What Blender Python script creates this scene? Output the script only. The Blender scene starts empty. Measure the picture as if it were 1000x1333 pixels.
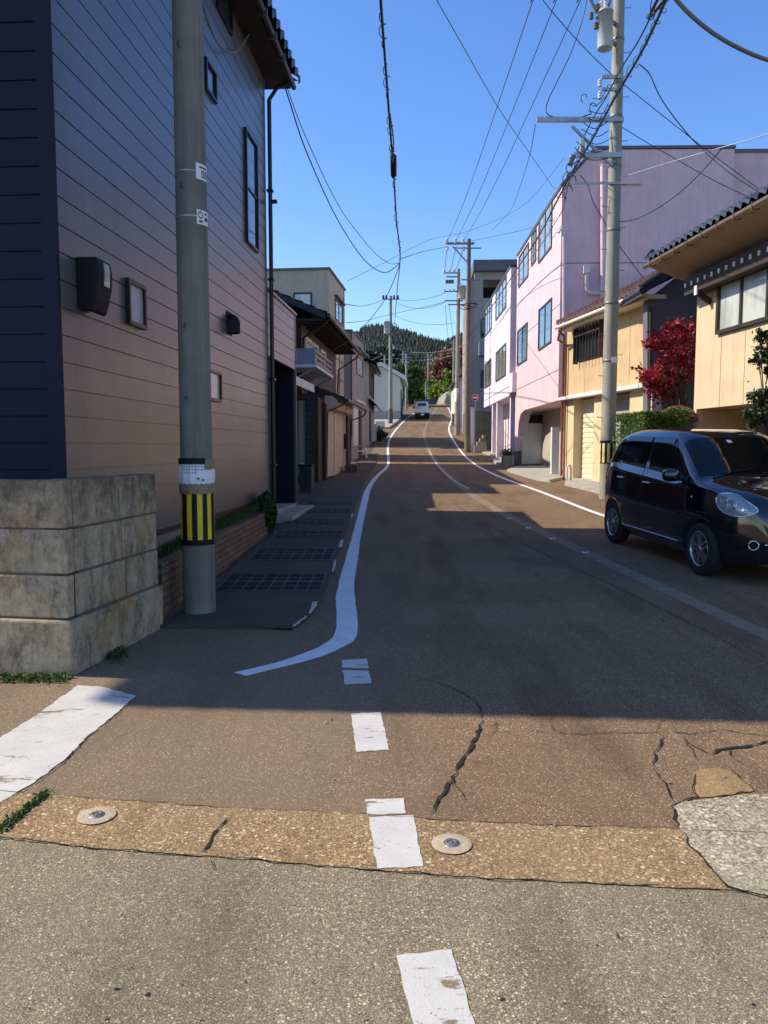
import bpy, bmesh, math, random
from mathutils import Vector, Matrix
from mathutils.geometry import tessellate_polygon
R = math.radians
rnd = random.Random(7)
C = bpy.context.scene
COL = C.collection

# ------------------------------------------------------------------ camera, sky, sun, exposure
EYE = Vector((0.0, 0.0, 1.5)); PITCH = R(4.8); FPX = 1000.0
cam_d = bpy.data.cameras.new('camera'); cam = bpy.data.objects.new('camera', cam_d); COL.objects.link(cam)
cam.location = EYE; cam.rotation_euler = (R(90) - PITCH, 0, 0)
cam_d.sensor_fit = 'HORIZONTAL'; cam_d.sensor_width = 36.0; cam_d.lens = 36.0 * FPX / 1000.0
cam_d.clip_start = 0.05; cam_d.clip_end = 6000
C.camera = cam
SUN_EL = 41.0; SUN_AZ = 7.0          # elevation; degrees the sun stands ahead of the exact left
w = bpy.data.worlds.new('World'); C.world = w; w.use_nodes = True
nt = w.node_tree; nt.nodes.clear()
sky = nt.nodes.new('ShaderNodeTexSky'); sky.sky_type = 'NISHITA'; sky.sun_disc = False
sky.sun_elevation = R(SUN_EL); sky.sun_rotation = R(-90 + SUN_AZ)
sky.air_density = 1.0; sky.dust_density = 0.3; sky.ozone_density = 2.5
bg = nt.nodes.new('ShaderNodeBackground'); bg.inputs[1].default_value = 0.15
wo = nt.nodes.new('ShaderNodeOutputWorld')
hs = nt.nodes.new('ShaderNodeHueSaturation'); hs.inputs['Saturation'].default_value = 1.24; hs.inputs['Hue'].default_value = .511; hs.inputs['Value'].default_value = 1.26
nt.links.new(sky.outputs[0], hs.inputs['Color']); nt.links.new(hs.outputs[0], bg.inputs[0]); nt.links.new(bg.outputs[0], wo.inputs[0])
sl = bpy.data.lights.new('sun', 'SUN'); sl.energy = 5.0; sl.angle = R(0.55); sl.color = (1.0, 0.91, 0.745)
so = bpy.data.objects.new('sun', sl); COL.objects.link(so); so.location = (-20, 5, 20)
_sd = Vector((-math.cos(R(SUN_AZ)) * math.cos(R(SUN_EL)), math.sin(R(SUN_AZ)) * math.cos(R(SUN_EL)), math.sin(R(SUN_EL))))
so.rotation_euler = _sd.to_track_quat('Z', 'Y').to_euler()
C.view_settings.view_transform = 'Standard'; C.view_settings.look = 'None'
C.view_settings.exposure = 0.35; C.view_settings.gamma = 1.0

# ------------------------------------------------------------------ measuring helpers
def ray(u, v):
    a = (u - 500) / FPX; b = (666.5 - v) / FPX; cp, sp = math.cos(PITCH), math.sin(PITCH)
    return Vector((a, cp + b * sp, -sp + b * cp))
def at(u, v, Y):
    d = ray(u, v); return EYE + d * (Y / d.y)
PROF = [(-60, 0), (0, 0), (5, 0.0), (10, .13), (14, .26), (18, .39), (27, .56), (33, .70), (39, .98), (43, 1.28), (53, 2.2), (63, 3.08), (79, 4.75), (90, 5.95), (100, 6.95), (106, 7.35), (115, 7.5), (200, 7.0), (1500, 7.0)]
def _tang():
    m = []
    for i in range(len(PROF)):
        if i == 0 or i == len(PROF) - 1: m.append(0.0); continue
        a = (PROF[i][1] - PROF[i-1][1]) / (PROF[i][0] - PROF[i-1][0]); b = (PROF[i+1][1] - PROF[i][1]) / (PROF[i+1][0] - PROF[i][0])
        m.append(0.0 if a * b <= 0 else 2 * a * b / (a + b))
    return m
TAN = _tang()
def G(y):
    if y <= PROF[0][0]: return PROF[0][1]
    for i in range(len(PROF) - 1):
        x0, z0 = PROF[i]; x1, z1 = PROF[i + 1]
        if y <= x1:
            h = x1 - x0; t = (y - x0) / h
            return (2*t**3 - 3*t*t + 1) * z0 + (t**3 - 2*t*t + t) * h * TAN[i] + (-2*t**3 + 3*t*t) * z1 + (t**3 - t*t) * h * TAN[i + 1]
    return PROF[-1][1]
def gp(u, v):
    d = ray(u, v); last = None; y = 1.0
    while y < 140:
        z = EYE.z + d.z * y / d.y
        if z <= G(y):
            lo, hi = y - 0.25, y
            for _ in range(30):
                m = (lo + hi) / 2
                if EYE.z + d.z * m / d.y <= G(m): hi = m
                else: lo = m
            return Vector((d.x * hi / d.y, hi, G(hi)))
        y += 0.25
    return Vector((d.x * 100 / d.y, 100, G(100)))

# ------------------------------------------------------------------ scene graph helpers
def tag(o, label=None, cat=None, group=None, kind=None):
    if label: o['label'] = label
    if cat: o['category'] = cat
    if group: o['group'] = group
    if kind: o['kind'] = kind
    return o
def thing(name, label, cat, loc=(0, 0, 0), rz=0.0, group=None):
    o = bpy.data.objects.new(name, None); COL.objects.link(o); o.empty_display_size = 0.2
    o.location = loc; o.rotation_euler = (0, 0, rz)
    o.matrix_basis = Matrix.Translation(Vector(loc)) @ Matrix.Rotation(rz, 4, 'Z')
    return tag(o, label, cat, group)
def copy_tree(o, parent=None):
    c = o.copy(); COL.objects.link(c); c.parent = parent
    for ch in o.children: copy_tree(ch, c)
    return c
class MB:
    def __init__(s): s.v = []; s.f = []; s.sm = []; s.ch = []
    def add(s, vs, fs, smooth=False):
        n = len(s.v); s.ch.append((n, len(s.f))); s.v += [tuple(p) for p in vs]
        for f in fs: s.f.append(tuple(i + n for i in f)); s.sm.append(smooth)
        return s
    def box(s, x0, x1, y0, y1, z0, z1, M=None):
        vs = [Vector(p) for p in ((x0,y0,z0),(x1,y0,z0),(x1,y1,z0),(x0,y1,z0),(x0,y0,z1),(x1,y0,z1),(x1,y1,z1),(x0,y1,z1))]
        if M: vs = [M @ p for p in vs]
        return s.add(vs, ((0,3,2,1),(4,5,6,7),(0,1,5,4),(1,2,6,5),(2,3,7,6),(3,0,4,7)))
    def beam(s, a, b, wx, wz, up=(0, 0, 1)):
        a = Vector(a); b = Vector(b); d = (b - a).normalized(); up = Vector(up)
        if abs(d.dot(up)) > .98: up = Vector((0, 1, 0))
        sx = d.cross(up).normalized(); uz = sx.cross(d).normalized()
        vs = []
        for p in (a, b):
            for i, j in ((-1,-1),(1,-1),(1,1),(-1,1)): vs.append(p + sx * wx/2 * i + uz * wz/2 * j)
        return s.add(vs, ((3,2,1,0),(4,5,6,7),(0,1,5,4),(1,2,6,5),(2,3,7,6),(3,0,4,7)))
    def tube(s, pts, r, n=8, cap=True, r2=None):
        pts = [Vector(p) for p in pts]; m = len(pts); rings = []
        up = Vector((0, 0, 1)); prev = None
        for i, p in enumerate(pts):
            d = (pts[min(i+1, m-1)] - pts[max(i-1, 0)]).normalized()
            if prev is None:
                a = up if abs(d.z) < .95 else Vector((1, 0, 0)); sx = d.cross(a).normalized()
            else:
                sx = (prev - d * prev.dot(d)).normalized()
            prev = sx; uy = d.cross(sx)
            rr = r if r2 is None else r + (r2 - r) * i / (m - 1)
            if isinstance(r, (list, tuple)): rr = r[i]
            rings.append([p + (sx * math.cos(2*math.pi*k/n) + uy * math.sin(2*math.pi*k/n)) * rr for k in range(n)])
        vs = [q for g in rings for q in g]; fs = []
        for i in range(m - 1):
            for k in range(n): fs.append((i*n+k, i*n+(k+1) % n, (i+1)*n+(k+1) % n, (i+1)*n+k))
        s.add(vs, fs, True)
        if cap: s.add(rings[0], [tuple(reversed(range(n)))]); s.add(rings[-1], [tuple(range(n))])
        return s
    def lathe(s, prof, o=(0, 0, 0), n=20, axis='Z', smooth=True):
        o = Vector(o); vs = []
        for r_, h in prof:
            for k in range(n):
                a = 2*math.pi*k/n; c_, s_ = r_*math.cos(a), r_*math.sin(a)
                vs.append(o + (Vector((c_, s_, h)) if axis == 'Z' else Vector((h, c_, s_)) if axis == 'X' else Vector((s_, h, c_))))
        fs = [(i*n+k, i*n+(k+1) % n, (i+1)*n+(k+1) % n, (i+1)*n+k) for i in range(len(prof)-1) for k in range(n)]
        return s.add(vs, fs, smooth)
    def poly(s, pts):                       # flat polygon, any outline
        tris = tessellate_polygon([[Vector(p) for p in pts]])
        return s.add(pts, [tuple(t) for t in tris])
    def prism(s, pts, d):                   # polygon extruded by vector d
        pts = [Vector(p) for p in pts]; d = Vector(d); n = len(pts)
        tris = [tuple(t) for t in tessellate_polygon([pts])]
        s.add(pts + [p + d for p in pts], tris + [tuple(i + n for i in reversed(t)) for t in tris] + [(i, (i+1) % n, (i+1) % n + n, i+n) for i in range(n)])
        return s
    def build_each(s, name, m, parent=None, **kw):      # every piece its own part
        out = []; ch = s.ch + [(len(s.v), len(s.f))]
        for (v0, f0), (v1, f1) in zip(ch, ch[1:]):
            if v1 == v0: continue
            q = MB(); q.v = s.v[v0:v1]; q.f = [tuple(i - v0 for i in f) for f in s.f[f0:f1]]; q.sm = s.sm[f0:f1]; out.append(q.build(name, m, parent, **kw))
        return out[0]
    def build(s, name, m, parent=None, fix=True, bevel=0):
        me = bpy.data.meshes.new(name); me.from_pydata(s.v, [], s.f)
        if fix:
            b = bmesh.new(); b.from_mesh(me); bmesh.ops.recalc_face_normals(b, faces=b.faces); b.to_mesh(me); b.free()
        for p, q in zip(me.polygons, s.sm): p.use_smooth = q
        me.materials.append(m)
        o = bpy.data.objects.new(name, me); COL.objects.link(o); o.parent = parent
        if bevel:
            bv = o.modifiers.new('bevel', 'BEVEL'); bv.width = bevel; bv.segments = 2; bv.limit_method = 'ANGLE'
        return o
def smooth_path(pts, k=6):
    P = [Vector(p) for p in pts]
    if len(P) < 3: return P
    out = []
    for i in range(len(P) - 1):
        p0 = P[max(i-1, 0)]; p1 = P[i]; p2 = P[i+1]; p3 = P[min(i+2, len(P)-1)]
        for j in range(k):
            t = j / k
            out.append(.5 * ((2*p1) + (p2-p0)*t + (2*p0-5*p1+4*p2-p3)*t*t + (-p0+3*p1-3*p2+p3)*t**3))
    return out + [P[-1]]

# ------------------------------------------------------------------ materials
def new_mat(name):
    m = bpy.data.materials.new(name); m.use_nodes = True
    n = m.node_tree.nodes; l = m.node_tree.links; b = n['Principled BSDF']
    tc = n.new('ShaderNodeTexCoord')
    return m, n, l, b, tc
def N(n, typ, **kw):
    x = n.new(typ)
    for k, v in kw.items():
        if k.startswith('i_'): x.inputs[int(k[2:]) if k[2:].isdigit() else k[2:]].default_value = v
        else: setattr(x, k, v)
    return x
def noise(n, l, vec, scale, detail=4, rough=.6):
    x = n.new('ShaderNodeTexNoise'); x.inputs['Scale'].default_value = scale; x.inputs['Detail'].default_value = detail; x.inputs['Roughness'].default_value = rough
    l.new(vec, x.inputs['Vector']); return x.outputs['Fac']
def ramp(n, l, fac, stops):
    x = n.new('ShaderNodeValToRGB'); cr = x.color_ramp
    while len(cr.elements) < len(stops): cr.elements.new(.5)
    for e, (p, c) in zip(cr.elements, stops):
        e.position = p; e.color = (c[0], c[1], c[2], 1) if not isinstance(c, (int, float)) else (c, c, c, 1)
    l.new(fac, x.inputs[0]); return x.outputs[0]
def mix(n, l, fac, a, b, typ='MIX'):
    x = n.new('ShaderNodeMix'); x.data_type = 'RGBA'; x.blend_type = typ
    for sock, v in ((x.inputs[0], fac), (x.inputs[6], a), (x.inputs[7], b)):
        if isinstance(v, (int, float)): sock.default_value = v
        elif isinstance(v, (tuple, list)): sock.default_value = (v[0], v[1], v[2], 1)
        else: l.new(v, sock)
    return x.outputs[2]
def bump(n, l, b, h, strength=.4, dist=.01, prev=None):
    x = n.new('ShaderNodeBump'); x.inputs['Strength'].default_value = strength; x.inputs['Distance'].default_value = dist
    l.new(h, x.inputs['Height'])
    if prev: l.new(prev, x.inputs['Normal'])
    l.new(x.outputs[0], b.inputs['Normal']); return x.outputs[0]
def scaled(n, l, vec, s):
    x = n.new('ShaderNodeMapping'); x.inputs['Scale'].default_value = s; l.new(vec, x.inputs['Vector']); return x.outputs[0]
def simple(name, col, rough=.6, metal=0.0, var=.25, vs=3.0, bs=40.0, bstr=.15, streak=0.0, spec=.5, coat=0.0, sc2=None):
    m, n, l, b, tc = new_mat(name); v = tc.outputs['Object']
    c2 = sc2 or tuple(x * (1 - var) for x in col); c1 = tuple(min(1, x * (1 + var * .5)) for x in col)
    f = noise(n, l, v, vs, 6, .65)
    c = ramp(n, l, f, [(.3, c2), (.7, c1)])
    if streak:
        f2 = noise(n, l, scaled(n, l, v, (6, 6, .35)), 1.5, 5, .7)
        c = mix(n, l, ramp(n, l, f2, [(.48, 0.0), (.75, streak)]), c, tuple(x * .35 for x in col))
    l.new(c, b.inputs['Base Color'])
    b.inputs['Roughness'].default_value = rough; b.inputs['Metallic'].default_value = metal
    b.inputs['Specular IOR Level'].default_value = spec; b.inputs['Coat Weight'].default_value = coat; b.inputs['Coat Roughness'].default_value = .05
    if bstr: bump(n, l, b, noise(n, l, v, bs, 5, .6), bstr, .01)
    return m
def asphalt(name, dark, mid, light, cream, scale=105.0, tint2=None, bstr=.7, dust=.35, tint3=None, amt=.5):
    m, n, l, b, tc = new_mat(name); v = tc.outputs['Object']
    def vor(sc, off):
        mp = n.new('ShaderNodeMapping'); mp.inputs['Location'].default_value = (off, off * 1.7, 0); l.new(v, mp.inputs['Vector'])
        dn = N(n, 'ShaderNodeTexNoise'); dn.inputs['Scale'].default_value = sc * 1.1; l.new(mp.outputs[0], dn.inputs['Vector'])
        mx = n.new('ShaderNodeMix'); mx.data_type = 'VECTOR'; mx.inputs[0].default_value = .012 * 60 / sc; l.new(mp.outputs[0], mx.inputs[4]); l.new(dn.outputs['Color'], mx.inputs[5])
        vo = N(n, 'ShaderNodeTexVoronoi', feature='F1'); vo.inputs['Scale'].default_value = sc; l.new(mx.outputs[1], vo.inputs['Vector'])
        sp = n.new('ShaderNodeSeparateColor'); l.new(vo.outputs['Color'], sp.inputs[0]); return vo.outputs['Distance'], sp
    d1, c1 = vor(scale * .62, 3.1); d2, c2 = vor(scale * 1.25, 7.7); d3, c3 = vor(scale * 2.6, 1.3)
    fine = ramp(n, l, c3.outputs[0], [(0.0, tuple(x * .8 for x in dark)), (.45, tuple((a + q) / 2 for a, q in zip(dark, mid))), (.8, mid), (1.0, light)])
    st2 = ramp(n, l, c2.outputs[1], [(0.0, dark), (.35, mid), (.7, light), (1.0, cream)])
    m2 = mix(n, l, 1.0, ramp(n, l, d2, [(.30, 1.0), (.52, 0.0)]), ramp(n, l, c2.outputs[0], [(.35, 0.0), (.40, .9)]), 'MULTIPLY')
    body = mix(n, l, m2, fine, st2)
    st1 = ramp(n, l, c1.outputs[1], [(0.0, tuple(x * 1.4 for x in dark)), (.18, mid), (.5, light), (.85, cream)])
    m1 = mix(n, l, 1.0, ramp(n, l, d1, [(.26, 1.0), (.44, 0.0)]), ramp(n, l, c1.outputs[0], [(amt, 0.0), (amt + .04, .95)]), 'MULTIPLY')
    body = mix(n, l, m1, body, st1)
    f = noise(n, l, v, .7, 6, .65); f3 = noise(n, l, v, 5.0, 7, .7)
    body = mix(n, l, ramp(n, l, f3, [(.38, 0.0), (.66, dust)]), body, mid)
    body = mix(n, l, ramp(n, l, f, [(.34, 0.5), (.60, 0.0)]), body, tint2 or tuple(x * .6 for x in mid), 'MIX')
    f5 = noise(n, l, scaled(n, l, v, (1.6, .28, 1)), 1.3, 6, .65)
    body = mix(n, l, ramp(n, l, f5, [(.48, 0.0), (.70, .45)]), body, tuple(x * .7 for x in dark))
    f6 = noise(n, l, v, 14.0, 6, .8)
    body = mix(n, l, ramp(n, l, f6, [(.28, .55), (.42, 0.0)]), body, tuple(x * .6 for x in dark))
    if tint3:
        sx = n.new('ShaderNodeSeparateXYZ'); l.new(v, sx.inputs[0]); mt = n.new('ShaderNodeMath'); mt.operation = 'MULTIPLY_ADD'
        l.new(f, mt.inputs[0]); mt.inputs[1].default_value = 1.2; l.new(sx.outputs[0], mt.inputs[2])
        body = mix(n, l, ramp(n, l, mt.outputs[0], [(.25, .55), (1.0, 0.0)]), body, mix(n, l, .55, tint3, body))
    l.new(body, b.inputs['Base Color'])
    b.inputs['Roughness'].default_value = .9; b.inputs['Specular IOR Level'].default_value = .12
    p = bump(n, l, b, d2, -bstr * .7, .006); p = bump(n, l, b, d1, -bstr * .5, .008, p)
    bump(n, l, b, noise(n, l, v, 30, 5, .65), .35, .010, p)
    return m
def paint(name, col, under, thr=.62, scale=60.0, big=.66):
    m, n, l, b, tc = new_mat(name); v = tc.outputs['Object']
    a = ramp(n, l, noise(n, l, v, scale, 5, .75), [(thr, 0.0), (thr + .04, 1.0)])
    c_ = ramp(n, l, noise(n, l, scaled(n, l, v, (1.6, 4.5, 1)), 1.5, 8, .75), [(big, 0.0), (big + .03, 1.0)])
    mx = mix(n, l, 1.0, a, c_, 'LIGHTEN')
    base = ramp(n, l, noise(n, l, v, 5, 6, .7), [(.3, tuple(x * .82 for x in col)), (.7, col)])
    l.new(mix(n, l, mx, base, under), b.inputs['Base Color']); b.inputs['Roughness'].default_value = .6
    bump(n, l, b, noise(n, l, v, 120, 4, .7), .5, .003)
    return m
def glass(name, col=(.02, .025, .03), rough=.06, spec=.8, curtain=None, cs=5.0):
    m, n, l, b, tc = new_mat(name)
    if curtain:
        f = noise(n, l, scaled(n, l, tc.outputs['Object'], (cs, cs, .3)), 2.0, 2, .5)
        l.new(ramp(n, l, f, [(.38, col), (.5, curtain), (.7, tuple(x * .8 for x in curtain))]), b.inputs['Base Color'])
    else: b.inputs['Base Color'].default_value = (*col, 1)
    b.inputs['Roughness'].default_value = rough; b.inputs['Specular IOR Level'].default_value = spec
    b.inputs['Coat Weight'].default_value = .5; b.inputs['Coat Roughness'].default_value = .02
    return m
def leafmat(name, cols, trans=.25):
    m, n, l, b, tc = new_mat(name)
    g = n.new('ShaderNodeNewGeometry')
    c = ramp(n, l, g.outputs['Random Per Island'], [(i / max(1, len(cols) - 1), c_) for i, c_ in enumerate(cols)])
    l.new(c, b.inputs['Base Color']); b.inputs['Roughness'].default_value = .55; b.inputs['Specular IOR Level'].default_value = .3
    if trans:
        t = n.new('ShaderNodeBsdfTranslucent'); l.new(c, t.inputs[0]); mx = n.new('ShaderNodeMixShader'); mx.inputs[0].default_value = trans
        l.new(b.outputs[0], mx.inputs[1]); l.new(t.outputs[0], mx.inputs[2]); l.new(mx.outputs[0], n['Material Output'].inputs[0])
    return m
M = {}
M['street'] = asphalt('street_asphalt', (.05,.038,.024), (.285,.232,.150), (.46,.375,.238), (.74,.65,.44), 155, dust=.2, amt=.52)
M['road'] = asphalt('road_asphalt', (.06,.034,.020), (.235,.148,.086), (.39,.265,.158), (.72,.58,.38), 160, dust=.22, tint3=(.27,.225,.155), amt=.62)
M['apron'] = asphalt('apron_asphalt', (.07,.062,.05), (.13,.115,.095), (.2,.175,.14), (.3,.27,.22), 130)
M['gutter'] = asphalt('exposed_aggregate', (.07,.045,.03), (.36,.225,.105), (.54,.38,.19), (.78,.66,.44), 85, tint2=(.26,.19,.11), bstr=1.0, dust=.15)
M['patch'] = asphalt('washed_patch', (.06,.05,.035), (.42,.355,.235), (.56,.49,.345), (.72,.66,.5), 62, tint2=(.36,.31,.21), bstr=1.3, dust=.15, amt=.3)
M['tanpatch'] = asphalt('tan_patch', (.16,.10,.05), (.36,.24,.11), (.42,.3,.15), (.5,.4,.22), 110, bstr=.5)
M['kerbcon'] = simple('strip_concrete', (.235,.175,.118), .9, var=.35, vs=6, bs=90, bstr=.4)
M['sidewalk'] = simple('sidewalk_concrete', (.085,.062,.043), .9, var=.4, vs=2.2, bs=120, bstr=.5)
M['concrete'] = simple('pale_concrete', (.40,.37,.31), .9, var=.3, vs=2.5, bs=60, bstr=.3, streak=.35)
M['sunband'] = asphalt('sun_band_asphalt', (.08,.046,.030), (.275,.170,.10), (.41,.27,.165), (.66,.52,.34), 150, tint2=(.21,.13,.08), amt=.6)  # paler, redder asphalt that paints bands of sunlight onto the road
M['white_line'] = paint('line_paint', (.82,.80,.78), (.2,.15,.11), .66, 70, .70)
M['old_white'] = paint('worn_paint', (.60,.575,.52), (.22,.16,.10), .615, 75, .575)
M['crack'] = simple('crack_dark', (.012,.010,.008), 1.0, var=.3, bstr=0)
M['black'] = simple('black_plastic', (.008,.008,.010), .6, bstr=.05, spec=.25)
M['rubber'] = simple('rubber', (.015,.015,.015), .8, bstr=.1)
M['cable'] = simple('cable_black', (.012,.012,.014), .5, bstr=0)
M['cable_grey'] = simple('cable_grey', (.16,.15,.12), .5, bstr=0)
M['cable_white'] = simple('cable_white', (.42,.42,.42), .5, bstr=0)
M['steel'] = simple('galvanised_steel', (.42,.43,.44), .45, .6, var=.3, vs=9, bstr=.1)
M['steel_dk'] = simple('weathered_steel', (.20,.20,.20), .5, .5, var=.3, vs=9, bstr=.1)
M['chrome'] = simple('chrome', (.75,.76,.78), .12, 1.0, var=.05, bstr=0)
M['porcelain'] = simple('porcelain', (.65,.65,.62), .25, bstr=0)
M['insul_br'] = simple('insulator_brown', (.2,.11,.05), .25, bstr=0)
M['tx_grey'] = simple('transformer_grey', (.42,.45,.44), .45, var=.12, bstr=.05)
# ------------------------------------------------------------------ more materials
def siding_mat():
    m, n, l, b, tc = new_mat('metal_siding'); v = tc.outputs['Object']
    c = ramp(n, l, noise(n, l, v, 1.2, 5, .6), [(.3, (.182,.174,.184)), (.7, (.214,.205,.213))])
    c = mix(n, l, ramp(n, l, noise(n, l, scaled(n, l, v, (5, 5, .4)), 2.0, 5, .7), [(.5, 0.0), (.8, .35)]), c, (.07,.06,.062))
    l.new(c, b.inputs['Base Color']); b.inputs['Metallic'].default_value = .6; b.inputs['Roughness'].default_value = .33
    b.inputs['Specular IOR Level'].default_value = .6
    bump(n, l, b, noise(n, l, v, 260, 3, .6), .06, .002)
    return m
M['siding'] = siding_mat()
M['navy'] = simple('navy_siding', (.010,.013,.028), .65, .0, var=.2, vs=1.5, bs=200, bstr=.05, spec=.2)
M['foundation'] = simple('foundation', (.24,.21,.17), .9, var=.3, bs=50, bstr=.3)
def block_mat(name, base, moss, dark, sc=1.0):
    m, n, l, b, tc = new_mat(name); v = tc.outputs['Object']
    c = ramp(n, l, noise(n, l, v, 9*sc, 8, .75), [(.28, tuple(x*.6 for x in base)), (.5, base), (.75, tuple(x*1.3 for x in base))])
    c = mix(n, l, ramp(n, l, noise(n, l, v, 2.1*sc, 5, .7), [(.5, 0.0), (.68, .8)]), c, moss)
    c = mix(n, l, ramp(n, l, noise(n, l, scaled(n, l, v, (2.6, 2.6, 1.4)), 2.8*sc, 10, .85), [(.47, 0.0), (.64, .85)]), c, dark)
    zx = n.new('ShaderNodeSeparateXYZ'); l.new(v, zx.inputs[0]); ad = n.new('ShaderNodeMath'); ad.operation = 'MULTIPLY_ADD'; l.new(noise(n, l, v, 3.5*sc, 7, .75), ad.inputs[0]); ad.inputs[1].default_value = 1.5; l.new(zx.outputs[2], ad.inputs[2])
    c = mix(n, l, ramp(n, l, ad.outputs[0], [(.0, 0.0), (1.0, 0.0)]) if sc != 1.0 else ramp(n, l, (lambda q: (q.__setattr__('operation', 'SUBTRACT'), l.new(ad.outputs[0], q.inputs[0]), q.inputs[1].__setattr__('default_value', 1.2), q.outputs[0])[-1])(n.new('ShaderNodeMath')), [(.55, 0.0), (.95, .75)]), c, dark)
    vo = N(n, 'ShaderNodeTexVoronoi'); vo.inputs['Scale'].default_value = 70; l.new(v, vo.inputs['Vector'])
    c = mix(n, l, ramp(n, l, vo.outputs['Distance'], [(.05, .7), (.16, 0.0)]), c, tuple(x*.3 for x in base))
    l.new(c, b.inputs['Base Color']); b.inputs['Roughness'].default_value = .95; b.inputs['Specular IOR Level'].default_value = .2
    p = bump(n, l, b, noise(n, l, v, 55, 8, .75), .7, .012)
    bump(n, l, b, noise(n, l, v, 7, 4, .6), .35, .03, p)
    return m
M['block'] = block_mat('old_block', (.43,.34,.225), (.34,.21,.065), (.07,.056,.042))
M['mortar'] = simple('mortar', (.13,.11,.085), 1.0, var=.3, bs=80, bstr=.4)
def brick_mat():
    m, n, l, b, tc = new_mat('brick_edging'); v = tc.outputs['Object']
    rot = n.new('ShaderNodeMapping'); rot.inputs['Rotation'].default_value = (0, R(90), R(90)); 
    cx = n.new('ShaderNodeSeparateXYZ'); l.new(v, cx.inputs[0]); cb = n.new('ShaderNodeCombineXYZ')
    l.new(cx.outputs[1], cb.inputs[0]); l.new(cx.outputs[2], cb.inputs[1])
    br = n.new('ShaderNodeTexBrick'); l.new(cb.outputs[0], br.inputs['Vector'])
    br.inputs['Scale'].default_value = 1; br.inputs['Brick Width'].default_value = .21; br.inputs['Row Height'].default_value = .068
    br.inputs['Mortar Size'].default_value = .008; br.inputs['Color1'].default_value = (.27,.14,.08,1); br.inputs['Color2'].default_value = (.19,.105,.065,1)
    br.inputs['Mortar'].default_value = (.06,.045,.03,1); br.inputs['Bias'].default_value = 0
    c = mix(n, l, ramp(n, l, noise(n, l, v, 3, 6, .7), [(.45, 0.0), (.7, .75)]), br.outputs[0], (.10,.085,.035))
    c = mix(n, l, ramp(n, l, noise(n, l, scaled(n, l, v, (3, 3, 1)), 5, 6, .7), [(.5, 0.0), (.7, .7)]), c, (.035,.03,.02))
    l.new(c, b.inputs['Base Color']); b.inputs['Roughness'].default_value = .95
    p = bump(n, l, b, br.outputs[1], -.6, .008); bump(n, l, b, noise(n, l, v, 70, 5, .7), .5, .008, p)
    return m
M['brick'] = brick_mat()
M['pole'] = simple('pole_concrete', (.21,.195,.165), .85, var=.3, vs=2.0, bs=130, bstr=.35, streak=.6)
M['pole_light'] = simple('pole_concrete_light', (.31,.295,.24), .85, var=.25, vs=2.0, bs=100, bstr=.3, streak=.45)
M['pole_brown'] = simple('pole_brown', (.13,.10,.08), .8, var=.25, vs=2, bs=60, bstr=.3, streak=.4)
M['paper'] = simple('paper', (.78,.78,.82), .8, var=.08, vs=20, bs=15, bstr=.5)
M['tape'] = simple('brown_tape', (.26,.19,.11), .5, var=.3, vs=15, bs=25, bstr=.6)
M['ink'] = simple('ink', (.06,.06,.075), .8, var=.2, bstr=0)
M['yellow'] = simple('hazard_yellow', (.78,.56,.02), .5, var=.18, vs=8, bstr=.05)
M['tile'] = simple('roof_tile_dark', (.030,.030,.033), .33, .0, var=.35, vs=6, bs=40, bstr=.2, spec=.6)
M['tile2'] = simple('roof_tile_grey', (.055,.058,.062), .35, .0, var=.35, vs=6, bs=40, bstr=.2, spec=.6)
M['tile_red'] = simple('roof_tile_brown', (.10,.045,.03), .4, var=.35, vs=6, bs=40, bstr=.2)
M['soffit'] = simple('soffit_dark', (.012,.010,.009), .7, bstr=.1)
M['wood_dk'] = simple('dark_timber', (.045,.026,.018), .7, var=.35, vs=5, bs=50, bstr=.2)
M['wood_blk'] = simple('charred_boards', (.05,.05,.058), .75, var=.35, vs=5, bs=50, bstr=.3)
M['frame_blk'] = simple('black_frame', (.015,.014,.015), .35, .3, bstr=0)
M['frame_br'] = simple('bronze_frame', (.07,.05,.038), .4, .4, bstr=0)
M['frame_al'] = simple('aluminium_frame', (.34,.34,.34), .4, .6, bstr=0)
M['pink'] = simple('pink_render', (.71,.495,.52), .85, var=.14, vs=1.3, bs=60, bstr=.2, streak=.24)
M['pink2'] = simple('pale_pink_render', (.72,.61,.66), .85, var=.12, vs=1.3, bs=60, bstr=.2, streak=.2)
M['groove'] = simple('render_joint', (.20,.11,.13), .9, bstr=0)
M['orange'] = simple('ochre_render', (.58,.40,.215), .85, var=.16, vs=1.5, bs=70, bstr=.25, streak=.3)
M['tan'] = simple('tan_render', (.65,.485,.31), .85, var=.14, vs=1.4, bs=70, bstr=.25, streak=.26)
M['seam'] = simple('wall_seam', (.26,.17,.10), .9, bstr=0)  # brown tone of the vertical wall seams
M['cream'] = simple('cream_metal', (.72,.63,.44), .5, var=.08, bstr=.04)
M['rosecream'] = simple('rose_cream_metal', (.62,.48,.38), .5, var=.1, bstr=.04)
M['beige'] = simple('beige_render', (.44,.39,.30), .9, var=.15, vs=1.0, bs=60, bstr=.2, streak=.3)
M['grey_r'] = simple('grey_render', (.33,.31,.28), .9, var=.15, vs=1.0, bs=60, bstr=.2, streak=.35)
M['grey_dk'] = simple('dark_grey_render', (.14,.135,.15), .9, var=.15, vs=1.0, bs=60, bstr=.2, streak=.3)
M['greenwhite'] = simple('pale_green_wall', (.60,.60,.50), .85, var=.08, vs=1.0, bs=60, bstr=.1, streak=.15)
M['white'] = simple('white_paint', (.78,.78,.76), .5, var=.08, bstr=.05)
M['offwhite'] = simple('white_metal', (.62,.62,.6), .5, var=.12, bstr=.05)
M['red'] = simple('sign_red', (.55,.03,.03), .45, bstr=0)
M['orange_sign'] = simple('sign_orange', (.85,.38,.03), .45, bstr=0)
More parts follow.
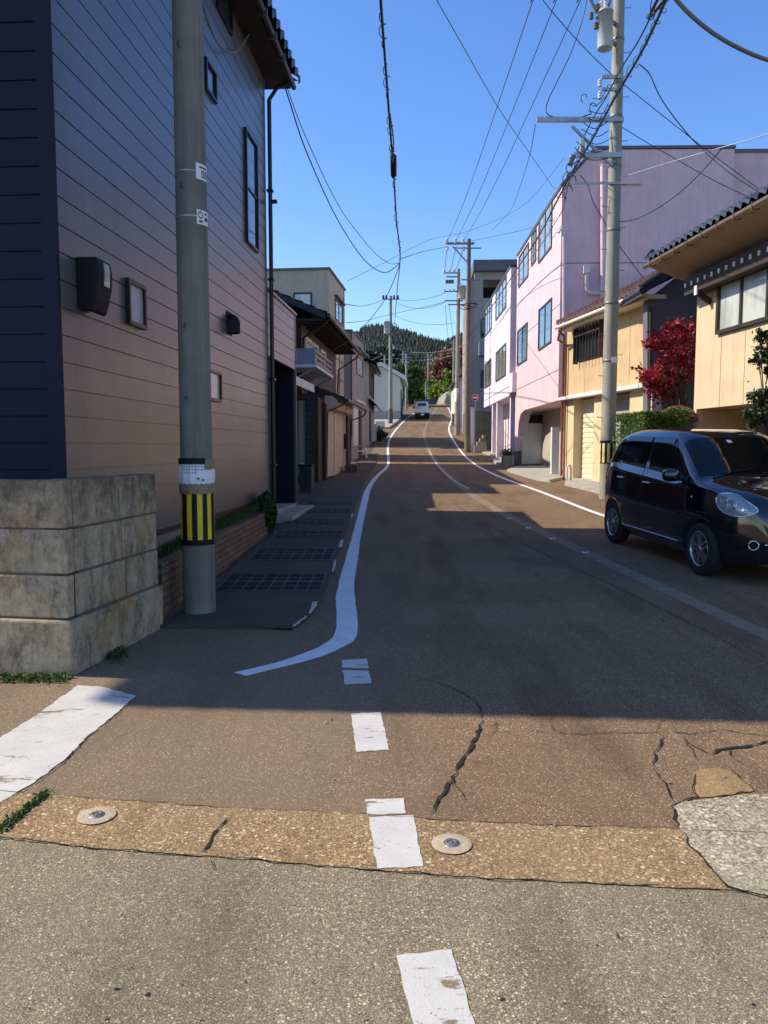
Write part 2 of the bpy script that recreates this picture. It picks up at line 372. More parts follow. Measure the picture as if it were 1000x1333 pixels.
M['bluegrey'] = simple('bluegrey_panel', (.22,.26,.31), .5, var=.1, bstr=.05)
M['copper'] = simple('copper_gutter', (.30,.20,.12), .35, .7, var=.25, bstr=.05)
M['brownpipe'] = simple('brown_pipe', (.30,.12,.07), .5, bstr=0)
M['stone'] = block_mat('retaining_stone', (.15,.14,.125), (.12,.11,.08), (.05,.048,.045), .6)
M['stone_lt'] = block_mat('light_retaining_stone', (.34,.31,.25), (.28,.25,.17), (.14,.13,.11), .3)
M['grass'] = leafmat('weed_leaf', [(.02,.05,.01), (.05,.11,.02), (.09,.16,.03)])
M['leaf_dk'] = leafmat('dark_leaf', [(.012,.03,.008), (.03,.06,.015), (.06,.09,.02)])
M['hedge'] = leafmat('hedge_leaf', [(.03,.07,.012), (.08,.15,.022), (.15,.24,.04)])
M['maple'] = leafmat('maple_leaf', [(.13,.008,.016), (.30,.018,.03), (.42,.04,.045)], .35)
M['rust'] = leafmat('rust_leaf', [(.14,.06,.045), (.24,.11,.075), (.28,.16,.10)])
M['lime'] = leafmat('lime_leaf', [(.07,.12,.01), (.17,.23,.02), (.28,.32,.03)])
M['bark'] = simple('bark', (.10,.075,.05), .95, var=.4, vs=8, bs=30, bstr=.6)
M['conifer'] = leafmat('conifer', [(.006,.015,.009), (.009,.020,.010), (.014,.025,.010), (.020,.028,.011)], 0)
M['glass'] = glass('window_glass'); M['glass_blue'] = glass('blue_glass', (.05,.07,.09), .08)
M['frost'] = glass('frosted_glass', (.42,.42,.42), .35, .5)
M['curtain'] = glass('curtained_glass', (.05,.06,.06), .08, .6, (.40,.42,.36))
M['shoji'] = glass('pale_glass', (.36,.38,.36), .2, .6, (.55,.58,.54), 1.0)
M['hillside'] = simple('hillside', (.02,.03,.012), 1.0, var=.4, vs=.02, bstr=0)
M['earth'] = simple('ground_soil', (.07,.058,.042), 1.0, var=.4, vs=.6, bs=30, bstr=.4)

# ------------------------------------------------------------------ ground, road, paths
def struct(o): o['kind'] = 'structure'; return o
def yrows(a, b):
    out = [a]; y = a
    while y < b:
        y = y + (0.5 if y < 120 else 20 if y < 300 else 100); out.append(min(y, b))
    return out
def terrain(name, x0, x1, y0, y1, off, m):
    ys = sorted(set([y0] + [i * .5 for i in range(int(math.ceil(y0*2)), int(min(y1, 120)*2) + 1)] + ([150, 200, 300, 600, 1500] if y1 > 200 else []) + [y1]))
    mb = MB(); vs = []; 
    for y in ys: vs += [(x0, y, G(y) + off), (x1, y, G(y) + off)]
    mb.add(vs, [(2*i, 2*i+1, 2*i+3, 2*i+2) for i in range(len(ys)-1)])
    return mb.build(name, m, fix=False)
g = struct(terrain('ground', -900, 900, -80, 2500, -.02, M['earth']))
def interp(pl, y):
    for (a, b) in zip(pl, pl[1:]):
        if a.y <= y <= b.y: t = (y - a.y) / max(1e-9, b.y - a.y); return a.x + (b.x - a.x) * t
    return pl[0].x if y < pl[0].y else pl[-1].x
def band(name, left, right, off, m, y0=None, y1=None, thick=0.0, step=.5):
    """surface between two ground polylines (sorted by y)"""
    y0 = max(left[0].y, right[0].y) if y0 is None else y0; y1 = min(left[-1].y, right[-1].y) if y1 is None else y1
    ys = sorted(set([y0, y1] + [i * step for i in range(int(y0/step) + 1, int(y1/step) + 1)]))
    mb = MB(); vs = []
    for y in ys:
        a, b_ = interp(left, y), interp(right, y); vs += [(a, y, G(y) + off), (b_, y, G(y) + off)]
    mb.add(vs, [(2*i, 2*i+1, 2*i+3, 2*i+2) for i in range(len(ys)-1)])
    if thick:
        n = len(vs); lo = [(p[0], p[1], p[2] - thick) for p in vs]
        mb.add(vs + lo, [(2*i, 2*i+2, 2*i+2+n, 2*i+n) for i in range(len(ys)-1)] + [(2*i+1, 2*i+1+n, 2*i+3+n, 2*i+3) for i in range(len(ys)-1)] + [(0, n, n+1, 1), (n-2, n-1, 2*n-1, 2*n-2)])
    return mb.build(name, m, fix=False)
def gpoly(pts, off, jag=0, seed=1):
    """pixel outline -> ground outline with a slightly irregular edge"""
    P = [gp(*p) for p in pts]; out = []; r_ = random.Random(seed)
    for i, a in enumerate(P):
        b_ = P[(i + 1) % len(P)]; L = (b_ - a).length; k = max(1, int(L / .03)) if jag else 1
        for j in range(k):
            p = a.lerp(b_, j / k)
            if jag and j: p = p + Vector((r_.uniform(-jag, jag), r_.uniform(-jag, jag), 0))
            out.append(Vector((p.x, p.y, G(p.y) + off)))
    return out
V2 = lambda x, y: Vector((x, y, 0))
# front cross street (flat) and the hill road
struct(band('cross_street', [V2(-40, -5), V2(-40, 4.9)], [V2(40, -5), V2(40, 4.9)], 0.0, M['street']))
gut_top = [(-260,1000),(0,1031),(150,1042),(300,1053),(470,1060),(560,1068),(700,1075),(880,1080),(1100,1092),(1500,1112)]
gut_bot = [(-260,1070),(0,1091),(120,1105),(300,1118),(490,1134),(640,1145),(800,1152),(945,1160),(1100,1168),(1500,1190)]
def xsorted_band(name, top, bot, off, m, thick=0, jag=.006):
    T = [gp(*p) for p in top]; B = [gp(*p) for p in bot]; r_ = random.Random(5)
    x0 = max(T[0].x, B[0].x); x1 = min(T[-1].x, B[-1].x); n = int((x1 - x0) / .03)
    def iy(P, x):
        for a, b_ in zip(P, P[1:]):
            if a.x <= x <= b_.x: return a.y + (b_.y - a.y) * (x - a.x) / (b_.x - a.x)
        return P[-1].y
    mb = MB(); vs = []
    for i in range(n + 1):
        x = x0 + (x1 - x0) * i / n
        vs += [(x, iy(B, x) + r_.uniform(-jag, jag), off), (x, iy(T, x) + r_.uniform(-jag, jag), off)]
    mb.add(vs, [(2*i, 2*i+2, 2*i+3, 2*i+1) for i in range(n)])
    return mb.build(name, m, fix=False), (iy, T, B)
# hill road edges (left: foot of sidewalk, right: building aprons)
L_edge = [V2(-30, 3.6)] + [V2(-30, 4.9), V2(-2.2, 4.95), V2(-1.9, 7.0), V2(-1.72, 10), V2(-1.5, 14), V2(-1.4, 17), V2(-1.6, 22), V2(-1.55, 28), V2(-.9, 36), V2(-.6, 46), V2(-.6, 56), V2(-.3, 66), V2(.6, 76), V2(2.5, 90), V2(4.5, 104), V2(5, 118)]
R_edge = [V2(30, 3.6), V2(30, 5.4), V2(7.3, 5.5), V2(6.6, 17), V2(5.6, 24), V2(5.5, 30), V2(5.6, 40), V2(5.2, 46), V2(5.6, 56), V2(6.2, 70), V2(8.0, 90), V2(10, 104), V2(11, 118)]
# the road begins at the upper edge of the gutter slab
mb = MB(); T = [gp(*p) for p in gut_top]
def iyT(x):
    for a, b_ in zip(T, T[1:]):
        if a.x <= x <= b_.x: return a.y + (b_.y - a.y) * (x - a.x) / (b_.x - a.x)
    return T[-1].y if x > T[-1].x else T[0].y
xs = [-4 + i * .1 for i in range(111)]
vs = []
for x in xs: vs += [(x, iyT(x) + rnd.uniform(-.006, .006), .002), (x, 5.0, G(5.0) + .002)]
mb.add(vs, [(2*i, 2*i+2, 2*i+3, 2*i+1) for i in range(len(xs)-1)])
rows = [5.0 + i * .5 for i in range(230)]
vs = []
for y in rows:
    a = interp(L_edge, y); b_ = interp(R_edge, y)
    vs += [(a, y, G(y) + .002), (b_, y, G(y) + .002)]
mb.add(vs, [(2*i, 2*i+1, 2*i+3, 2*i+2) for i in range(len(rows)-1)])
struct(mb.build('road', M['road'], fix=False))
# wide sheets left and right of the road so that yards are not bare soil
struct(band('yard_paving', [V2(4.9, 5.2), V2(4.9, 30)], [V2(30, 5.2), V2(30, 30)], -.006, M['apron']))
struct(band('side_paving', [V2(-30, 5.2), V2(-30, 118)], [V2(0, 5.2), V2(2, 118)], -.008, M['apron']))
struct(xsorted_band('gutter_slab', gut_top, gut_bot, .004, M['gutter'])[0])
mb = MB()
for pl, wd in ((gut_top, .005), (gut_bot, .006)):
    P = [gp(*p) for p in pl]; r_ = random.Random(9); pts = []
    for a, b_ in zip(P, P[1:]):
        k = max(2, int((b_ - a).length / .05))
        for j in range(k): pts.append(a.lerp(b_, j / k) + Vector((0, r_.uniform(-.008, .008), 0)))
    vs = []
    for p in pts:
        ww = wd * r_.uniform(.15, 1.0); vs += [(p.x, p.y - ww/2, .0065), (p.x, p.y + ww/2, .0065)]
    mb.add(vs, [(2*i, 2*i+2, 2*i+3, 2*i+1) for i in range(len(pts)-1)])
def crack(mb, pts, w0, w1, z=.0085, seed=3, jag=.009):
    P = [gp(*p) for p in pts]; r_ = random.Random(seed); Q = []
    for a, b_ in zip(P, P[1:]):
        k = max(2, int((b_ - a).length / .035))
        for j in range(k): Q.append(a.lerp(b_, j / k) + Vector((r_.uniform(-jag, jag), r_.uniform(-jag, jag), 0)))
    Q.append(P[-1]); vs = []; n = len(Q)
    for i, p in enumerate(Q):
        d = (Q[min(i+1, n-1)] - Q[max(i-1, 0)]); d.z = 0; d = d.normalized() if d.length else Vector((0, 1, 0)); s = Vector((-d.y, d.x, 0))
        t = i / (n - 1); ww = .8 * (w0 + (w1 - w0) * t) * r_.uniform(.2, 1.25) * min(1, 6 * t + .15, 6 * (1 - t) + .15)
        vs += [p + s * ww/2 + Vector((0, 0, z)), p - s * ww/2 + Vector((0, 0, z))]
    mb.add(vs, [(2*i, 2*i+1, 2*i+3, 2*i+2) for i in range(n-1)])
crack(mb, [(560,1062),(572,1040),(588,1018),(600,995),(612,975),(622,955),(628,938)], .022, .026, seed=1)
crack(mb, [(628,938),(625,922),(612,908),(590,897),(560,887),(525,881),(505,880)], .014, .006, seed=2)
crack(mb, [(640,955),(680,952),(720,955),(757,957),(800,955),(855,955),(900,957),(935,951),(970,956),(1040,964)], .007, .012, seed=3)
crack(mb, [(865,958),(858,972),(852,985),(850,1003)], .02, .008, seed=4)
crack(mb, [(888,960),(898,975),(908,992)], .006, .006, seed=5)
crack(mb, [(925,984),(937,978),(952,976),(975,973),(1000,966),(1060,960)], .03, .02, seed=6)
crack(mb, [(265,1110),(283,1085),(302,1062)], .018, .010, seed=7)
crack(mb, [(640,952),(645,940),(648,950),(633,965)], .006, .004, seed=8)
crack(mb, [(1060,880),(1000,864),(960,845),(915,820),(860,793),(800,763),(746,740),(692,713),(640,686),(600,662),(584,651)], .016, .012, seed=9)
crack(mb, [(905,1008),(902,1025),(905,1038),(880,1048),(876,1052),(882,1080)], .010, .02, seed=10)
crack(mb, [(900,1041),(930,1040),(985,1030)], .008, .008, seed=11)
crack(mb, [(890,1085),(900,1105),(925,1130),(950,1157),(1000,1170),(1060,1180)], .02, .012, seed=12)
crack(mb, [(983,1032),(965,1015),(950,1003)], .008, .006, seed=13)
crack(mb, [(0,1085),(30,1062),(62,1032)], .035, .02, seed=14)
crack(mb, [(177,907),(155,928),(112,963),(85,991),(45,1021),(0,1048)], .008, .008, seed=15, jag=.008)
crack(mb, [(275,1120),(278,1130),(280,1136)], .01, .006, seed=16)
crack(mb, [(605,990),(622,994),(640,985)], .008, .004, seed=21)
crack(mb, [(588,1018),(600,1030),(604,1045)], .007, .003, seed=22)
crack(mb, [(720,955),(716,940),(724,928)], .006, .003, seed=23)
crack(mb, [(855,955),(862,940),(880,930)], .006, .003, seed=24)
crack(mb, [(925,984),(905,975),(888,960)], .010, .006, seed=25)
crack(mb, [(950,976),(955,990),(972,1000)], .008, .003, seed=26)
crack(mb, [(612,908),(640,905),(668,912)], .006, .003, seed=27)
crack(mb, [(850,1003),(866,1020),(880,1048)], .008, .010, seed=28)
crack(mb, [(560,835),(600,842),(660,850),(700,846)], .004, .004, seed=17)
crack(mb, [(850,800),(900,835),(950,850),(1010,880)], .006, .006, seed=18)
struct(mb.build('road_cracks', M['crack'], fix=False))
struct(MB().poly(gpoly([(875,1050),(890,1045),(915,1042),(960,1037),(1060,1030),(1080,1180),(1000,1168),(965,1160),(950,1155),(925,1130),(900,1105),(890,1085),(880,1068)], .006, .008, 2)).build('cement_patch', M['patch'], fix=False))
struct(MB().poly(gpoly([(902,1007),(915,1003),(930,1001),(950,1004),(965,1016),(982,1031),(945,1037),(907,1040)], .006, .004, 3)).build('tan_patch', M['tanpatch'], fix=False))
# paler bands across the road: sunlight put into the asphalt colour
def pxband(name, poly, off, m): return struct(MB().poly(gpoly(poly, off, .01, 4)).build(name, m, fix=False))
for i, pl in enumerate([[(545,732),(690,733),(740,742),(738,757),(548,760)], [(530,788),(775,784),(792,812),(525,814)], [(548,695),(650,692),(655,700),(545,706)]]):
    pxband('painted_sun_band', pl, .0035, M['sunband'])
# centre strip with snow-melting nozzles
cs = [(1130,888),(1000,828),(900,783),(800,737),(700,690),(640,660),(605,637),(580,615),(565,598),(556,580),(552,565),(556,552),(562,541),(569,531)]
def line_strip(name, pts, wd, off, m, k=8):
    P = smooth_path([gp(*p) for p in pts], k); mb = MB(); vs = []; n = len(P)
    for i, p in enumerate(P):
        d = P[min(i+1, n-1)] - P[max(i-1, 0)]; d.z = 0; d.normalize(); s = Vector((-d.y, d.x, 0))
        for q in (p + s * wd/2, p - s * wd/2): vs.append((q.x, q.y, G(q.y) + off))
    mb.add(vs, [(2*i, 2*i+1, 2*i+3, 2*i+2) for i in range(n-1)])
    return mb.build(name, m, fix=False)
struct(line_strip('centre_pipe_strip', cs, .20, .004, M['kerbcon'], 14))
struct(line_strip('centre_line', [(610,636),(590,625),(575,611),(565,598),(558,585)], .05, .0058, M['old_white'], 14))
struct(line_strip('edge_line', [(1000,738),(900,709),(782,670),(742,655),(703,640),(649,620),(614,601),(600.5,588),(588,569),(584.5,558),(587.5,547),(588,541),(583,530)], .125, .005, M['white_line'], 12))
# left line, outline measured
Le = [(474,640),(461,689),(446.7,739),(438,774),(438,800),(438,819),(432,832),(415,843),(396,851),(357,864),(305,876)]
Re = [(482,640),(471,692),(465,735),(461,765),(465,801),(466,822),(461,834),(447,843),(427,852),(396,862),(352,873),(320,881)]
A_ = smooth_path([gp(*p) for p in Le], 8); B_ = smooth_path([gp(*p) for p in Re], 8)
def resample(P, n):
    L = [0]
    for a, b_ in zip(P, P[1:]): L.append(L[-1] + (b_ - a).length)
    out = []; j = 0
    for i in range(n):
        t = L[-1] * i / (n - 1)
        while j < len(L) - 2 and L[j+1] < t: j += 1
        out.append(P[j].lerp(P[j+1], (t - L[j]) / max(1e-9, L[j+1] - L[j])))
    return out
A_, B_ = resample(A_, 90), resample(B_, 90); mb = MB(); vs = []
for i, (a, b_) in enumerate(zip(A_, B_)):
    j = .004; a = a + Vector((rnd.uniform(-j, j), rnd.uniform(-j, j), 0)); b_ = b_ + Vector((rnd.uniform(-j, j), rnd.uniform(-j, j), 0))
    vs += [(a.x, a.y, G(a.y) + .005), (b_.x, b_.y, G(b_.y) + .005)]
mb.add(vs, [(2*i, 2*i+1, 2*i+3, 2*i+2) for i in range(89)])
o = mb.build('kerbside_line', M['white_line'], fix=False); struct(o)
struct(line_strip('kerbside_line', [(478,640),(484,629),(492,619),(502,610),(505.7,603),(505,589),(505.5,580),(508.5,569.6),(517,557.6),(528,546),(537,539.6),(545,535)], .13, .0052, M['white_line'], 12))
# dashes and crossing bar
for i, pl in enumerate([[(445,860),(478,858),(480,871),(446,870)], [(446,873),(480,874),(484,890),(449,892)], [(457,930),(495,928),(507,977),(464,980)],
                        [(475,1042),(526,1040),(529,1060),(478,1062)], [(480,1066),(538,1063),(551,1130),(491,1133)], [(516,1245),(588,1237),(624,1352),(545,1362)]]):
    struct(MB().poly(gpoly(pl, (.0045, .0045, .0045, .0045, .006, .003)[i], .004, 20 + i)).build('lane_dash', M['old_white'], fix=False))
struct(MB().poly(gpoly([(102,893),(132,895),(177,907),(155,927),(112,962),(85,990),(45,1020),(0,1046),(-120,1100),(-140,1040),(0,962),(40,937),(75,912)], .0055, .006, 30)).build('crossing_bar', M['old_white'], fix=False))
# pavement of concrete drain covers on the left
sw_out = [gp(*p) for p in [(380,819),(400,806),(412,794),(420,780),(428,757),(436,733),(447,703),(455,678),(462,660),(470,640),(479,622),(486,611),(491,600),(492,590)]]
sw_in = [V2(-1.95, 4), V2(-1.80, 7.0), V2(-1.66, 12), V2(-1.75, 16), V2(-1.7, 22), V2(-1.6, 28), V2(-1.2, 36), V2(-.9, 46)]
sw = MB(); ys = sorted(set([sw_out[0].y] + [i * .25 for i in range(int(sw_out[0].y * 4) + 1, int(sw_out[-1].y * 4))])); vs = []
pf = gp(245, 808)
for y in ys: vs += [(interp(sw_in, y), y, G(y) + .035), (interp(sw_out, y), y, G(y) + .035)]
n_ = len(ys); top = list(vs); lo = [(p[0], p[1], p[2] - .05) for p in top]
sw.add(top + lo, [(2*i, 2*i+1, 2*i+3, 2*i+2) for i in range(n_-1)] + [(2*i+1, 2*i+1+2*n_, 2*i+3+2*n_, 2*i+3) for i in range(n_-1)] + [(0, 2*n_, 2*n_+1, 1)])
a0 = Vector(top[0]); a1 = Vector(top[1])
front = [a0, a1, Vector((pf.x, pf.y, a0.z)), Vector((a0.x - .02, pf.y + .05, a0.z))]
sw.add([a0 - Vector((0,0,0)), Vector((a0.x, a0.y - .0, a0.z)), a1], [])
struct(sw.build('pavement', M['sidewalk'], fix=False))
mb = MB(); mb.add([Vector((pf.x - .1, pf.y - .05, G(pf.y) + .012)), gp(380, 822) + Vector((0, 0, .012)), gp(383, 817) + Vector((0, 0, .012)), Vector((pf.x - .1, pf.y + .02, G(pf.y) + .012))], [(0, 1, 2, 3)])
struct(mb.build('pavement_gap', M['crack'], fix=False))
mb = MB()
for i, pl in enumerate([[(380,821),(398,807),(400,808),(384,821)], [(402,804),(407,789),(413,788),(413,793),(405,804)], [(432,748),(435,733),(438,733),(437,741),(434,749)], [(441,716),(443,707),(447,705),(446,715)], [(456,676),(458,671),(460,672),(458,677)]]):
    mb.poly([p + Vector((0, 0, .0)) for p in gpoly(pl, .0375, .004, 40 + i)])
struct(mb.build('kerb_paint', M['old_white'], fix=False))
# ------------------------------------------------------------------ measuring on building planes
def root_mat(o): return o.matrix_basis
def hx(root, u, v, x=0.0):
    """pixel -> local point on the plane local x = const (a wall along the street)"""
    Mi = root.matrix_basis.inverted(); o = Mi @ EYE; d = Mi.to_3x3() @ ray(u, v); t = (x - o.x) / d.x; return o + d * t
def hy(root, u, v, y=0.0):
    Mi = root.matrix_basis.inverted(); o = Mi @ EYE; d = Mi.to_3x3() @ ray(u, v); t = (y - o.y) / d.y; return o + d * t
def building(name, label, cat, x0, k, ynear, zg=None, group=None):
    """local +y runs up the street along the wall X = x0 + k*Y, local x=0 is that wall"""
    X = x0 + k * ynear
    return thing(name, label, cat, (X, ynear, G(ynear) if zg is None else zg), -math.atan(k), group)
def win(root, axis, a0, a1, z0, z1, pos, out, fm, gm, fw=.05, proud=.04, mull=1, trans=None, name='window', sill=False):
    """window: frame part + pane sub-part. axis 'x': wall plane x=pos facing sign out, a runs along y; axis 'y': plane y=pos"""
    a0, a1 = min(a0, a1), max(a0, a1); z0, z1 = min(z0, z1), max(z0, z1)
    fr = MB()
    def bx(p, q, r_, s_, d0, d1):
        lo, hi = sorted((pos + out * d0, pos + out * d1))
        if axis == 'x': fr.box(lo, hi, p, q, r_, s_)
        else: fr.box(p, q, lo, hi, r_, s_)
    bx(a0, a0 + fw, z0, z1, -.02, proud); bx(a1 - fw, a1, z0, z1, -.02, proud)
    bx(a0 + fw, a1 - fw, z0, z0 + fw, -.02, proud); bx(a0 + fw, a1 - fw, z1 - fw, z1, -.02, proud)
    for i in range(1, mull):
        c_ = a0 + (a1 - a0) * i / mull; bx(c_ - fw*.4, c_ + fw*.4, z0 + fw, z1 - fw, -.02, proud * .8)
    if trans: c_ = z0 + (z1 - z0) * trans; bx(a0 + fw, a1 - fw, c_ - fw*.35, c_ + fw*.35, -.02, proud * .7)
    if sill: bx(a0 - .05, a1 + .05, z0 - .05, z0, -.02, proud + .06)
    f = fr.build(name, fm, root)
    g_ = MB(); p = pos + out * .008
    if axis == 'x': g_.box(p - .004, p + .004, a0 + fw*.6, a1 - fw*.6, z0 + fw*.6, z1 - fw*.6)
    else: g_.box(a0 + fw*.6, a1 - fw*.6, p - .004, p + .004, z0 + fw*.6, z1 - fw*.6)
    g_.build('pane', gm, f)
    return f
def tiled(mb, c00, c10, c01, c11, nu, nv, amp=.035, step=.025, th=.05, cols=None):
    """wavy tiled roof patch: c00-c10 is the eave, c01-c11 the ridge side"""
    c00, c10, c01, c11 = map(Vector, (c00, c10, c01, c11))
    nrm = (c10 - c00).cross(c01 - c00).normalized()
    if nrm.z < 0: nrm = -nrm
    per = 6; nu2 = nu * per; vs = []; rows_ = []
    for j in range(nv):
        for e in (0, 1):
            t = (j + e) / nv; row = []
            for i in range(nu2 + 1):
                s_ = i / nu2; a = c00.lerp(c10, s_); b_ = c01.lerp(c11, s_); p = a.lerp(b_, t)
                ph = (i % per) / per * 2 * math.pi
                row.append(p + nrm * (amp * (math.sin(ph) * .6 + max(0, math.cos(ph)) * .6) + (step if e == 0 else 0)))
            rows_.append(row)
    W_ = nu2 + 1; vs = [p for r_ in rows_ for p in r_]; fs = []
    for r_ in range(len(rows_) - 1):
        for i in range(nu2): fs.append((r_*W_+i, r_*W_+i+1, (r_+1)*W_+i+1, (r_+1)*W_+i))
    mb.add(vs, fs)
    # front lip and underside board
    lip = rows_[0]; lo = [p - Vector((0, 0, th)) for p in lip]; n = len(lip)
    mb.add(lip + lo, [(i, i+1, i+1+n, i+n) for i in range(n-1)])
    u = [c - nrm * th for c in (c00, c10, c11, c01)]; mb.add(u, [(0, 1, 2, 3)])
    return mb
def siding(mb, axis, a0, a1, z0, z1, pos, out, phase, pitch=.2, gap=.012, dep=.014, skip=None):
    k = math.floor((z0 - phase) / pitch)
    while True:
        za = phase + k * pitch; zb = za + pitch; k += 1
        if za >= z1: break
        lo, hi = max(za + gap, z0), min(zb, z1)
        if hi <= lo: continue
        def P(a, z, d): return (pos + out * d, a, z) if axis == 'x' else (a, pos + out * d, z)
        segs = [(a0, a1)]
        if skip:
            for (s0, s1, q0, q1) in skip:
                if hi > q0 and lo < q1: segs = [(a0, s0), (s1, a1)]
        for (s, e) in segs:
            if e - s < .01: continue
            mb.add([P(s, lo, 0), P(e, lo, 0), P(e, hi, 0), P(s, hi, 0)], [(0, 1, 2, 3)])
            mb.add([P(s, lo, 0), P(e, lo, 0), P(e, lo, -dep), P(s, lo, -dep)], [(0, 1, 2, 3)])
            mb.add([P(s, lo - gap, -dep), P(e, lo - gap, -dep), P(e, lo, -dep), P(s, lo, -dep)], [(0, 1, 2, 3)])
            mb.add([P(s, lo - gap, 0), P(e, lo - gap, 0), P(e, lo - gap, -dep), P(s, lo - gap, -dep)], [(0, 1, 2, 3)])
            for q in (s, e): mb.add([P(q, lo, 0), P(q, hi, 0), P(q, hi, -.03), P(q, lo, -.03)], [(0, 1, 2, 3)])

# ================================================================== LEFT SIDE
# -------- corner house with metal siding
K = .072; YN = 5.75
hA = building('siding_house', 'tall house clad in dark brown metal siding on the left street corner', 'house', -2.8, K, YN, 0.0)
LA = (12.62 - YN) / math.cos(math.atan(K)); HT = 7.32; ZB = hx(hA, 204, 690).z
WL = 7.2
mb = MB(); siding(mb, 'x', 0, LA, ZB, HT, 0, 1, .126)
mb.build('side_wall', M['siding'], hA, fix=False)
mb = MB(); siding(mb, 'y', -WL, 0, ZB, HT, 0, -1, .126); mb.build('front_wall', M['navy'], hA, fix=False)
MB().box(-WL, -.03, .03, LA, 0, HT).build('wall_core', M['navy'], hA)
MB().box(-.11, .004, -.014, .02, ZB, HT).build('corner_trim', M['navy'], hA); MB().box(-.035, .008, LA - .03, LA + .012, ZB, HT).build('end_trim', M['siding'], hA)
MB().box(-WL, -.022, .022, LA - .01, -.1, ZB).build('foundation', M['foundation'], hA)
f_ = MB()
for y in (1.2, 2.9, 4.6): f_.box(-.03, -.012, y, y + .3, ZB - .22, ZB - .12)
f_.build_each('vent', M['frame_blk'], hA)
MB().box(-.02, .03, .0, LA, ZB - .05, ZB - .005).build('drip_flashing', M['frame_blk'], hA)
OV = .37
mb = MB(); e0 = (OV + .10, -.9, HT + .12); e1 = (OV + .10, LA + .45, HT + .12); rd = 3.6
r0 = (-rd, 3.05, HT + 1.75); r1 = (-rd, LA - 3.05, HT + 1.75); w0 = (-WL - .5, -.9, HT + .12); w1 = (-WL - .5, LA + .45, HT + .12)
tiled(mb, e0, e1, (-rd, .0 + 3.05, HT + 1.75), (-rd, LA - 3.05, HT + 1.75), 30, 12, .06, .05, .1)
tiled(mb, w0, e0, (-rd - .01, 3.05, HT + 1.75), (-rd, 3.05, HT + 1.75), 30, 12, .04, .03)
mb.add([e1, w1, r1], [(0, 1, 2)]); mb.add([w0, w1, r1, r0], [(0, 1, 2, 3)])
rf = mb.build('roof', M['tile2'], hA)
MB().box(-WL - .45, OV - .02, -.85, LA + .4, HT - .02, HT + .035).build('soffit', M['soffit'], hA)
MB().tube([(OV + .03, -.85, HT + .0), (OV + .03, LA + .4, HT - .0)], .045, 10).build('gutter', M['frame_blk'], hA)
g_ = MB()
for i in range(12): g_.box(OV - .03, OV + .09, -.3 + i * .6, -.28 + i * .6, HT - .05, HT + .05)
g_.build_each('gutter_bracket', M['steel_dk'], hA)
dpy = LA + .13
dp = MB().tube([(OV - .02, dpy, HT - .05), (.18, dpy, HT - .12), (.05, dpy, HT - .3)], .032, 8)
dp.tube([(.05, dpy, HT - .3), (.05, dpy, .35)], .035, 8)
for z in (1.2, 2.6, 4.2, 5.6): dp.box(.0, .1, dpy - .05, dpy + .05, z, z + .03)
dp.box(.05, .16, dpy - .03, dpy + .03, 5.42, 5.47); dp.build('downpipe', M['frame_blk'], hA)
def awin(tl, br, gm, fm=M['frame_blk'], fw=.035, **kw):
    a = hx(hA, *tl); b_ = hx(hA, *br); return win(hA, 'x', a.y, b_.y, b_.z, a.z, 0, 1, fm, gm, fw=fw, **kw)
awin((317.5, 165), (334.5, 330), M['glass'], trans=.5); awin((265, 73), (279.6, 136), M['glass'])
awin((280, -32), (300, 47), M['glass']); awin((162.5, 361), (187, 430), M['frost'])
awin((264, 478), (286, 524), M['frost'])
# dark wedge box lamp on the wall
a = hx(hA, 93, 329); b_ = hx(hA, 108, 408); pr = .16; y0 = a.y + .06; y1 = y0 + .25; z1 = a.z - .015; z0 = b_.z
lamp = thing('wall_box', 'black wedge shaped box with a small glass slot on the siding wall', 'wall box', hA.matrix_basis @ Vector((0, y0, z0)), hA.rotation_euler.z)
h_ = z1 - z0; mb = MB(); prof = [(0, h_*.10), (.10, 0), (.125, .01), (.155, h_*.25), (.18, h_*.55), (.185, h_*.8), (.165, h_), (0, h_)]
mb.prism([(x, 0, z) for x, z in prof], (0, y1 - y0, 0)); mb.build('case', M['black'], lamp, bevel=.008)
MB().prism([(.172, .08, h_*.5), (.187, .08, h_*.5), (.194, .08, h_*.78), (.186, .08, h_*.93), (.17, .08, h_*.93)], (0, .10, 0)).build('glass_slot', M['curtain'], lamp)
c_ = hx(hA, 298, 417)
vh = thing('vent_hood', 'small black domed vent hood on the siding wall right of the pole', 'vent hood', hA.matrix_basis @ Vector((0, c_.y, c_.z - .06)), hA.rotation_euler.z)
mb = MB(); vs = []; nu, nv = 14, 8
for jj in range(nv + 1):
    el = math.pi / 2 * (1 - jj / (nv - 1)) if jj < nv else 0
    for ii in range(nu + 1):
        a = -math.pi / 2 + math.pi * ii / nu; k = math.cos(el); vs.append((.15 * k * math.cos(a), .10 * k * math.sin(a), (.02 + .13 * math.sin(el)) if jj < nv else -.11))
mb.add(vs, [(jj*(nu+1)+ii, jj*(nu+1)+ii+1, (jj+1)*(nu+1)+ii+1, (jj+1)*(nu+1)+ii) for jj in range(nv) for ii in range(nu)], True); mb.build('hood', M['black'], vh, fix=False)
MB().add([(.0, -.098, -.10), (.14, -.06, -.10), (.14, .06, -.10), (0, .098, -.10)], [(0, 1, 2, 3)]).build('grille', M['crack'], vh)
MB().box(.0, .012, -.115, .115, -.13, .17).build('flange', M['black'], vh)
